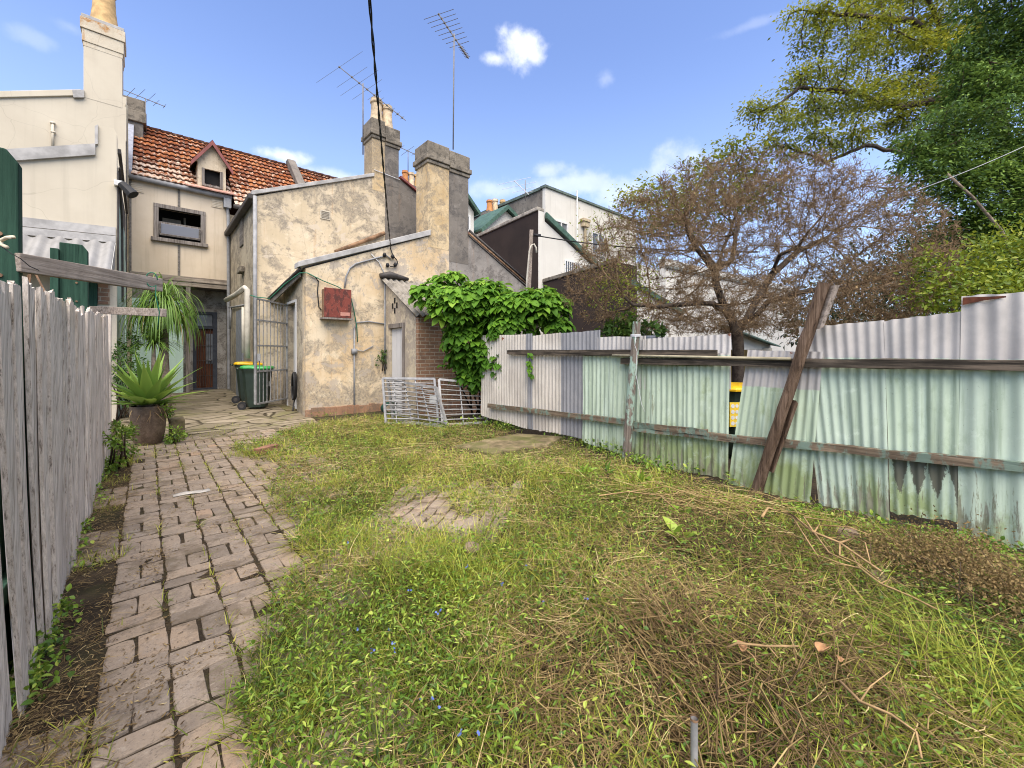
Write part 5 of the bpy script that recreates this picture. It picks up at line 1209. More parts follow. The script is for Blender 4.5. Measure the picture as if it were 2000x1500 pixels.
# ================================================================ flat steel gates leaning on the outhouse
def flat_gate(bl, br, tl, tr, label, nb=9, mid=(.5,), plate=None):
    bl, br, tl, tr = map(np.asarray, (bl, br, tl, tr))
    t = thing('steel_gate', label, 'gate', bl, 'galvanised gates stacked on the outhouse')
    nrm = unit(np.cross(br-bl, tl-bl))
    P = lambda u, v: (bl*(1-u)+br*u)*(1-v)+(tl*(1-u)+tr*u)*v
    m = MB()
    for (a, b) in (((0, 0), (0, 1)), ((1, 0), (1, 1)), ((0, 0), (1, 0)), ((0, 1), (1, 1))): m.beam(P(*a), P(*b), .045, .045, nrm)
    m.build('frame', STEEL, t)
    m = MB()
    for k in range(1, nb+1): m.tube([P(.01, k/(nb+1)), P(.99, k/(nb+1))], .012, 6)
    for u in mid: m.tube([P(u, 0)-nrm*.02, P(u, 1)-nrm*.02], .013, 6)
    m.build('bars', STEEL, t)
    if plate:
        m = MB(); m.box(P(*plate)+nrm*.02, (.14, .14, .16), np.stack([unit(br-bl), nrm, unit(np.cross(unit(br-bl), nrm))], 1)@np.diag([1, .15, 1])); m.build('lock_plate', PALEMARK, t)
    return t
def tz(px, py, t): return onT(px, py, t)
g1b = onZ(754, 826, .02); g2b = onZ(857, 829, .02); g3b = onZ(951, 825, .02)
def lean(p, px, py, dt): r = ray(px, py); t0 = (p[0]*SN+p[1]*CS); return onT(px, py, t0+dt)
flat_gate(g1b, g2b, lean(g1b, 748, 739, .22), lean(g2b, 849, 740, .30), 'galvanised barred gate with lock plate leaning by the outhouse door', 9, (.2, .62), (.94, .55))
flat_gate(onZ(864, 830, .02), g3b, lean(onZ(864, 830, .02), 857, 741, .28), lean(g3b, 942, 750, .30), 'galvanised barred gate leaning in front of the leafy vine', 8, (.47,))
g4 = onZ(766, 822, .05)+at(.1, .16, 0); g5 = onZ(866, 836, .04)+at(.1, .02, 0)
flat_gate(g4, g5, lean(g4, 757, 742, .2), lean(g5, 852, 757, .28), 'galvanised gate stacked behind the one with lock plate', 8, (.35, .7))
m = MB(); m.tube([lean(g3b, 962, 755, .3), onZ(948, 826, .02)], .016, 6); tag(m.build('metal_rod', PALEMARK, None), 'thin pale rod leaning between the gates and the corrugated fence', 'rod')
# ================================================================ meter box, hoses, cables
mx0 = onY(633, 590, Y1-.22); mx1 = onY(686, 590, Y1-.22); mz1 = onY(633, 561, Y1-.22)[2]; mz0 = onY(633, 620, Y1-.22)[2]
MB_ = thing('meter_box', 'peeling rusty red metal meter box on the cream wall', 'meter box', ((mx0[0]+mx1[0])/2, Y1, mz0))
m = MB(); m.bb((mx0[0]+.02, Y1-.205, mz0+.02), (mx1[0]-.02, Y1-.003, mz1-.02)); m.build('body', plain('rust_brown_tin', (.20, .12, .07), .8, .3, 8), MB_)
m = MB(); m.bb((mx0[0], Y1-.24, mz0+.01), (mx1[0], Y1-.207, mz1)); dd = m.build('door', METER, MB_, bevel=.01)
m = MB(); m.bb((mx0[0]-.03, Y1-.25, mz0-.03), (mx1[0]+.03, Y1-.003, mz0+.008)); m.build('base', FRAMEW, MB_)
m = MB(); m.bb((mx1[0]-.25, Y1-.245, mz0+.06), (mx1[0]-.04, Y1-.2405, mz0+.14)); m.build('nameplate', plain('faded_pink_plate', (.42, .20, .15)), dd)
hc = onX(577, 755, cornerX-.07); HO = thing('hose_coil', 'coil of black hose hung on the corner of the rear wing', 'hose', hc)
m = MB()
for k in range(6):
    m.tube([hc+at(-.05+.012*k, .11*math.cos(a)+.01*k, .30*math.sin(a)+.02*(k % 2)) for a in np.linspace(0, 2*PI, 22)], .016, 6)
m.tube([hc+at(0, .05, -.28), hc+at(-.04, 0, -.40), hc+at(-.1, -.2, -.52)], .016, 6); m.build('coil', BLACK, HO, True)
m = MB(); m.tube([onX(470, 560, X2-.1), onX(484, 575, X2-.15), onT(500, 580, 9.2), onT(527, 583, 9.3), onT(556, 555, 9.2), onT(586, 533, 9.0), onY(600, 533, Y1-.06), onY(630, 548, Y1-.06), onY(660, 560, Y1-.05), onY(684, 575, Y1-.05), onY(692, 610, Y1-.05), onY(697, 640, Y1-.05), onY(698, 668, Y1-.05)], .012, 6)
tag(m.build('garden_hose', ROPEG, None, True), 'green hose strung along the eave and down the cream wall', 'hose')
SC = thing('service_cable', 'twisted black power cable running overhead down to the cream rear wall', 'cable', onY(764, 490, Y1))
e1 = onY(763, 484, Y1-.05); e0 = onT(716, -70, 3.2)
def sag(a, b, s, n): return [a+(b-a)*k/n+at(0, 0, -s*4*(k/n)*(1-k/n)) for k in range(n+1)]
ln = sag(e1, e0, .10, 70); m = MB()
for ph in (0, PI): m.tube([p+at(.009*math.cos(k*.9+ph), 0, .009*math.sin(k*.9+ph)) for k, p in enumerate(ln)], .0078, 5)
m.build('cable', CABLE, SC, True)
m = MB(); m.tube([e1+at(0, .02, 0), onY(768, 500, Y1-.05), onY(775, 508, Y1-.05), onY(777, 515, Y1-.05), onY(770, 521, Y1-.05), onY(762, 520, Y1-.05)], .014, 5); 
for (px, py) in ((767, 501), (772, 517), (757, 518), (751, 498)): m.lathe(onY(px, py, Y1-.06), [(.03, -.05), (.05, 0), (.03, .05)], 8)
m.build('insulators', CABLE, SC, True)
m = MB(); m.tube([onY(725, 496, Y1-.03), onY(740, 512, Y1-.03), onY(748, 528, Y1-.03), onY(753, 543, Y1-.03)], .014, 5); m.build('lead', PALEMARK, SC, True)
# antennas
def antenna(label, mast, boom, els, rb=.014, re=.006, mat=ALU, dx=None):
    """mast (a,b), boom (a,b), els: list of (position along boom 0..1, vector half-span)"""
    a, b = boom; t = thing('tv_antenna', label, 'antenna', mast[0])
    m = MB(); m.tube([mast[0], mast[1]], .018, 6); m.build('mast', ALU, t, True)
    m = MB(); m.tube([a, b], rb, 5); bo = m.build('boom', mat, t)
    m = MB()
    for (s_, v) in els:
        c = a+(b-a)*s_; m.tube([c-v, c+v], re, 4); m.box(c, (.05, .05, .035))
    m.build('elements', mat, t)
    return t
t0 = 12.0
a, b = onT(857, 28, t0), onT(915, 114, t0)
u1 = (onT(888, 17, t0)-onT(830, 37, t0))/2
els = [(k*.098, u1*(1-.05*k)) for k in range(8)]+[(.74+.033*k, u1*.16) for k in range(8)]
antenna('tall mast antenna with many short rods above the thick chimney', (onT(885, 292, t0), onT(887, 66, t0)), (a, b), els, .018, .009)
t1 = 12.2; a, b = onT(663, 131, t1), onT(792, 235, t1)
els = []
for (s_, l) in ((.0, 1.0), (.19, .66), (.30, .82), (.42, .64), (.53, .30), (.62, .16), (.72, .12), (.80, .11), (.88, .10), (.95, .09)):
    els.append((s_, (onT(710, 106, t1)-onT(620, 167, t1))/2*l))
antenna('wide spread antenna on a mast beside the paired chimney pots', (onT(709, 302, t1), onT(709, 163, t1)), (a, b), els, .013, .005)
t2_ = 18.0; a, b = onT(238, 174, t2_), onT(322, 208, t2_)
els = [(.2, (onT(258, 168, t2_)-onT(240, 186, t2_))/2), (.38, (onT(287, 163, t2_)-onT(262, 186, t2_))/2*1.1), (.62, (onT(312, 180, t2_)-onT(285, 205, t2_))/2), (.8, (onT(312, 195, t2_)-onT(300, 206, t2_))/2), (.99, (onT(325, 204, t2_)-onT(319, 212, t2_))/2)]
antenna('small antenna beside the grey chimney above the tiled roof', (onT(284, 262, t2_), onT(284, 192, t2_)), (a, b), els, .018, .010)
t3_ = 19.0; a, b = onT(780, 287, t3_), onT(812, 302, t3_)
antenna('distant small antenna between the two thick chimneys', (onT(797, 335, t3_), onT(797, 292, t3_)), (a, b), [(.1, (onT(795, 283, t3_)-onT(782, 292, t3_))/2), (.5, (onT(811, 279, t3_)-onT(786, 297, t3_))/2), (.9, (onT(816, 298, t3_)-onT(806, 304, t3_))/2)], .018, .010)
t4_ = 19.0; a, b = onT(1004, 353, t4_), onT(1033, 380, t4_)
els = [(.02, (onT(1038, 346, t4_)-onT(972, 361, t4_))/2), (.35, (onT(1046, 354, t4_)-onT(978, 369, t4_))/2), (.65, (onT(1042, 364, t4_)-onT(998, 376, t4_))/2), (.85, (onT(1038, 374, t4_)-onT(1012, 380, t4_))/2)]
antenna('pale antenna on the flat roofed white building', (onT(1026, 392, t4_), onT(1026, 352, t4_)), (a, b), els, .02, .009, WIREW)
# wooden service mast
MS = thing('service_mast', 'grey timber service mast with bent white conduit by the vine', 'pole', onT(1035, 690, 11.5))
m = MB(); p0 = onT(1030, 640, 11.5); p1 = onT(1038, 450, 11.5); m.beam(p0, p1, .15, .10); m.build('post', WBEAM, MS)
m = MB(); m.tube([onT(1027, 600, 11.3), onT(1029, 545, 11.3), onT(1034, 490, 11.3), onT(1038, 479, 11.3), onT(1043, 477, 11.3), onT(1047, 484, 11.3), onT(1048, 494, 11.3)], .024, 8); m.build('conduit', PVC, MS, True)
m = MB(); m.tube(sag(onT(1042, 459, 11.4), onT(1480, 492, 8.0), .12, 14), .016, 5); m.tube([onT(1042, 459, 11.4), onT(1056, 460, 11.35)], .04, 6); m.build('wire', CABLE, MS, True)
m = MB(); m.tube(sag(onT(1752, 385, 7.5), onT(2060, 258, 6.5), .05, 10), .006, 5); tag(m.build('power_wire', WIREW, None, True), 'thin pale overhead wire crossing the dark green tree', 'wire')
# ================================================================ pot, slabs, scraps
pp = onZ(290, 868, 0); PT = thing('plant_pot', 'bronze brown glazed planter at the end of the paling fence', 'pot', (pp[0], pp[1], 0))
m = MB(); m.lathe((pp[0], pp[1], 0), [(.15, 0), (.182, .06), (.208, .22), (.221, .42), (.224, .60), (.224, .62), (.204, .62), (.198, .56)], 32); m.build('body', POT, PT, True, auto=.7)
m = MB(); m.tube([(pp[0], pp[1], .50), (pp[0], pp[1], .57)], .200, 24); m.build('soil', SOIL, PT)
m = MB(); q = onZ(325, 862, 0); tag(m.box((q[0]+.14, q[1]+.25, .17), (.20, .5, .36)).build('concrete_block', MOSSC, None, bevel=.02), 'mossy pale block behind the bronze planter', 'block')
P = [onZ(885, 870, .085), onZ(960, 884, .085), onZ(1068, 868, .085), onZ(1100, 852, .085), onZ(1010, 846, .085)]
m = MB(); m.prism([p+at(0, 0, -.2) for p in P], (0, 0, .2)); tag(m.build('concrete_slab', MOSSC, None, bevel=.02), 'mossy raised concrete slab in the grass near the fence', 'slab')
P = onZ(990, 832, .0); m = MB(); A = onZ(972, 826, 0); B = onZ(1012, 838, 0)
m.prism([A, B, B+at(.08, .05, .16), A+at(.08, .05, .20)], (.04, .03, 0)); tag(m.build('paving_slab', SLATE, None, bevel=.006), 'charcoal slab propped on edge against the corrugated fence', 'slab')
def rock(nm, lab, c, r, mat, sq=.6, seed=0, cat='stone'):
    rg3 = np.random.default_rng(seed); V = []; F = []
    n, k = 7, 10
    for i in range(n+1):
        th = PI*i/n
        for j in range(k):
            a = 2*PI*j/k; rr = r*(1+.25*(fbm(math.cos(a)*1.5+seed, math.sin(a)*1.5+th, seed)-.5)*2)
            V.append((c[0]+rr*math.sin(th)*math.cos(a), c[1]+rr*math.sin(th)*math.sin(a), c[2]+rr*sq*math.cos(th)))
    for i in range(n):
        for j in range(k): F.append((i*k+j, i*k+(j+1) % k, (i+1)*k+(j+1) % k, (i+1)*k+j))
    m = MB(); m.add(V, F); return tag(m.build(nm, mat, None, True), lab, cat)
def gz(p): return float(ground_z(p[0], p[1]))
q = onZ(922, 1087, .05); rock('stone', 'round pinkish stone in the grass beside the uncovered bricks', (q[0], q[1], gz(q)+.05), .06, STONE, .7, 3)
q = onZ(1655, 1033, .05); rock('stone', 'flat brown stone among the branches by the fence', (q[0], q[1], gz(q)+.02), .085, STONE, .5, 5)
q = onZ(1712, 1120, .05); rock('stone', 'dark half buried stone under the cut branches', (q[0], q[1], gz(q)+.01), .07, STONE, .6, 6)
q = onZ(520, 878, .05); m = MB(); m.box((q[0], q[1], .055), (.34, .12, .09), np.array([[.8, -.6, 0], [.6, .8, 0], [0, 0, 1]])); tag(m.build('loose_brick', plain('red_brown_brick', (.22, .11, .07), .9, .3, 12), None, bevel=.01), 'loose red brown brick in the grass at the path edge', 'brick')
m = MB(); A = onZ(372, 962, .02); V = []; F = []
for i in range(7):
    for j in range(4): V.append((A[0]-.14+.05*i, A[1]-.05+.035*j+.02*math.sin(i), gz(A)+.016+.012*abs(vnoise(i*.9, j*1.1, 4)-.3)))
F = [(i*4+j, i*4+j+1, i*4+j+5, i*4+j+4) for i in range(6) for j in range(3)]
m.add(V, F); tag(m.build('paper_scrap', WHITEFOAM, None, True, solid=.004), 'crumpled white scrap lying on the brick path', 'scrap')
def curled(px, py, r, lab, seed):
    c = onZ(px, py, .12); z = gz(c)+.11; V = []; F = []
    for i in range(7):
        for j in range(5):
            u = (i-3)/3; v = (j-2)/2; w = 1-abs(u)**1.7*.8
            V.append((c[0]+r*u*.9, c[1]+r*v*w*.6+.2*r*math.sin(u*2+seed), z+r*(.7*v*v*w+.25*u*u+.2*vnoise(i*.9+seed, j*.9, seed))))
    F = [(i*5+j, i*5+j+1, i*5+j+6, i*5+j+5) for i in range(6) for j in range(4)]
    m = MB(); m.add(V, F); return tag(m.build('dry_leaf', DRYLEAF, None, True, solid=.002), lab, 'leaf')
curled(1452, 1282, .036, 'curled brown dead leaf near a forked twig in the weeds', 1); curled(1606, 1284, .038, 'upright brown dead leaf beside the greener weeds', 3); curled(1640, 1302, .02, 'small folded tan leaf right of the two bigger dead leaves', 6)
sp = onZ(1356, 1545, 0); SP = thing('pipe_stub', 'short grey metal pipe standing up in the foreground weeds', 'pipe', (sp[0], sp[1], 0))
zt = H+(HZ-1404)/FPX*float(np.dot(sp[:2], [SN, CS])); m = MB(); m.tube([(sp[0], sp[1], -.05), (sp[0], sp[1], zt)], .0115, 14, False); m.tube([(sp[0], sp[1], zt-.05), (sp[0], sp[1], zt)], .0095, 14, False); m.build('pipe', STEEL, SP, True, auto=.7)
m = MB(); m.tube([(sp[0], sp[1], zt-.004), (sp[0], sp[1], zt+.004)], [.0128, .0128], 14, False); m.tube([(sp[0], sp[1], zt-.03), (sp[0], sp[1], zt-.012)], .0100, 14); m.build('rim', RUSTPIPE, SP, True, auto=.5)
# dark things behind the gates by the outhouse door
q = onZ(765, 808, 0); m = MB()
for k in range(5): m.tube([q+at(.22*math.cos(a), .05*k-.1, .14+.13*math.sin(a)) for a in np.linspace(0, 2*PI, 18)], .018, 6)
tag(m.build('hose_reel', plain('dark_green_hose', (.012, .05, .035)), None, True), 'tangled dark green hose behind the leaning gates', 'hose')
# ================================================================ plants
def leaves_obj(name, parts, mat, parent, smooth=True):
    V, F, T = merge(parts); return mesh_np(name, V, F, mat, parent, smooth, {'tint': T})
# ---- agave in the pot
AG = thing('agave', 'large spiky green agave growing from the bronze planter', 'plant', (pp[0], pp[1], .57))
rg = np.random.default_rng(5); Vs = []; Fs = []; Ts = []; b = 0
c0 = at(pp[0], pp[1], .60)
nl = 44
for k in range(nl):
    az = k*2.39996+rg.normal()*.1; q = k/(nl-1)                     # inner leaves upright, outer drooping
    el = math.radians(85-q**1.0*68+rg.normal()*5); L = (.90-.12*q)*rg.uniform(.80, 1.08)
    if q > .8 and rg.random() < .5: L *= .8
    W = .042+.018*rg.random(); n = 12
    dh = at(math.cos(az), math.sin(az), 0); side = at(-math.sin(az), math.cos(az), 0); tint = rg.uniform(.0, .8)
    p = c0+dh*.06+at(0, 0, .05*(1-q)); V = []
    e = el; ds = L/n
    for i in range(n+1):
        s_ = i/n; w = W*(.55+1.0*math.sin(PI*min(1, s_*.95+.22))**1.0)*(1-s_**3.2)**.8+.001
        up = -dh*math.sin(e)+at(0, 0, math.cos(e))
        f = .40*w*(1-s_*.5)
        V += [p-side*w+up*f, p-side*w*.5+up*f*.3, p, p+side*w*.5+up*f*.3, p+side*w+up*f]
        p = p+(dh*math.cos(e)+at(0, 0, math.sin(e)))*ds; e -= (.010+.062*q*(s_+.15))+rg.normal()*.005
    F = [(i*5+j, i*5+j+1, i*5+j+6, i*5+j+5) for i in range(n) for j in range(4)]
    Vs.append(np.array(V)); Fs.append(np.array(F)+b); Ts += [min(1, tint+.22*(j_ in (0, 4))+.12*(i_/n)) for i_ in range(n+1) for j_ in range(5)]; b += len(V)
mesh_np('leaves', np.concatenate(Vs), np.concatenate(Fs), L_AGAVE, AG, True, {'tint': Ts})
m = MB(); m.lathe((pp[0], pp[1], .55), [(.12, 0), (.15, .05), (.12, .12), (.05, .16)], 12); m.build('stem', BARK_B, AG, True)
V, F, T = ribbons(np.tile(c0, (60, 1))+rg.normal(size=(60, 3))*at(.09, .09, .02), np.c_[rg.normal(size=(60, 2)), rg.uniform(-.2, .4, 60)], rg.uniform(.12, .3, 60), np.full(60, .02), np.tile([0, 0, -.8], (60, 1)), 4, rg.random(60))
mesh_np('dead_leaves', V, F, L_DRY, AG, True, {'tint': T})
# ---- ponytail palm behind it
pt_ = onT(322, 560, 8.9); PP = thing('ponytail_palm', 'ponytail palm with drooping strap leaves behind the agave', 'plant', (pt_[0], pt_[1], 0))
m = MB(); tb = onT(318, 760, 8.9); cen = onT(318, 612, 8.9)
m.tube([at(tb[0], tb[1], 0), at(tb[0]+.02, tb[1], .6), onT(320, 690, 8.9), onT(322, 640, 8.9), cen], [.17, .12, .085, .07, .05], 10); m.build('trunk', BARK_P, PP, True)
rg = np.random.default_rng(9); n = 620
az = rg.uniform(0, 2*PI, n); el = np.radians(rg.beta(2.2, 1.2, n)*88)
D = np.c_[np.cos(az)*np.cos(el), np.sin(az)*np.cos(el), np.sin(el)]; L = rg.uniform(.6, 1.35, n)
Pst = np.tile(cen, (n, 1))+rg.normal(size=(n, 3))*.03
def droop(P, D, L, W, seg, tint, g, rng):
    n = len(P); V = np.zeros((n, seg+1, 2, 3)); p = P.copy(); d = D.copy()
    side = np.cross(D, [0, 0, 1.]); side[np.linalg.norm(side, axis=1) < .05] = [1, 0, 0]; side = unit(side)
    for i in range(seg+1):
        s_ = i/seg; w = (W*np.sqrt(max(0, 1-s_**2.2))*.5+.001)[:, None]
        V[:, i, 0] = p-side*w; V[:, i, 1] = p+side*w
        p = p+d*(L/seg)[:, None]; d = unit(d+np.array([0, 0, -1.])*(g*(.5+s_))[:, None]+rng.normal(size=(n, 3))*.02)
    f = np.array([[2*i, 2*i+1, 2*i+3, 2*i+2] for i in range(seg)])
    F = f[None]+(np.arange(n)*(2*(seg+1)))[:, None, None]
    return V.reshape(-1, 3), F.reshape(-1, 4), np.repeat(tint, 2*(seg+1))
ti = np.clip(rg.normal(.55, .22, n)-.45*(el < .3)*(rg.random(n) < .4), 0, 1)
V, F, T = droop(Pst, D, L, np.full(n, .020), 9, ti, np.full(n, .48)+rg.random(n)*.30, rg); mesh_np('leaves', V, F, L_PALM, PP, True, {'tint': T})
n = 16; V, F, T = droop(np.tile(cen, (n, 1)), unit(np.c_[rg.normal(size=(n, 2))*.25, np.ones(n)]), rg.uniform(.5, .85, n), np.full(n, .012), 6, rg.uniform(.5, .9, n), np.full(n, .02), rg); mesh_np('shoots', V, F, L_PALM, PP, True, {'tint': T})
# second strap-leaved rosette lower down
q = onT(300, 672, 8.6); P2_ = thing('strap_leaf_plant', 'dark strappy plant tucked between the agave and the ponytail palm', 'plant', (q[0], q[1], 0))
n = 260; az = rg.uniform(0, 2*PI, n); el = np.radians(rg.uniform(0, 80, n)); D = np.c_[np.cos(az)*np.cos(el), np.sin(az)*np.cos(el), np.sin(el)]
V, F, T = droop(np.tile(q, (n, 1)), D, rg.uniform(.35, .75, n), np.full(n, .018), 7, np.clip(rg.normal(.42, .15, n), .2, .8), np.full(n, .22), rg); mesh_np('leaves', V, F, L_PALM, P2_, True, {'tint': T})
m = MB(); m.tube([at(q[0], q[1], 0), at(q[0], q[1], q[2])], [.06, .03], 8); m.build('stem', BARK_P, P2_, True)
def bushy(name, label, cat, blobs, n, mat, lsz, seed, stems=6, tmpl=T_DIAMOND, wr=.45, up=.5, tint=(.5, .25), base=None, bark_=None, clump=.35):
    """shrub: blobs = (centre, radii); leaves in clumps through the volume"""
    rg = np.random.default_rng(seed); cs = np.array([c for c, r in blobs]); bs = base if base is not None else at(cs[:, 0].mean(), cs[:, 1].mean(), float(ground_z(cs[:, 0].mean(), cs[:, 1].mean())))
    t = thing(name, label, cat, bs); vol = np.array([np.prod(r) for c, r in blobs]); pr = vol**.75; pr = pr/pr.sum(); parts = []
    nc = max(8, int(n/14)); which = rg.choice(len(blobs), nc, p=pr)
    dirs = rdir(nc, rg); rad = rg.random(nc)**.45; cc = np.array([blobs[w][0] for w in which])+dirs*rad[:, None]*np.array([blobs[w][1] for w in which])
    kk = rg.integers(0, nc, n); sp_ = np.array([np.mean(blobs[w][1]) for w in which])[kk]*clump
    P = cc[kk]+rg.normal(size=(n, 3))*sp_[:, None]*.5; P[:, 2] = np.maximum(P[:, 2], bs[2]+.01)
    out = unit(P-cs[which[kk]]); D = unit(out+rdir(n, rg)*.9+at(0, 0, -.15)); N = unit(at(0, 0, 1)*up+out+rdir(n, rg)*.5)
    ti = np.clip(rg.normal(tint[0], tint[1], n)*.6+.4*rg.random(nc)[kk], 0, 1)
    L = lsz*rg.uniform(.65, 1.25, n); V, F, T = scatter(tmpl, P, D, N, L, L*wr, ti); mesh_np('foliage', V, F, mat, t, True, {'tint': T})
    m = MB()
    for k in range(stems):
        e = cc[rg.integers(0, nc)]; a = bs+at(*(rg.normal(size=2)*.06), -.03); mid = (a+e)/2+rg.normal(size=3)*.05; m.tube([a, mid, e], [.014, .010, .005], 5)
    m.build('stem', bark_ or BARK_B, t, True); return t
bushy('weedy_shrub', 'leafy weed growing against the mint wall behind the agave', 'shrub', [(onT(238, 715, 8.0), (.30, .3, .35)), (onT(255, 670, 8.4), (.2, .2, .2)), (onT(247, 760, 8.2), (.25, .25, .3))], 1500, L_SHRUB, .07, 31)
bushy('weedy_shrub', 'low green weeds between the paling fence end and the bronze planter', 'shrub', [(onZ(232, 862, .25), (.16, .22, .22)), (onZ(228, 850, .5), (.1, .14, .14)), (onZ(222, 905, .1), (.07, .2, .08))], 900, L_WEED, .055, 32)
bushy('weedy_shrub', 'small weeds round the mossy block right of the planter', 'shrub', [(onZ(342, 848, .16), (.12, .14, .16)), (onZ(320, 800, .55), (.14, .14, .12)), (onZ(350, 850, .05), (.1, .1, .06))], 520, L_WEED, .05, 33)
bushy('wall_weed', 'small fern weed sprouting from the cream wall beside the outhouse door', 'plant', [(onY(742, 700, Y1-.08), (.16, .08, .16)), (onY(752, 690, Y1-.08), (.1, .06, .1))], 200, L_SHRUB, .06, 34, stems=4, base=onY(752, 722, Y1-.02))
# ---- big leafy vine
def vine():
    rg = np.random.default_rng(77)
    lst = [(845, 575, 8.9, .42, .26), (900, 600, 8.5, .65, .42), (950, 585, 8.6, .6, .4), (890, 545, 9.0, .28, .16), (868, 548, 9.2, .2, .12), (920, 660, 8.8, .62, .5), (960, 690, 8.7, .5, .5), (1000, 640, 8.5, .6, .42), (1040, 600, 8.4, .55, .35), (1075, 605, 8.5, .4, .35), (1092, 640, 8.3, .25, .2), (915, 700, 9.0, .40, .34), (930, 735, 8.9, .4, .3), (985, 715, 8.2, .24, .3), (1050, 580, 8.8, .35, .16), (1068, 575, 8.8, .18, .16), (1000, 600, 8.4, .5, .3)]
    bl = [(onT(px, py, t), np.array([rx, rx*.8, rz])) for px, py, t, rx, rz in lst]
    base = onZ(945, 810, 0); t = thing('leafy_vine', 'large bright green three leaved vine smothering the outhouse roof and fence end', 'vine', base)
    n = 2300; w = np.array([r[0]*r[2] for c, r in bl]); w /= w.sum(); k = rg.choice(len(bl), n, p=w)
    C = np.array([c for c, r in bl]); R = np.array([r for c, r in bl])
    d = rdir(n, rg); d[:, 2] = np.abs(d[:, 2])*rg.choice([1, 1, -1], n); toward = np.array([-SN, -CS, .25]); d = unit(d+toward*.8)
    P = C[k]+d*R[k]*(.55+.5*rg.random(n)**.6)[:, None]
    # extra trailing sprays
    tr = []
    for (x0, y0, x1, y1, tt) in ((900, 690, 862, 715, 8.9), (985, 745, 995, 765, 8.0), (1010, 740, 1005, 762, 7.8), (1030, 690, 1040, 735, 7.15), (1085, 610, 1108, 640, 8.2), (870, 570, 810, 560, 9.2), (880, 560, 845, 545, 9.3), (1000, 740, 985, 760, 8.0)):
        for s_ in np.linspace(0, 1, 7): tr.append(onT(x0+(x1-x0)*s_, y0+(y1-y0)*s_, tt)+rg.normal(size=3)*.03)
    P = np.concatenate([P, np.array(tr)]); n = len(P); d = np.concatenate([d, np.tile(unit(toward), (len(tr), 1))])
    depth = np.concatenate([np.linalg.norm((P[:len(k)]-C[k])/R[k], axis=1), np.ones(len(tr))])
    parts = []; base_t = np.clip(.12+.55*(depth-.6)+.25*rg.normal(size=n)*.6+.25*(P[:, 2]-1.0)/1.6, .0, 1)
    for a in (-1, 0, 1):
        hd = unit(d*[1, 1, .25]+rg.normal(size=(n, 3))*.35); side = unit(np.cross(hd, [0, 0, 1.]))
        D = unit(hd*.75+side*a*.75+np.array([0, 0, -.75])*(.6+.5*rg.random(n))[:, None]); N = unit(hd+np.array([0, 0, .9])+rg.normal(size=(n, 3))*.25)
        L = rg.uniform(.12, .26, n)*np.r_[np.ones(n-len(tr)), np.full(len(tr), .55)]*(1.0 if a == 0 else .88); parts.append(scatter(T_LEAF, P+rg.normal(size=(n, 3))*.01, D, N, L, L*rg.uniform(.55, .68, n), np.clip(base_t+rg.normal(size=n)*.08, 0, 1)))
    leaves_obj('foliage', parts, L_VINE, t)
    m = MB()
    for k_ in range(16):
        e = C[rg.integers(0, len(bl))]; a = base+at(*(rg.normal(size=2)*.2), -.05); m.tube([a, (a+e)/2+rg.normal(size=3)*.12, e], [.022, .016, .008], 6)
    for (x0, y0, x1, y1, tt) in ((900, 690, 862, 715, 8.9), (1010, 720, 1005, 762, 7.8), (1030, 690, 1040, 735, 7.15)): m.tube([onT(x0, y0, tt), onT((x0+x1)/2, (y0+y1)/2-6, tt), onT(x1, y1, tt)], .006, 5)
    m.build('stem', BARK_B, t, True)
vine()
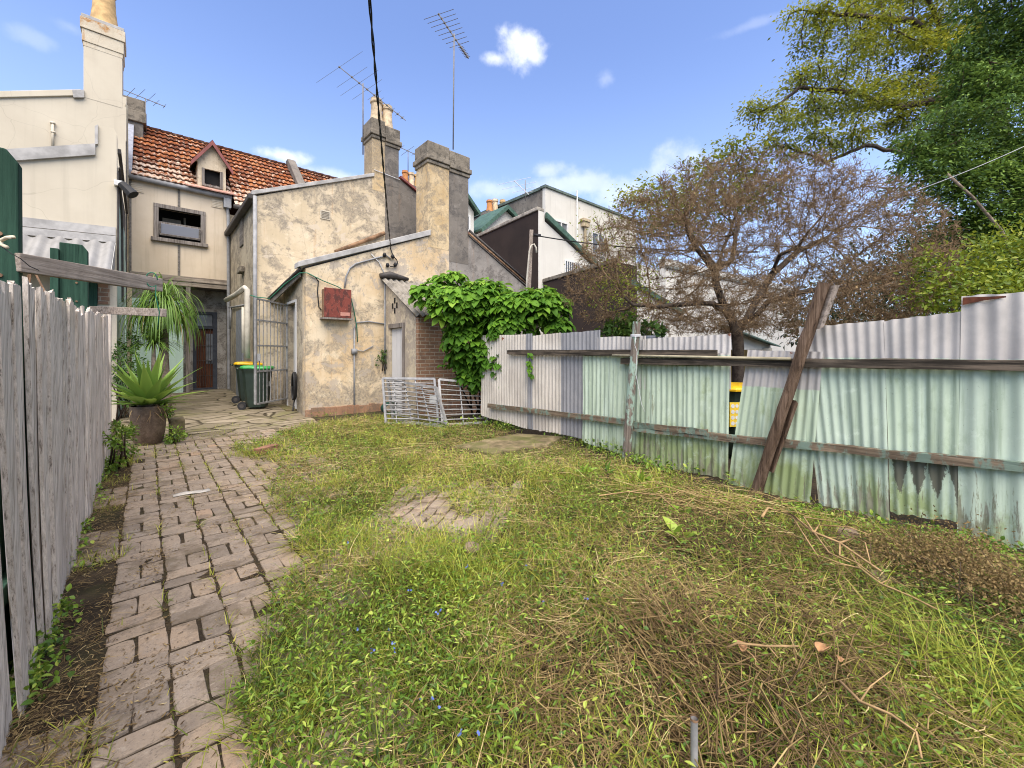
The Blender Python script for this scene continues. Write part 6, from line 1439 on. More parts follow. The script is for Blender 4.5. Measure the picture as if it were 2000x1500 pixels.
# ---- bare tree with dry twigs beyond the fence
def bare_tree():
    rg = np.random.default_rng(4); t0 = 6.7
    base = onT(1440, 690, t0); base[2] = 0
    T_ = thing('bare_tree', 'spreading nearly bare tree with dry brown leaves behind the corrugated fence', 'tree', base)
    right = at(CS, -SN, 0); fwd = at(SN, CS, 0); k = t0/FPX
    cen = onT(1462, 585, t0)
    A = []
    while len(A) < 5200:
        x = rg.uniform(-1, 1); y = rg.uniform(-1, 1); z = rg.uniform(-.25, 1)
        r = x*x+y*y+(z if z > 0 else z*3.4)**2
        if r > 1 or r < .10: continue
        if rg.random() > .25+.75*r: continue
        top = 275*k*(1-.0*abs(x)); px = x*365*k; 
        A.append(cen+right*px+fwd*(y*2.0)+at(0, 0, z*top+(-.20 if x < -.6 else 0)*0))
    A = np.array(A)
    # lumpy outline
    kx = (A-cen)@right; A = A[fbm(kx*1.1+3, A[:, 2]*1.3, 4)+.25*rg.random(len(A)) > .46]
    p = [base+at(0, 0, -.1), onT(1442, 680, t0), onT(1440, 650, t0), onT(1430, 625, t0), onT(1420, 610, t0)]
    st = [(p[0], -1), (p[1], 0), (p[2], 1), (p[3], 2), (p[4], 3)]
    def limb(pts, par):
        i = par
        for a in pts:
            q = st[i][0]; d = np.asarray(a)-q; n = max(1, int(np.linalg.norm(d)/.16))
            for s_ in range(1, n+1):
                st.append((q+d*s_/n+rg.normal(size=3)*.012, i)); i = len(st)-1
        return i
    i0 = limb([onT(1405, 570, t0-.1), onT(1398, 530, t0-.1)], 4)           # left upright
    limb([onT(1370, 500, t0-.3), onT(1340, 450, t0-.5)], i0); limb([onT(1432, 505, t0+.3), onT(1440, 440, t0+.5)], i0)
    i1 = limb([onT(1470, 605, t0+.1), onT(1492, 560, t0+.2), onT(1510, 535, t0+.2)], 2)
    limb([onT(1560, 490, t0+.4), onT(1620, 460, t0+.6)], i1); limb([onT(1522, 500, t0-.1), onT(1560, 480, t0-.3)], i1)
    limb([onT(1395, 595, t0-.4), onT(1340, 592, t0-.5), onT(1285, 600, t0-.6), onT(1235, 597, t0-.6)], 4)
    limb([onT(1500, 590, t0-.2), onT(1560, 575, t0-.4), onT(1640, 560, t0-.5)], 2)
    pos, par = colonize(st, A, .085, .8, .135, 160, (0, 0, .03), 15000, rg)
    r, nch = radii(par, .0025, 1.82); r = np.where(r > .05, .05+(r-.05)*.55, r); r = np.minimum(r, .14)
    # spurs
    i = np.nonzero((r < .010))[0]; m_ = len(i); parts = wood(pos, par, r, .018)
    d0 = pos[i]-pos[par[i]]
    tips = []
    for rep in range(10):
        sel = i[rg.random(m_) < .9]; d = unit(unit(pos[sel]-pos[par[sel]])*.6+rdir(len(sel), rg)*.9+at(0, 0, .15)); L = rg.uniform(.05, .17, len(sel))
        mid = pos[sel]+d*(L*.55)[:, None]; e = mid+unit(d+rdir(len(sel), rg)*.7)*(L*.6)[:, None]
        parts.append(segs(pos[sel], mid, np.full(len(sel), .0030), np.full(len(sel), .0024), 3)); parts.append(segs(mid, e, np.full(len(sel), .0024), np.full(len(sel), .0016), 3)); tips += [mid, e]
    thin = [q for q in parts]
    V, F, T = merge([parts[0]]+([] if len(parts[1][0]) == 0 else [])); mesh_np('trunk', V, F, BARK_D, T_, True)
    V, F, T = merge(parts[1:]); mesh_np('twigs', V, F, BARK_T, T_, True)
    tips = np.concatenate(tips); n = 24000; P = tips[rg.integers(0, len(tips), n)]+rg.normal(size=(n, 3))*.015
    low = np.clip((cen[2]+.9-P[:, 2])/1.2, 0, 1); rt = ((P-cen)@right); keep = rg.random(n) < .28+.10*low+.40*low*(rt > .3)+.15*(rt > 0); P = P[keep]; n = len(P)
    D = unit(rdir(n, rg)*.7+at(0, 0, -.8)); L = rg.uniform(.020, .042, n); leaves = [scatter(T_DIAMOND, P, D, rdir(n, rg), L, L*.55, np.clip(rg.normal(.5, .25, n), 0, 1))]
    leaves_obj('leaves', leaves, L_DRY, T_)
    # few green shoots on the left side
    n = 900; c = np.array([onT(1195, 560, t0-.3), onT(1245, 555, t0-.4), onT(1180, 455, t0), onT(1225, 575, t0-.4)])[rg.integers(0, 4, n)]
    P = c+rg.normal(size=(n, 3))*.22; L = rg.uniform(.03, .06, n); leaves_obj('green_shoots', [scatter(T_DIAMOND, P, rdir(n, rg), rdir(n, rg), L, L*.5, rg.uniform(.3, 1, n))], L_YELLOW, T_)
bare_tree()
# ---- generic leafy tree
def leafy(name, label, base, trunk_pts, blobs, natt, step, leaf, lsz, nper, seed, barkm, tipr=.012, rmax=.35, di=2.5, dk=.5, flat=.5, hang=-.2, cl=.35, wr=.5, tb=(.5, .2), tmpl=T_DIAMOND, extra=0, sheet=0.0):
    rg = np.random.default_rng(seed); T_ = thing(name, label, 'tree', base)
    vol = np.array([np.prod(r) for c, r in blobs])**.7; pr = vol/vol.sum(); w = rg.choice(len(blobs), natt, p=pr)
    A = np.array([c for c, r in blobs])[w]+rdir(natt, rg)*(rg.random(natt)**.4)[:, None]*np.array([r for c, r in blobs])[w]
    st = [(trunk_pts[0][0], -1)]; last = {}
    for (a, par) in trunk_pts[1:]:
        i = last.get(par, 0) if par is not None else len(st)-1
        q = st[i][0]; d = np.asarray(a)-q; n = max(1, int(np.linalg.norm(d)/step))
        for s_ in range(1, n+1):
            st.append((q+d*s_/n+rg.normal(size=3)*step*.06, i)); i = len(st)-1
        last[len(last)+1] = i
    pos, par = colonize(st, A, step, di, dk, 120, (0, 0, .02), 7000, rg)
    r, nch = radii(par, tipr, 2.3, rmax); V, F, T = merge(wood(pos, par, r, .05)); mesh_np('trunk', V, F, barkm, T_, True)
    tips = np.nonzero(r < tipr*2.2)[0]; P0 = pos[tips]; d0 = unit(pos[tips]-pos[par[tips]])
    if extra:
        ex = A[rg.integers(0, len(A), extra)]; P0 = np.concatenate([P0, ex]); d0 = np.concatenate([d0, rdir(extra, rg)])
    n = len(P0)*nper; k = np.repeat(np.arange(len(P0)), nper)
    o = rg.normal(size=(n, 3))*[cl, cl, cl*flat]
    P = P0[k]+o; rad = np.linalg.norm(o[:, :2], axis=1); P[:, 2] -= sheet*rad*rad/cl
    D = unit(o*[1, 1, .2]+rdir(n, rg)*cl*1.1+at(0, 0, hang)*cl); N = unit(at(0, 0, 1)+rdir(n, rg)*.8)
    ti = np.clip(tb[0]+rg.normal(size=n)*tb[1]*.7+(rg.normal(size=len(P0))*tb[1])[k]+.16*o[:, 2]/(cl*flat)+.75*(fbm(P[:, 0]*.8+P[:, 1]*.5, P[:, 2]*1.3, seed)-.5), 0, 1)  # lit tops and dark undersides of clumps painted into the leaf tint
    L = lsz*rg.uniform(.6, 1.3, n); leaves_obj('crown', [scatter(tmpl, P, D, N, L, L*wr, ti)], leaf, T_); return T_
def B(px, py, t, rx, rz, ry=None): return (onT(px, py, t), np.array([rx, ry or rx, rz]))
tt = 18.0
leafy('spreading_tree', 'huge olive green spreading tree with dark crooked limbs filling the sky corner', at(*onT(2000, 690, tt)[:2], 0),
      [(at(*onT(2020, 690, tt)[:2], 0), None), (onT(2010, 420, tt), None), (onT(1880, 310, tt), 1), (onT(1780, 300, tt-.5), 2), (onT(1690, 283, tt-1), 3), (onT(1610, 318, tt-1.2), 4), (onT(1940, 200, tt), 1), (onT(1850, 90, tt), 6), (onT(1780, 40, tt-.5), 7), (onT(1650, 28, tt-1), 8), (onT(1560, 20, tt-1), 9), (onT(1840, 190, tt-.5), 6), (onT(1760, 210, tt-.8), 11), (onT(1660, 180, tt-1), 12), (onT(1560, 170, tt-1.2), 13), (onT(1790, -60, tt), 7), (onT(1900, 0, tt+.5), 6), (onT(1980, -120, tt), 16)],
      [B(1480, 205, tt-1, .9, .5), B(1520, 255, tt-1, 1.1, .7), B(1560, 150, tt-1, 1.1, .6), B(1610, 210, tt-1, 1.4, .9), B(1590, 90, tt-1, .9, .5), B(1650, 110, tt-1, 1.3, .7), B(1640, 20, tt-1, 1.3, .6), B(1570, 20, tt-1, .8, .4), B(1700, 200, tt-.5, 1.6, 1.2), B(1720, 80, tt-.5, 1.5, .8), B(1740, -20, tt, 2.0, .8), B(1800, 140, tt, 1.7, 1.2), B(1850, 40, tt, 1.8, 1.0), B(1900, -60, tt, 2.2, 1.0), B(1780, 250, tt, 1.2, .7), B(1640, 260, tt-1, 1.4, .6), B(1560, 290, tt-1, 1.0, .5), B(1510, 300, tt-1, .8, .5), B(1900, 180, tt+.5, 1.8, 1.3), B(1460, 215, tt-1, .4, .3), B(1545, 10, tt-1, .3, .4)],
      1400, .30, L_BIG, .145, 74, 12, BARK_D, .026, .36, 2.5, .55, .5, -.5, .24, .42, (.52, .24))
tt = 22.0
leafy('background_tree', 'olive tree showing behind the bare branches left of its trunk', at(*onT(1400, 690, tt)[:2], 0),
      [(at(*onT(1400, 690, tt)[:2], 0), None), (onT(1400, 520, tt), None), (onT(1330, 430, tt), 1), (onT(1440, 420, tt), 1)],
      [B(1260, 385, tt, 1.3, .8), B(1230, 400, tt, .8, .5), B(1310, 400, tt, 1.6, 1.3), B(1290, 440, tt, 1.5, .9), B(1380, 400, tt, 1.6, 1.4), B(1370, 330, tt, 1.2, .7), B(1440, 330, tt, 1.4, 1.0), B(1430, 290, tt, .9, .5), B(1480, 380, tt, 1.6, 1.4)],
      700, .40, L_BIG, .22, 34, 14, BARK_D, .016, .2, 3, .6, .6, -.3, .38, .5, (.36, .18))
tt = 11.0
leafy('dense_green_tree', 'dense dark green tree with layered drooping foliage at the right', at(*onT(2040, 690, tt)[:2], 0),
      [(at(*onT(2050, 690, tt)[:2], 0), None), (onT(2030, 480, tt), None), (onT(1950, 300, tt), 1), (onT(1850, 260, tt-.5), 2), (onT(1920, 450, tt), 1), (onT(1850, 350, tt-.4), 4), (onT(2060, 150, tt), 1)],
      [B(1800, 265, tt-.6, .55, .35), B(1840, 300, tt-.8, .8, .45), B(1880, 230, tt-.6, .9, .55), B(1850, 210, tt-.4, .5, .3), B(1930, 150, tt-.3, .9, .7), B(1960, 60, tt, .9, .8), B(1910, 90, tt, .6, .5), B(2040, 80, tt, 1.2, 1.2), B(1970, 280, tt-.6, 1.1, .8), B(2060, 300, tt-.5, 1.3, 1.2), B(1890, 340, tt-.6, .9, .4), B(1960, 420, tt-.3, 1.1, .7), B(1880, 430, tt+.2, .9, .6), B(1840, 500, tt+.4, .9, .6), B(1930, 520, tt+.4, 1.2, .6), B(2050, 470, tt, 1.3, .8), B(1790, 310, tt-.5, .4, .3), B(1990, 10, tt, .7, .5), B(1950, -40, tt, .8, .5), B(1800, 470, tt+.6, .7, .5)],
      1300, .22, L_DARK, .115, 66, 15, BARK_B, .010, .22, 2, .34, .24, -.6, .25, .42, (.42, .26), extra=600, sheet=.9)
m = MB(); m.tube([onT(1850, 340, 9.6), onT(1900, 385, 9.6), onT(1955, 450, 9.6), onT(1990, 520, 9.6)], [.03, .026, .034, .034], 8); tag(m.build('fallen_limb', BARK_P, None, True), 'bare slanting dead limb in front of the dark green tree', 'branch')
bushy('yellow_green_shrub', 'bright yellow green shrub rising above the tallest fence sheets', 'shrub', [(onT(1850, 535, 5.0), (.36, .4, .30)), (onT(1900, 575, 4.9), (.5, .4, .30)), (onT(1970, 495, 5.0), (.36, .4, .34)), (onT(2030, 520, 4.9), (.5, .4, .45)), (onT(1815, 580, 5.0), (.25, .3, .18)), (onT(1960, 585, 4.9), (.5, .4, .32)), (onT(1812, 500, 5.0), (.15, .2, .14)), (onT(1925, 500, 5.0), (.3, .3, .2))], 5200, L_YELLOW, .062, 41, stems=14, tint=(.45, .35), clump=.5, wr=.48)
bushy('dark_hedge', 'dark evergreen hedge behind the bare tree', 'shrub', [(onT(1700, 560, 9.0), (1.0, .8, .8)), (onT(1620, 600, 9.2), (.8, .8, .6)), (onT(1780, 560, 8.8), (.9, .8, .9)), (onT(1700, 650, 8.6), (1.2, .8, .6)), (onT(1860, 560, 8.6), (1.0, .8, .8)), (onT(1580, 640, 8.6), (.45, .5, .4)), (onT(1790, 660, 8.2), (1.0, .6, .6))], 9000, L_HEDGE, .11, 42, stems=12, clump=.55)
bushy('garden_shrub', 'dark leafy plant peeping over the corrugated fence beside the round post', 'plant', [(onT(1205, 645, 7.2), (.28, .3, .22)), (onT(1180, 660, 7.2), (.2, .2, .15)), (onT(1238, 640, 7.2), (.18, .2, .2))], 420, L_DARK, .15, 43, tmpl=T_LEAF, wr=.38, tint=(.45, .3))
hp = onT(1272, 690, 6.15); HPz = onT(1272, 678, 6.15)[2]
FP = thing('hanging_pot', 'small grey plastic pot hooked behind the fence beside the round post', 'pot', (hp[0], hp[1], HPz-.05)); m = MB(); m.lathe((hp[0], hp[1], HPz-.05), [(.07, 0), (.10, .20), (.105, .20), (.105, .22), (.09, .22)], 16); m.build('body', plain('grey_plastic', (.24, .25, .27), .6), FP, True, auto=.6)
bushy('potted_plant', 'leafy green plant growing in the small grey pot on the fence', 'plant', [(onT(1275, 650, 6.15), (.13, .13, .10)), (onT(1290, 648, 6.15), (.1, .1, .07)), (onT(1262, 640, 6.15), (.06, .06, .1))], 90, L_SHRUB, .10, 44, tmpl=T_LEAF, wr=.6, stems=5, base=at(hp[0], hp[1], HPz+.1))
# ================================================================ GROUND COVER
rg = np.random.default_rng(100)
def in_poly(x, y, poly):
    c = np.zeros(len(x), bool); n = len(poly)
    for i in range(n):
        x0, y0 = poly[i][0], poly[i][1]; x1, y1 = poly[i-1][0], poly[i-1][1]
        c ^= ((y0 > y) != (y1 > y)) & (x < (x1-x0)*(y-y0)/(y1-y0+1e-12)+x0)
    return c
def wp(pts): return [onZ(px, py, 0)[:2] for px, py in pts]
YARD = wp([(455, 1560), (480, 1350), (515, 1230), (560, 1130), (600, 1080), (560, 1010), (500, 965), (560, 905), (450, 880), (545, 850), (620, 815), (760, 815), (960, 826), (1110, 848), (1230, 905), (1450, 948), (1760, 1030)])+[np.array([4.95, -1.6]), np.array([.4, -1.6])]
PATCH = wp([(760, 1010), (850, 975), (905, 1010), (970, 1035), (960, 1062), (870, 1065), (800, 1045)])
SLABP = wp([(905, 885), (960, 900), (1075, 880), (1100, 862), (1090, 850), (1010, 846)])
PATCHN = wp([(735, 1005), (850, 960), (930, 1000), (1010, 1030), (1000, 1075), (860, 1085), (780, 1055)])
def gauss(x, y, px, py, r): c = onZ(px, py, 0); return np.exp(-((x-c[0])**2+(y-c[1])**2)/(r*r))
def sample(n, edge=.06):
    """positions in the yard, thinning with distance from where one stands"""
    out = []; tot = 0
    while tot < n:
        m_ = n*4; x = rg.uniform(-.3, 5.2, m_); y = rg.uniform(-1.6, 9.0, m_); d = np.hypot(x-.2, y+.2)
        x2 = x+(fbm(x*3, y*3, 1)-.5)*.5; y2 = y+(fbm(x*3, y*3, 2)-.5)*.5
        ok = in_poly(x2, y2, YARD) & (rg.random(m_) < 1-.7*sstep(4.3, 4.8, x)) & (rg.random(m_) < np.minimum(1, (2.2/np.maximum(d, .3))**1.25)) & ~in_poly(x, y, SLABP)
        pr = in_poly(x2, y2, PATCH); ok &= ~(pr & (rg.random(m_) < .94))
        u, v, dd = proj(np.stack([x, y, np.zeros(m_)], 1)); ok &= (dd > .4) & (u > -250) & (u < 2300) & (v < 1900)
        out.append(np.stack([x[ok], y[ok]], 1)); tot += ok.sum()
    P = np.concatenate(out)[:n]; return P[:, 0], P[:, 1]
def green(x, y):
    g = .56+1.5*(fbm(x*.9, y*.9, 40)-.5)+.9*(fbm(x*3.1, y*3.1, 41)-.5)
    g += .50*gauss(x, y, 700, 1300, .55)+.50*gauss(x, y, 900, 1170, .6)+.40*gauss(x, y, 620, 1430, .6)+.35*gauss(x, y, 760, 830, 1.6)+.25*gauss(x, y, 1550, 1400, .35)+.30*gauss(x, y, 640, 1000, .8)+.25*gauss(x, y, 1850, 1280, .7)
    g -= .40*gauss(x, y, 1150, 1300, .40)+.25*gauss(x, y, 1080, 1000, .6)+.3*gauss(x, y, 1150, 1460, .3)+.35*gauss(x, y, 1430, 1010, .5)+.25*gauss(x, y, 1350, 1380, .3)
    return g
def hz(x, y): return ground_z(x, y)+.03*(fbm(x*7, y*7, 7)-.4)*sstep(.45, .9, x)
# straw and cut grass lying flat
def lay_straw(n, mat_tint, lo, hi, w, rise, seg=3):
    x, y = sample(n); g = green(x, y); keep = rg.random(n) < np.clip(.90-.50*g, .24, 1); x, y, g = x[keep], y[keep], g[keep]; n = len(x)
    d = np.hypot(x, y); sc = 1+.10*np.maximum(d-2, 0)
    fl = fbm(x*1.6, y*1.6, 60)*14; az = fl+rg.normal(size=n)*.8; el = np.abs(rg.normal(size=n))*rise-.06
    D = np.c_[np.cos(az)*np.cos(el), np.sin(az)*np.cos(el), np.sin(el)]; L = rg.uniform(lo, hi, n)*np.minimum(sc, 1.6)
    P = np.c_[x, y, hz(x, y)+.006+.085*rg.random(n)**2*np.clip(1.2-.4*g, .3, 1)]
    bend = np.c_[rg.normal(size=(n, 2))*.55, -rg.random(n)*(np.sin(el)+.25)]
    ti = np.clip(mat_tint+rg.normal(size=n)*.24+.8*(fbm(x*1.7, y*1.7, 61)-.5)-.30*gauss(x, y, 1480, 1020, 1.1)-.30*gauss(x, y, 1450, 1360, .6)-.26*gauss(x, y, 1750, 1200, .9)-.15*gauss(x, y, 1250, 950, .9), 0, 1)
    return ribbons(P, D, L, rg.uniform(w[0], w[1], n)*sc, bend, seg, ti, unit(np.c_[rg.normal(size=(n, 2))*.6, np.ones(n)]), True)
V, F, T = merge([lay_straw(72000, .47, .03, .12, (.0016, .0036), .40), lay_straw(17000, .70, .10, .26, (.0018, .0036), .24, 4)])
tag(mesh_np('straw', V, F, L_STRAW, None, False, {'tint': T}), 'dry brown cut grass and straw lying over the yard', 'straw', kind='stuff')
# green grass blades
def lay_grass(n, lo, hi, w):
    x, y = sample(n); g = green(x, y); keep = rg.random(n) < np.clip(.10+.85*g, .14, 1); x, y, g = x[keep], y[keep], g[keep]; n = len(x)
    d = np.hypot(x, y); sc = 1+.13*np.maximum(d-2, 0); az = rg.uniform(0, 2*PI, n); el = np.radians(rg.beta(2, 1.6, n)*85)
    D = np.c_[np.cos(az)*np.cos(el), np.sin(az)*np.cos(el), np.sin(el)]; L = rg.uniform(lo, hi, n)
    bend = np.c_[np.cos(az)*.3, np.sin(az)*.3, -rg.random(n)*.55]; P = np.c_[x, y, hz(x, y)-.005]
    ti = np.clip(.42+rg.normal(size=n)*.2+.9*(fbm(x*1.3, y*1.3, 71)-.5)+.06*(y > 3), 0, 1); L = L*np.clip(.55+1.1*fbm(x*2.6, y*2.6, 73), .5, 1.3)
    return ribbons(P, D, L, rg.uniform(w[0], w[1], n)*np.minimum(sc, 1.7), bend, 3, ti)
V, F, T = lay_grass(84000, .05, .20, (.0024, .0050))
# brighter tufts
tufts = [(900, 1140, 60, .30), (690, 1080, 60, .26), (1870, 1330, 70, .42), (1780, 1300, 40, .36), (1960, 1420, 60, .40), (640, 960, 50, .2), (1050, 960, 40, .2), (1010, 1000, 40, .2), (560, 1380, 40, .2), (520, 1420, 30, .2), (470, 890, 60, .16), (1180, 935, 20, .15), (830, 1085, 60, .26), (760, 1110, 60, .24), (1240, 1150, 25, .22)]
pr = [(V, F, T)]
for (px, py, n, L) in tufts:
    c = onZ(px, py, 0); n = n*2; x = c[0]+rg.normal(size=n)*.11; y = c[1]+rg.normal(size=n)*.11; az = rg.uniform(0, 2*PI, n); el = np.radians(rg.uniform(35, 88, n)); D = np.c_[np.cos(az)*np.cos(el), np.sin(az)*np.cos(el), np.sin(el)]
    pr.append(ribbons(np.c_[x, y, hz(x, y)], D, L*rg.uniform(.4, 1.0, n), np.full(n, .0042), np.c_[np.cos(az)*.4, np.sin(az)*.4, -.6*rg.random(n)], 4, np.clip(rg.normal(.55, .16, n), 0, 1)))
# sparse blades on the path joints and by the fence
def strip(n, x0, x1, y0, y1, hi):
    x = rg.uniform(x0, x1, n); y = rg.uniform(y0, y1, n); k = fbm(x*3.2, y*3.2, 81) > .55; x, y = x[k], y[k]; n = len(x); az = rg.uniform(0, 2*PI, n); el = np.radians(rg.uniform(15, 85, n)); D = np.c_[np.cos(az)*np.cos(el), np.sin(az)*np.cos(el), np.sin(el)]
    return ribbons(np.c_[x, y, hz(x, y)], D, rg.uniform(.03, hi, n), np.full(n, .0045), np.c_[np.cos(az)*.3, np.sin(az)*.3, -.4*rg.random(n)], 3, np.clip(rg.normal(.6, .25, n), 0, 1))
for c in range(0, 7): xx = -.175+.243*c; pr.append(strip(420, xx-.012, xx+.012, 1.2, 8.6, .10))
pr.append(strip(3200, -.40, -.10, 1.2, 8.6, .10)); pr.append(strip(1500, -.3, 2.4, 7.4, 9.8, .11)); pr.append(strip(700, .9, 1.7, 4.5, 7.5, .12)); pr.append(strip(900, 2.3, 4.4, 8.2, 9.3, .16))
V, F, T = merge(pr)
tag(mesh_np('grass', V, F, L_GRASS, None, False, {'tint': T}), 'patchy green grass blades growing through the cut straw', 'grass', kind='stuff')
# creeping broad leaved weeds
def lay_weed(n, lsz, wr):
    x, y = sample(n); g = green(x, y)+.25*(fbm(x*2.3, y*2.3, 90)-.5)-.05*np.maximum(np.hypot(x, y)-2.5, 0); keep = rg.random(n) < np.clip(-.10+1.0*g, .36, 1); x, y = x[keep], y[keep]; n = len(x)
    d = np.hypot(x, y); sc = np.minimum(1+.10*np.maximum(d-2, 0), 1.6); az = rg.uniform(0, 2*PI, n); el = rg.normal(size=n)*.35+.15
    D = np.c_[np.cos(az)*np.cos(el), np.sin(az)*np.cos(el), np.sin(el)]; L = lsz*rg.uniform(.5, 1.3, n)*sc
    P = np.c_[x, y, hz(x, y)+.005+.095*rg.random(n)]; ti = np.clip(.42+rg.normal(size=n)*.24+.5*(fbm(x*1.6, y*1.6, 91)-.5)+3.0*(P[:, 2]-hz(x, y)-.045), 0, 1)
    return scatter(T_LEAF, P, D, unit(np.c_[rg.normal(size=(n, 2))*.45, np.ones(n)]), L, L*wr, ti)
V, F, T = merge([lay_weed(62000, .030, .30), lay_weed(10000, .022, .7)])
pr = [(V, F, T)]
def edge_leaves(n, pts, spread, hgt, lsz, seed=0):
    P = np.array([onZ(px, py, 0) for px, py in pts]); k = rg.integers(0, len(P)-1, n); s_ = rg.random(n)[:, None]; Q = P[k]*(1-s_)+P[k+1]*s_; Q[:, :2] += rg.normal(size=(n, 2))*spread
    m_ = fbm(Q[:, 0]*2.7, Q[:, 1]*2.7, 33+seed) > .47; Q = Q[m_]; n = len(Q); Q[:, 2] = hz(Q[:, 0], Q[:, 1])+hgt*rg.random(n)**1.5
    L = lsz*rg.uniform(.5, 1.3, n); return scatter(T_LEAF, Q, rdir(n, rg), unit(rdir(n, rg)*.5+at(0, 0, 1)), L, L*.6, np.clip(rg.normal(.5, .25, n), 0, 1))
pr.append(edge_leaves(2600, [(35, 1395), (110, 1190), (170, 1010), (205, 920), (222, 870)], .05, .12, .035)); pr.append(edge_leaves(1500, [(970, 835), (1130, 862), (1230, 905), (1420, 945)], .10, .16, .05, 3)); pr.append(edge_leaves(1500, [(1480, 985), (1600, 1000), (1740, 1030), (1880, 1050), (2030, 1090)], .09, .09, .045, 5)); pr.append(edge_leaves(500, [(860, 840), (960, 830), (1010, 840)], .12, .2, .06, 7)); pr.append(edge_leaves(500, [(590, 818), (750, 812)], .06, .1, .03, 9))
V, F, T = merge(pr)
tag(mesh_np('weeds', V, F, L_WEED, None, False, {'tint': T}), 'low creeping green weeds spread over the cut grass', 'weeds', kind='stuff')
# leaf litter and crumbs on the path and soil
n = 22000; x = np.concatenate([rg.uniform(-.4, 1.5, 10000), rg.uniform(3.6, 5.0, 4000), -.40+.32*rg.random(8000)**1.3]); y = np.concatenate([rg.uniform(1, 9.2, 10000), rg.uniform(-.5, 7, 4000), 1+7.6*rg.random(8000)**1.4]); k = fbm(x*2.1, y*2.1, 95)+.3*rg.random(n)-.25*((x < .9) & (x > -.15)) > .50; x, y = x[k], y[k]; n = len(x)
az = rg.uniform(0, 2*PI, n); V1 = ribbons(np.c_[x, y, ground_z(x, y)+.016+.014*rg.random(n)], np.c_[np.cos(az), np.sin(az), rg.normal(size=n)*.1], rg.uniform(.015, .075, n), rg.uniform(.0014, .004, n), np.c_[rg.normal(size=(n, 2))*.5, np.zeros(n)], 3, np.clip(rg.normal(.36, .24, n), 0, 1))
jx = []
for c in range(0, 7):
    m_ = 420; jx.append(np.c_[np.full(m_, -.175+.243*c)+rg.normal(size=m_)*.014, rg.uniform(1, 8.8, m_)])
jx = np.concatenate(jx); n = len(jx); az = rg.uniform(0, 2*PI, n)
V2 = ribbons(np.c_[jx, ground_z(jx[:, 0], jx[:, 1])+.006], np.c_[np.cos(az), np.sin(az), rg.normal(size=n)*.15], rg.uniform(.02, .06, n), rg.uniform(.003, .006, n), np.zeros((n, 3)), 2, np.clip(rg.normal(.22, .15, n), 0, 1))
n = 26000; x = rg.uniform(-.42, 1.5, n); y = 1+7.8*rg.random(n)**1.5; so = fbm(x*3.1, y*3.1, 12); k = rg.random(n) < np.clip((so-.52)*6, .10, 1); x, y, so = x[k], y[k], so[k]; n = len(x); az = rg.uniform(0, 2*PI, n)
V3 = ribbons(np.c_[x, y, ground_z(x, y)+.012+.072*np.clip(so-.62, 0, 1)+.004*rg.random(n)], np.c_[np.cos(az), np.sin(az), rg.normal(size=n)*.3], rg.uniform(.006, .03, n), rg.uniform(.003, .008, n), np.c_[rg.normal(size=(n, 2))*.3, np.zeros(n)], 3, np.clip(rg.normal(.30, .2, n), 0, 1))
V, F, T = merge([V1, V3]); Va, Fa, Ta = V2
V, F, T = merge([(V, F, T)]); o = mesh_np('litter', V, F, L_STRAW, None, False, {'tint': T}); tag(o, 'dry grass clippings scattered on the brick path and bare soil', 'litter', kind='stuff')
o = mesh_np('debris', Va, Fa, L_STRAW, None, False, {'tint': Ta}); tag(o, 'brown crumbs packed in the joints of the brick path', 'debris', kind='stuff')
# dark twiggy stems in heaps
def sticks(n, px, py, rx, ry, lo, hi, r, az0, spread, ti, zr=.10):
    c = onZ(px, py, 0); x = c[0]+rg.normal(size=n)*rx; y = c[1]+rg.normal(size=n)*ry; az = az0+rg.normal(size=n)*spread; el = rg.normal(size=n)*.18+.05
    D = np.c_[np.cos(az)*np.cos(el), np.sin(az)*np.cos(el), np.sin(el)]; L = rg.uniform(lo, hi, n); A = np.c_[x, y, hz(x, y)+.01+zr*rg.random(n)]; Bm = A+D*(L*.5)[:, None]; Ce = Bm+unit(D+rg.normal(size=(n, 3))*.25)*(L*.5)[:, None]
    rr = r*rg.uniform(.6, 1.3, n); a_ = segs(A, Bm, rr, rr*.9, 5); b_ = segs(Bm, Ce, rr*.9, rr*.5, 5); return (a_[0], a_[1], np.repeat(np.clip(rg.normal(ti, .15, n), 0, 1), 10)), (b_[0], b_[1], np.repeat(np.clip(rg.normal(ti, .15, n), 0, 1), 10))
pr = []
for a in (sticks(260, 1330, 1330, .16, .20, .12, .34, .0024, 1.2, .35, .32), sticks(220, 1480, 1400, .2, .2, .1, .3, .0024, .3, .8, .22), sticks(160, 1420, 1480, .15, .15, .1, .3, .003, .2, .7, .25), sticks(220, 1560, 1150, .3, .25, .1, .3, .0024, .4, .9, .3), sticks(170, 1700, 1400, .3, .2, .1, .35, .0025, .6, .8, .28), sticks(160, 1450, 1000, .35, .3, .15, .5, .003, 2.2, .4, .62), sticks(160, 1250, 960, .5, .4, .15, .4, .0026, 2.4, .6, .6), sticks(260, 1600, 1250, .5, .4, .1, .3, .002, 1.0, 1.2, .3), sticks(200, 1000, 1400, .3, .3, .1, .25, .002, 1.0, 1.3, .35)): pr += list(a)
V, F, T = merge(pr); tag(mesh_np('dead_stems', V, F, L_STRAW, None, True, {'tint': T}), 'tangled dead brown stems heaped in the cut weeds', 'stems', kind='stuff')
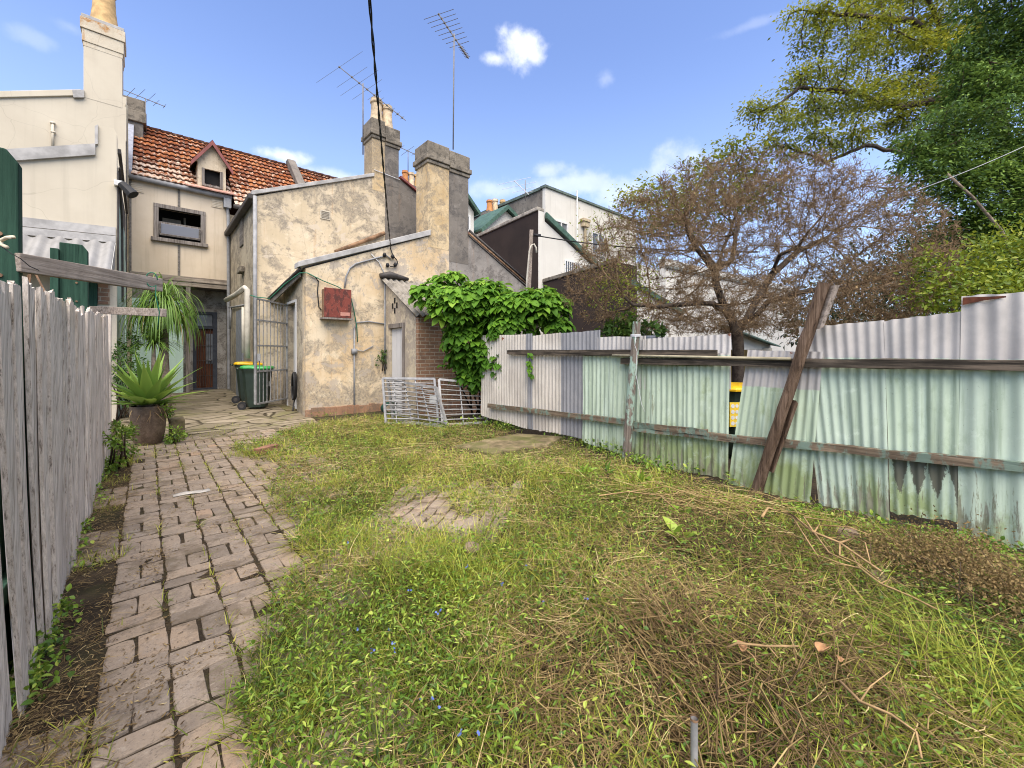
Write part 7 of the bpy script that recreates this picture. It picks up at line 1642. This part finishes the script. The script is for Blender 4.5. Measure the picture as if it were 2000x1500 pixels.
# scattered blue flowers
fl = [(912, 1120), (1060, 1205), (800, 1160), (860, 1205), (760, 1235), (770, 1260), (772, 1272), (855, 1212), (728, 1272), (1028, 1128), (820, 1372), (843, 1374), (854, 1390), (937, 1448), (680, 1060), (825, 1010), (980, 1165), (700, 1225), (1145, 1205), (900, 1440)]
P = np.array([onZ(px, py, .10) for px, py in fl]); P[:, 2] = hz(P[:, 0], P[:, 1])+.10; P = np.repeat(P, 3, 0)+rg.normal(size=(len(P)*3, 3))*.003; n = len(P); L = np.full(n, .012)
V, F, T = scatter(T_LEAF, P, unit(rdir(n, rg)+at(0, 0, .3)), unit(rdir(n, rg)+at(-SN, -CS, .5)), L, L*.9, rg.random(n)); tag(mesh_np('flowers', V, F, L_FLOWER, None, False, {'tint': T}), 'tiny blue flowers dotted among the creeping weeds', 'flowers', kind='stuff')
# long cut branches by the fence
def branch(name, label, pts, r, subs, seed):
    rg2 = np.random.default_rng(seed); t = thing(name, label, 'branch', onZ(*pts[0], .0)); m = MB()
    def world(px, py, h):
        p = onZ(px, py, h)
        for _ in range(3): p = onZ(px, py, float(hz(p[0], p[1]))+h+.03)
        return p
    P = [world(px, py, .06+.10*k/len(pts)+.04*rg2.random()) for k, (px, py) in enumerate(pts)]; m.tube(P, np.linspace(r, r*.5, len(P)), 7); m.build('stem', STICKM, t, True)
    m = MB()
    for (a, lst) in subs:
        Q = [P[a]]+[world(px, py, .06+.14*rg2.random()) for px, py in lst]; m.tube(Q, np.linspace(r*.6, r*.25, len(Q)), 6)
    m.build('twigs', STICKM, t, True)
branch('cut_branch', 'pale cut branch with forked twigs lying under the leaning post', [(1488, 1010), (1500, 992), (1545, 1005), (1590, 1040), (1640, 1060), (1690, 1095), (1720, 1115)], .011, [(3, [(1620, 1080), (1660, 1098)]), (3, [(1600, 1025), (1660, 1030), (1700, 1045)]), (4, [(1670, 1050), (1690, 1060), (1700, 1100)]), (2, [(1580, 1060), (1600, 1090)]), (4, [(1640, 1085), (1675, 1100), (1720, 1135)]), (3, [(1570, 1010), (1640, 1020)])], 1)
branch('cut_branch', 'long thin cut stem bending down the weeds at the right', [(1660, 1080), (1680, 1110), (1720, 1140), (1780, 1165), (1830, 1190)], .007, [(1, [(1640, 1100), (1600, 1085), (1560, 1075)]), (2, [(1740, 1130), (1780, 1150)])], 2)
branch('cut_branch', 'forked brown stick beside the curled dead leaves', [(1420, 1265), (1440, 1256), (1500, 1262), (1560, 1262)], .006, [(1, [(1470, 1280), (1480, 1295)]), (2, [(1520, 1285)])], 3)
branch('cut_branch', 'curved tan stem looping down at the right foreground', [(1640, 1330), (1680, 1370), (1740, 1395), (1790, 1430), (1800, 1480)], .006, [(1, [(1700, 1340), (1740, 1310)])], 4)
branch('cut_branch', 'long straw coloured stem lying across the grass before the leaning post', [(1170, 968), (1230, 960), (1290, 968), (1320, 995)], .006, [(1, [(1300, 950), (1400, 975), (1470, 990)]), (2, [(1350, 960), (1440, 970)])], 5)
# cut leafy sprig
bushy('cut_sprig', 'limp pale green cut sprig lying in the grass before the round post', 'plant', [(onZ(1140, 930, .06), (.16, .1, .05)), (onZ(1185, 935, .10), (.14, .1, .10)), (onZ(1240, 940, .06), (.16, .1, .05))], 110, L_WEED, .12, 51, tmpl=T_LEAF, wr=.26, stems=4, tint=(.75, .2), up=.8)
for k, (px, py, s_) in enumerate(((1326, 1010, .13), (1330, 1065, .15), (1780, 1080, .09), (1700, 1020, .09))):
    lab = ('broad leaved dock weed behind the taller one in the cut grass', 'tallest broad leaved dock weed in the middle of the cut grass', 'round leaved weed by the drip stained fence sheet', 'round leaved weed at the foot of the pale mint sheet')[k]
    c = onZ(px, py, .06); t = thing('broad_leaf_weed', lab, 'plant', (c[0], c[1], gz(c))); n = 8+k; az = rg.uniform(0, 2*PI, n); el = rg.uniform(.3, 1.3, n); D = np.c_[np.cos(az)*np.cos(el), np.sin(az)*np.cos(el), np.sin(el)]; L = s_*rg.uniform(.6, 1.2, n)
    V, F, T = scatter(T_LEAF, np.tile(at(c[0], c[1], gz(c)+.02), (n, 1))+rg.normal(size=(n, 3))*[.03, .03, .01], D, unit(-D*[1, 1, 0]+at(0, 0, 1)), L, L*.45, rg.uniform(.5, .95, n)); mesh_np('leaves', V, F, L_WEED, t, True, {'tint': T})
# brown seeding weed clump at the right edge
def seed_clump():
    rgs = np.random.default_rng(66); P = np.array([onZ(px, py, .12) for px, py in ((1760, 1085), (1800, 1070), (1850, 1100), (1900, 1120), (1950, 1140), (2000, 1150), (1870, 1060), (2040, 1190))]); t = thing('dried_weed_clump', 'brown seeding weed clump fallen against the fence foot', 'plant', P[3]*[1, 1, 0])
    n = 9000; k = rgs.integers(0, len(P), n); Q = P[k]+rgs.normal(size=(n, 3))*[.15, .15, .055]; Q = Q[Q[:, 0] < 4.93]; n = len(Q); Q[:, 2] = np.maximum(Q[:, 2], hz(Q[:, 0], Q[:, 1])+.01); L = rgs.uniform(.010, .026, n)
    V, F, T = scatter(T_DIAMOND, Q, rdir(n, rgs), rdir(n, rgs), L, L*.6, np.clip(rgs.normal(.45, .25, n), 0, 1)); mesh_np('seed_heads', V, F, L_SEED, t, False, {'tint': T})
    n = 260; k = rgs.integers(0, n, n) % len(P); A = P[k]+rgs.normal(size=(n, 3))*[.2, .2, .05]; A[:, 2] = hz(A[:, 0], A[:, 1])+.02; d = unit(rgs.normal(size=(n, 3))*[.7, .7, .2]+at(-.5, .8, .25)); V, F, T = segs(A, A+d*rgs.uniform(.1, .4, n)[:, None], np.full(n, .003), np.full(n, .0015), 4); mesh_np('stem', V, F, BARK_B, t, True)
seed_clump()
# ================================================================ SKY, SUN, CAMERA
def build_world():
    w = bpy.data.worlds.new('World'); S.world = w; w.use_nodes = True; nt = w.node_tree; nt.nodes.clear()
    N = lambda t, **k: (lambda x: [setattr(x, a, b) for a, b in k.items()] and x or x)(nt.nodes.new(t))
    L = nt.links.new
    sky = N('ShaderNodeTexSky'); sky.sky_type = 'NISHITA'; sky.sun_disc = False; sky.sun_elevation = math.radians(SUN_EL); sky.sun_rotation = math.radians(SUN_ROT); sky.air_density = 1.0; sky.dust_density = .6; sky.ozone_density = 2.5
    tc = N('ShaderNodeTexCoord'); g = tc.outputs['Generated']
    nz = N('ShaderNodeTexNoise'); nz.inputs['Scale'].default_value = 12; nz.inputs['Detail'].default_value = 10; nz.inputs['Roughness'].default_value = .6; L(g, nz.inputs['Vector'])
    nz2 = N('ShaderNodeTexNoise'); nz2.inputs['Scale'].default_value = 30; nz2.inputs['Detail'].default_value = 5; L(g, nz2.inputs['Vector'])
    def mth(op, a, b=0.0, cl=False):
        x = N('ShaderNodeMath', operation=op); x.use_clamp = cl
        for i, v in enumerate((a, b)):
            if hasattr(v, 'links'): L(v, x.inputs[i])
            else: x.inputs[i].default_value = v
        return x.outputs[0]
    def dot(v):
        x = N('ShaderNodeVectorMath', operation='DOT_PRODUCT'); L(g, x.inputs[0]); x.inputs[1].default_value = [float(q) for q in v]; return x.outputs['Value']
    total = None
    for (px, py, sx, sy, st) in CLOUDS:
        d = unit(ray(px, py)); r = unit(np.cross(d, [0, 0, 1.])); u = np.cross(r, d)
        a = mth('DIVIDE', dot(r), sx/FPX*d[0]/ray(px, py)[0]); b = mth('DIVIDE', dot(u), sy/FPX*d[0]/ray(px, py)[0])
        rr = mth('ADD', mth('MULTIPLY', a, a), mth('MULTIPLY', b, b)); front = mth('GREATER_THAN', dot(d), .5)
        v = mth('ADD', mth('SUBTRACT', 1.0, mth('SQRT', rr)), mth('MULTIPLY', mth('SUBTRACT', nz.outputs['Fac'], .5), 2.9)); v = mth('ADD', v, mth('MULTIPLY', mth('SUBTRACT', nz2.outputs['Fac'], .5), .7))
        mr = N('ShaderNodeMapRange', interpolation_type='SMOOTHSTEP'); L(v, mr.inputs[0]); mr.inputs[1].default_value = -.2; mr.inputs[2].default_value = 1.0
        c = mth('MULTIPLY', mth('MULTIPLY', mr.outputs[0], front), st); total = c if total is None else mth('MAXIMUM', total, c)
    hs = N('ShaderNodeHueSaturation'); hs.inputs['Saturation'].default_value = SKY_SAT; hs.inputs['Hue'].default_value = SKY_HUE; hs.inputs['Value'].default_value = SKY_VAL; L(sky.outputs[0], hs.inputs['Color'])
    hzm = N('ShaderNodeMapRange', interpolation_type='SMOOTHSTEP'); L(dot((0, 0, 1)), hzm.inputs[0]); hzm.inputs[1].default_value = .62; hzm.inputs[2].default_value = .02; hzm.inputs[4].default_value = .68
    pm = N('ShaderNodeMix', data_type='RGBA'); L(hzm.outputs[0], pm.inputs[0]); L(hs.outputs[0], pm.inputs[6]); pm.inputs[7].default_value = (*PALE_COL, 1)
    mx = N('ShaderNodeMix', data_type='RGBA'); L(total, mx.inputs[0]); L(pm.outputs[2], mx.inputs[6]); cs = N('ShaderNodeMix', data_type='RGBA'); L(nz2.outputs['Fac'], cs.inputs[0]); cs.inputs[6].default_value = (*[c*.80 for c in CLOUD_COL], 1); cs.inputs[7].default_value = (*[c*1.12 for c in CLOUD_COL], 1); L(cs.outputs[2], mx.inputs[7])
    bg = N('ShaderNodeBackground'); bg.inputs['Strength'].default_value = SKY_STR; L(mx.outputs[2], bg.inputs[0]); o = N('ShaderNodeOutputWorld'); L(bg.outputs[0], o.inputs[0])
SUN_EL, SUN_ROT = 60, 210
SKY_SAT, SKY_HUE, SKY_VAL, SKY_STR = 1.04, .512, 1.36, .12
CLOUD_COL = (6.1, 6.25, 6.6); PALE_COL = (2.9, 3.9, 5.7)
CLOUDS = [(1015, 97, 52, 30, .95), (972, 114, 34, 15, .7), (1042, 108, 24, 18, .7), (1185, 152, 26, 18, .25), (545, 304, 50, 15, .7), (1070, 332, 45, 18, .4), (1110, 362, 150, 24, .42), (985, 372, 80, 16, .35), (1310, 330, 80, 40, .4), (1230, 380, 110, 30, .4), (60, 75, 30, 16, .16), (140, 55, 26, 13, .14), (1480, 45, 80, 10, .15), (640, 345, 60, 16, .4)]
build_world()
sd = bpy.data.lights.new('sun', 'SUN'); sd.energy = 4.2; sd.angle = math.radians(74); sd.color = (1.0, .90, .76)
so = bpy.data.objects.new('sun', sd); COL.objects.link(so)
# direction towards the sun (Nishita rotation measured clockwise from +Y)
rot = math.radians(SUN_ROT); el = math.radians(SUN_EL); to = Vector((math.sin(rot)*math.cos(el), math.cos(rot)*math.cos(el), math.sin(el)))
so.rotation_euler = to.to_track_quat('Z', 'Y').to_euler()
cd = bpy.data.cameras.new('camera'); cd.sensor_width = 36; cd.lens = 36*FPX/2000; cd.shift_y = -(750-HZ)/2000; cd.clip_start = .05; cd.clip_end = 3000
co = bpy.data.objects.new('camera', cd); COL.objects.link(co); co.location = (0, 0, H); co.rotation_euler = (PI/2, 0, -TH); S.camera = co
S.view_settings.view_transform = 'Standard'; S.view_settings.look = 'None'; S.view_settings.exposure = .95; S.view_settings.gamma = 1
S.cycles.filter_width = 1.05; S.cycles.max_bounces = 6; S.cycles.diffuse_bounces = 3; S.cycles.use_denoising = True
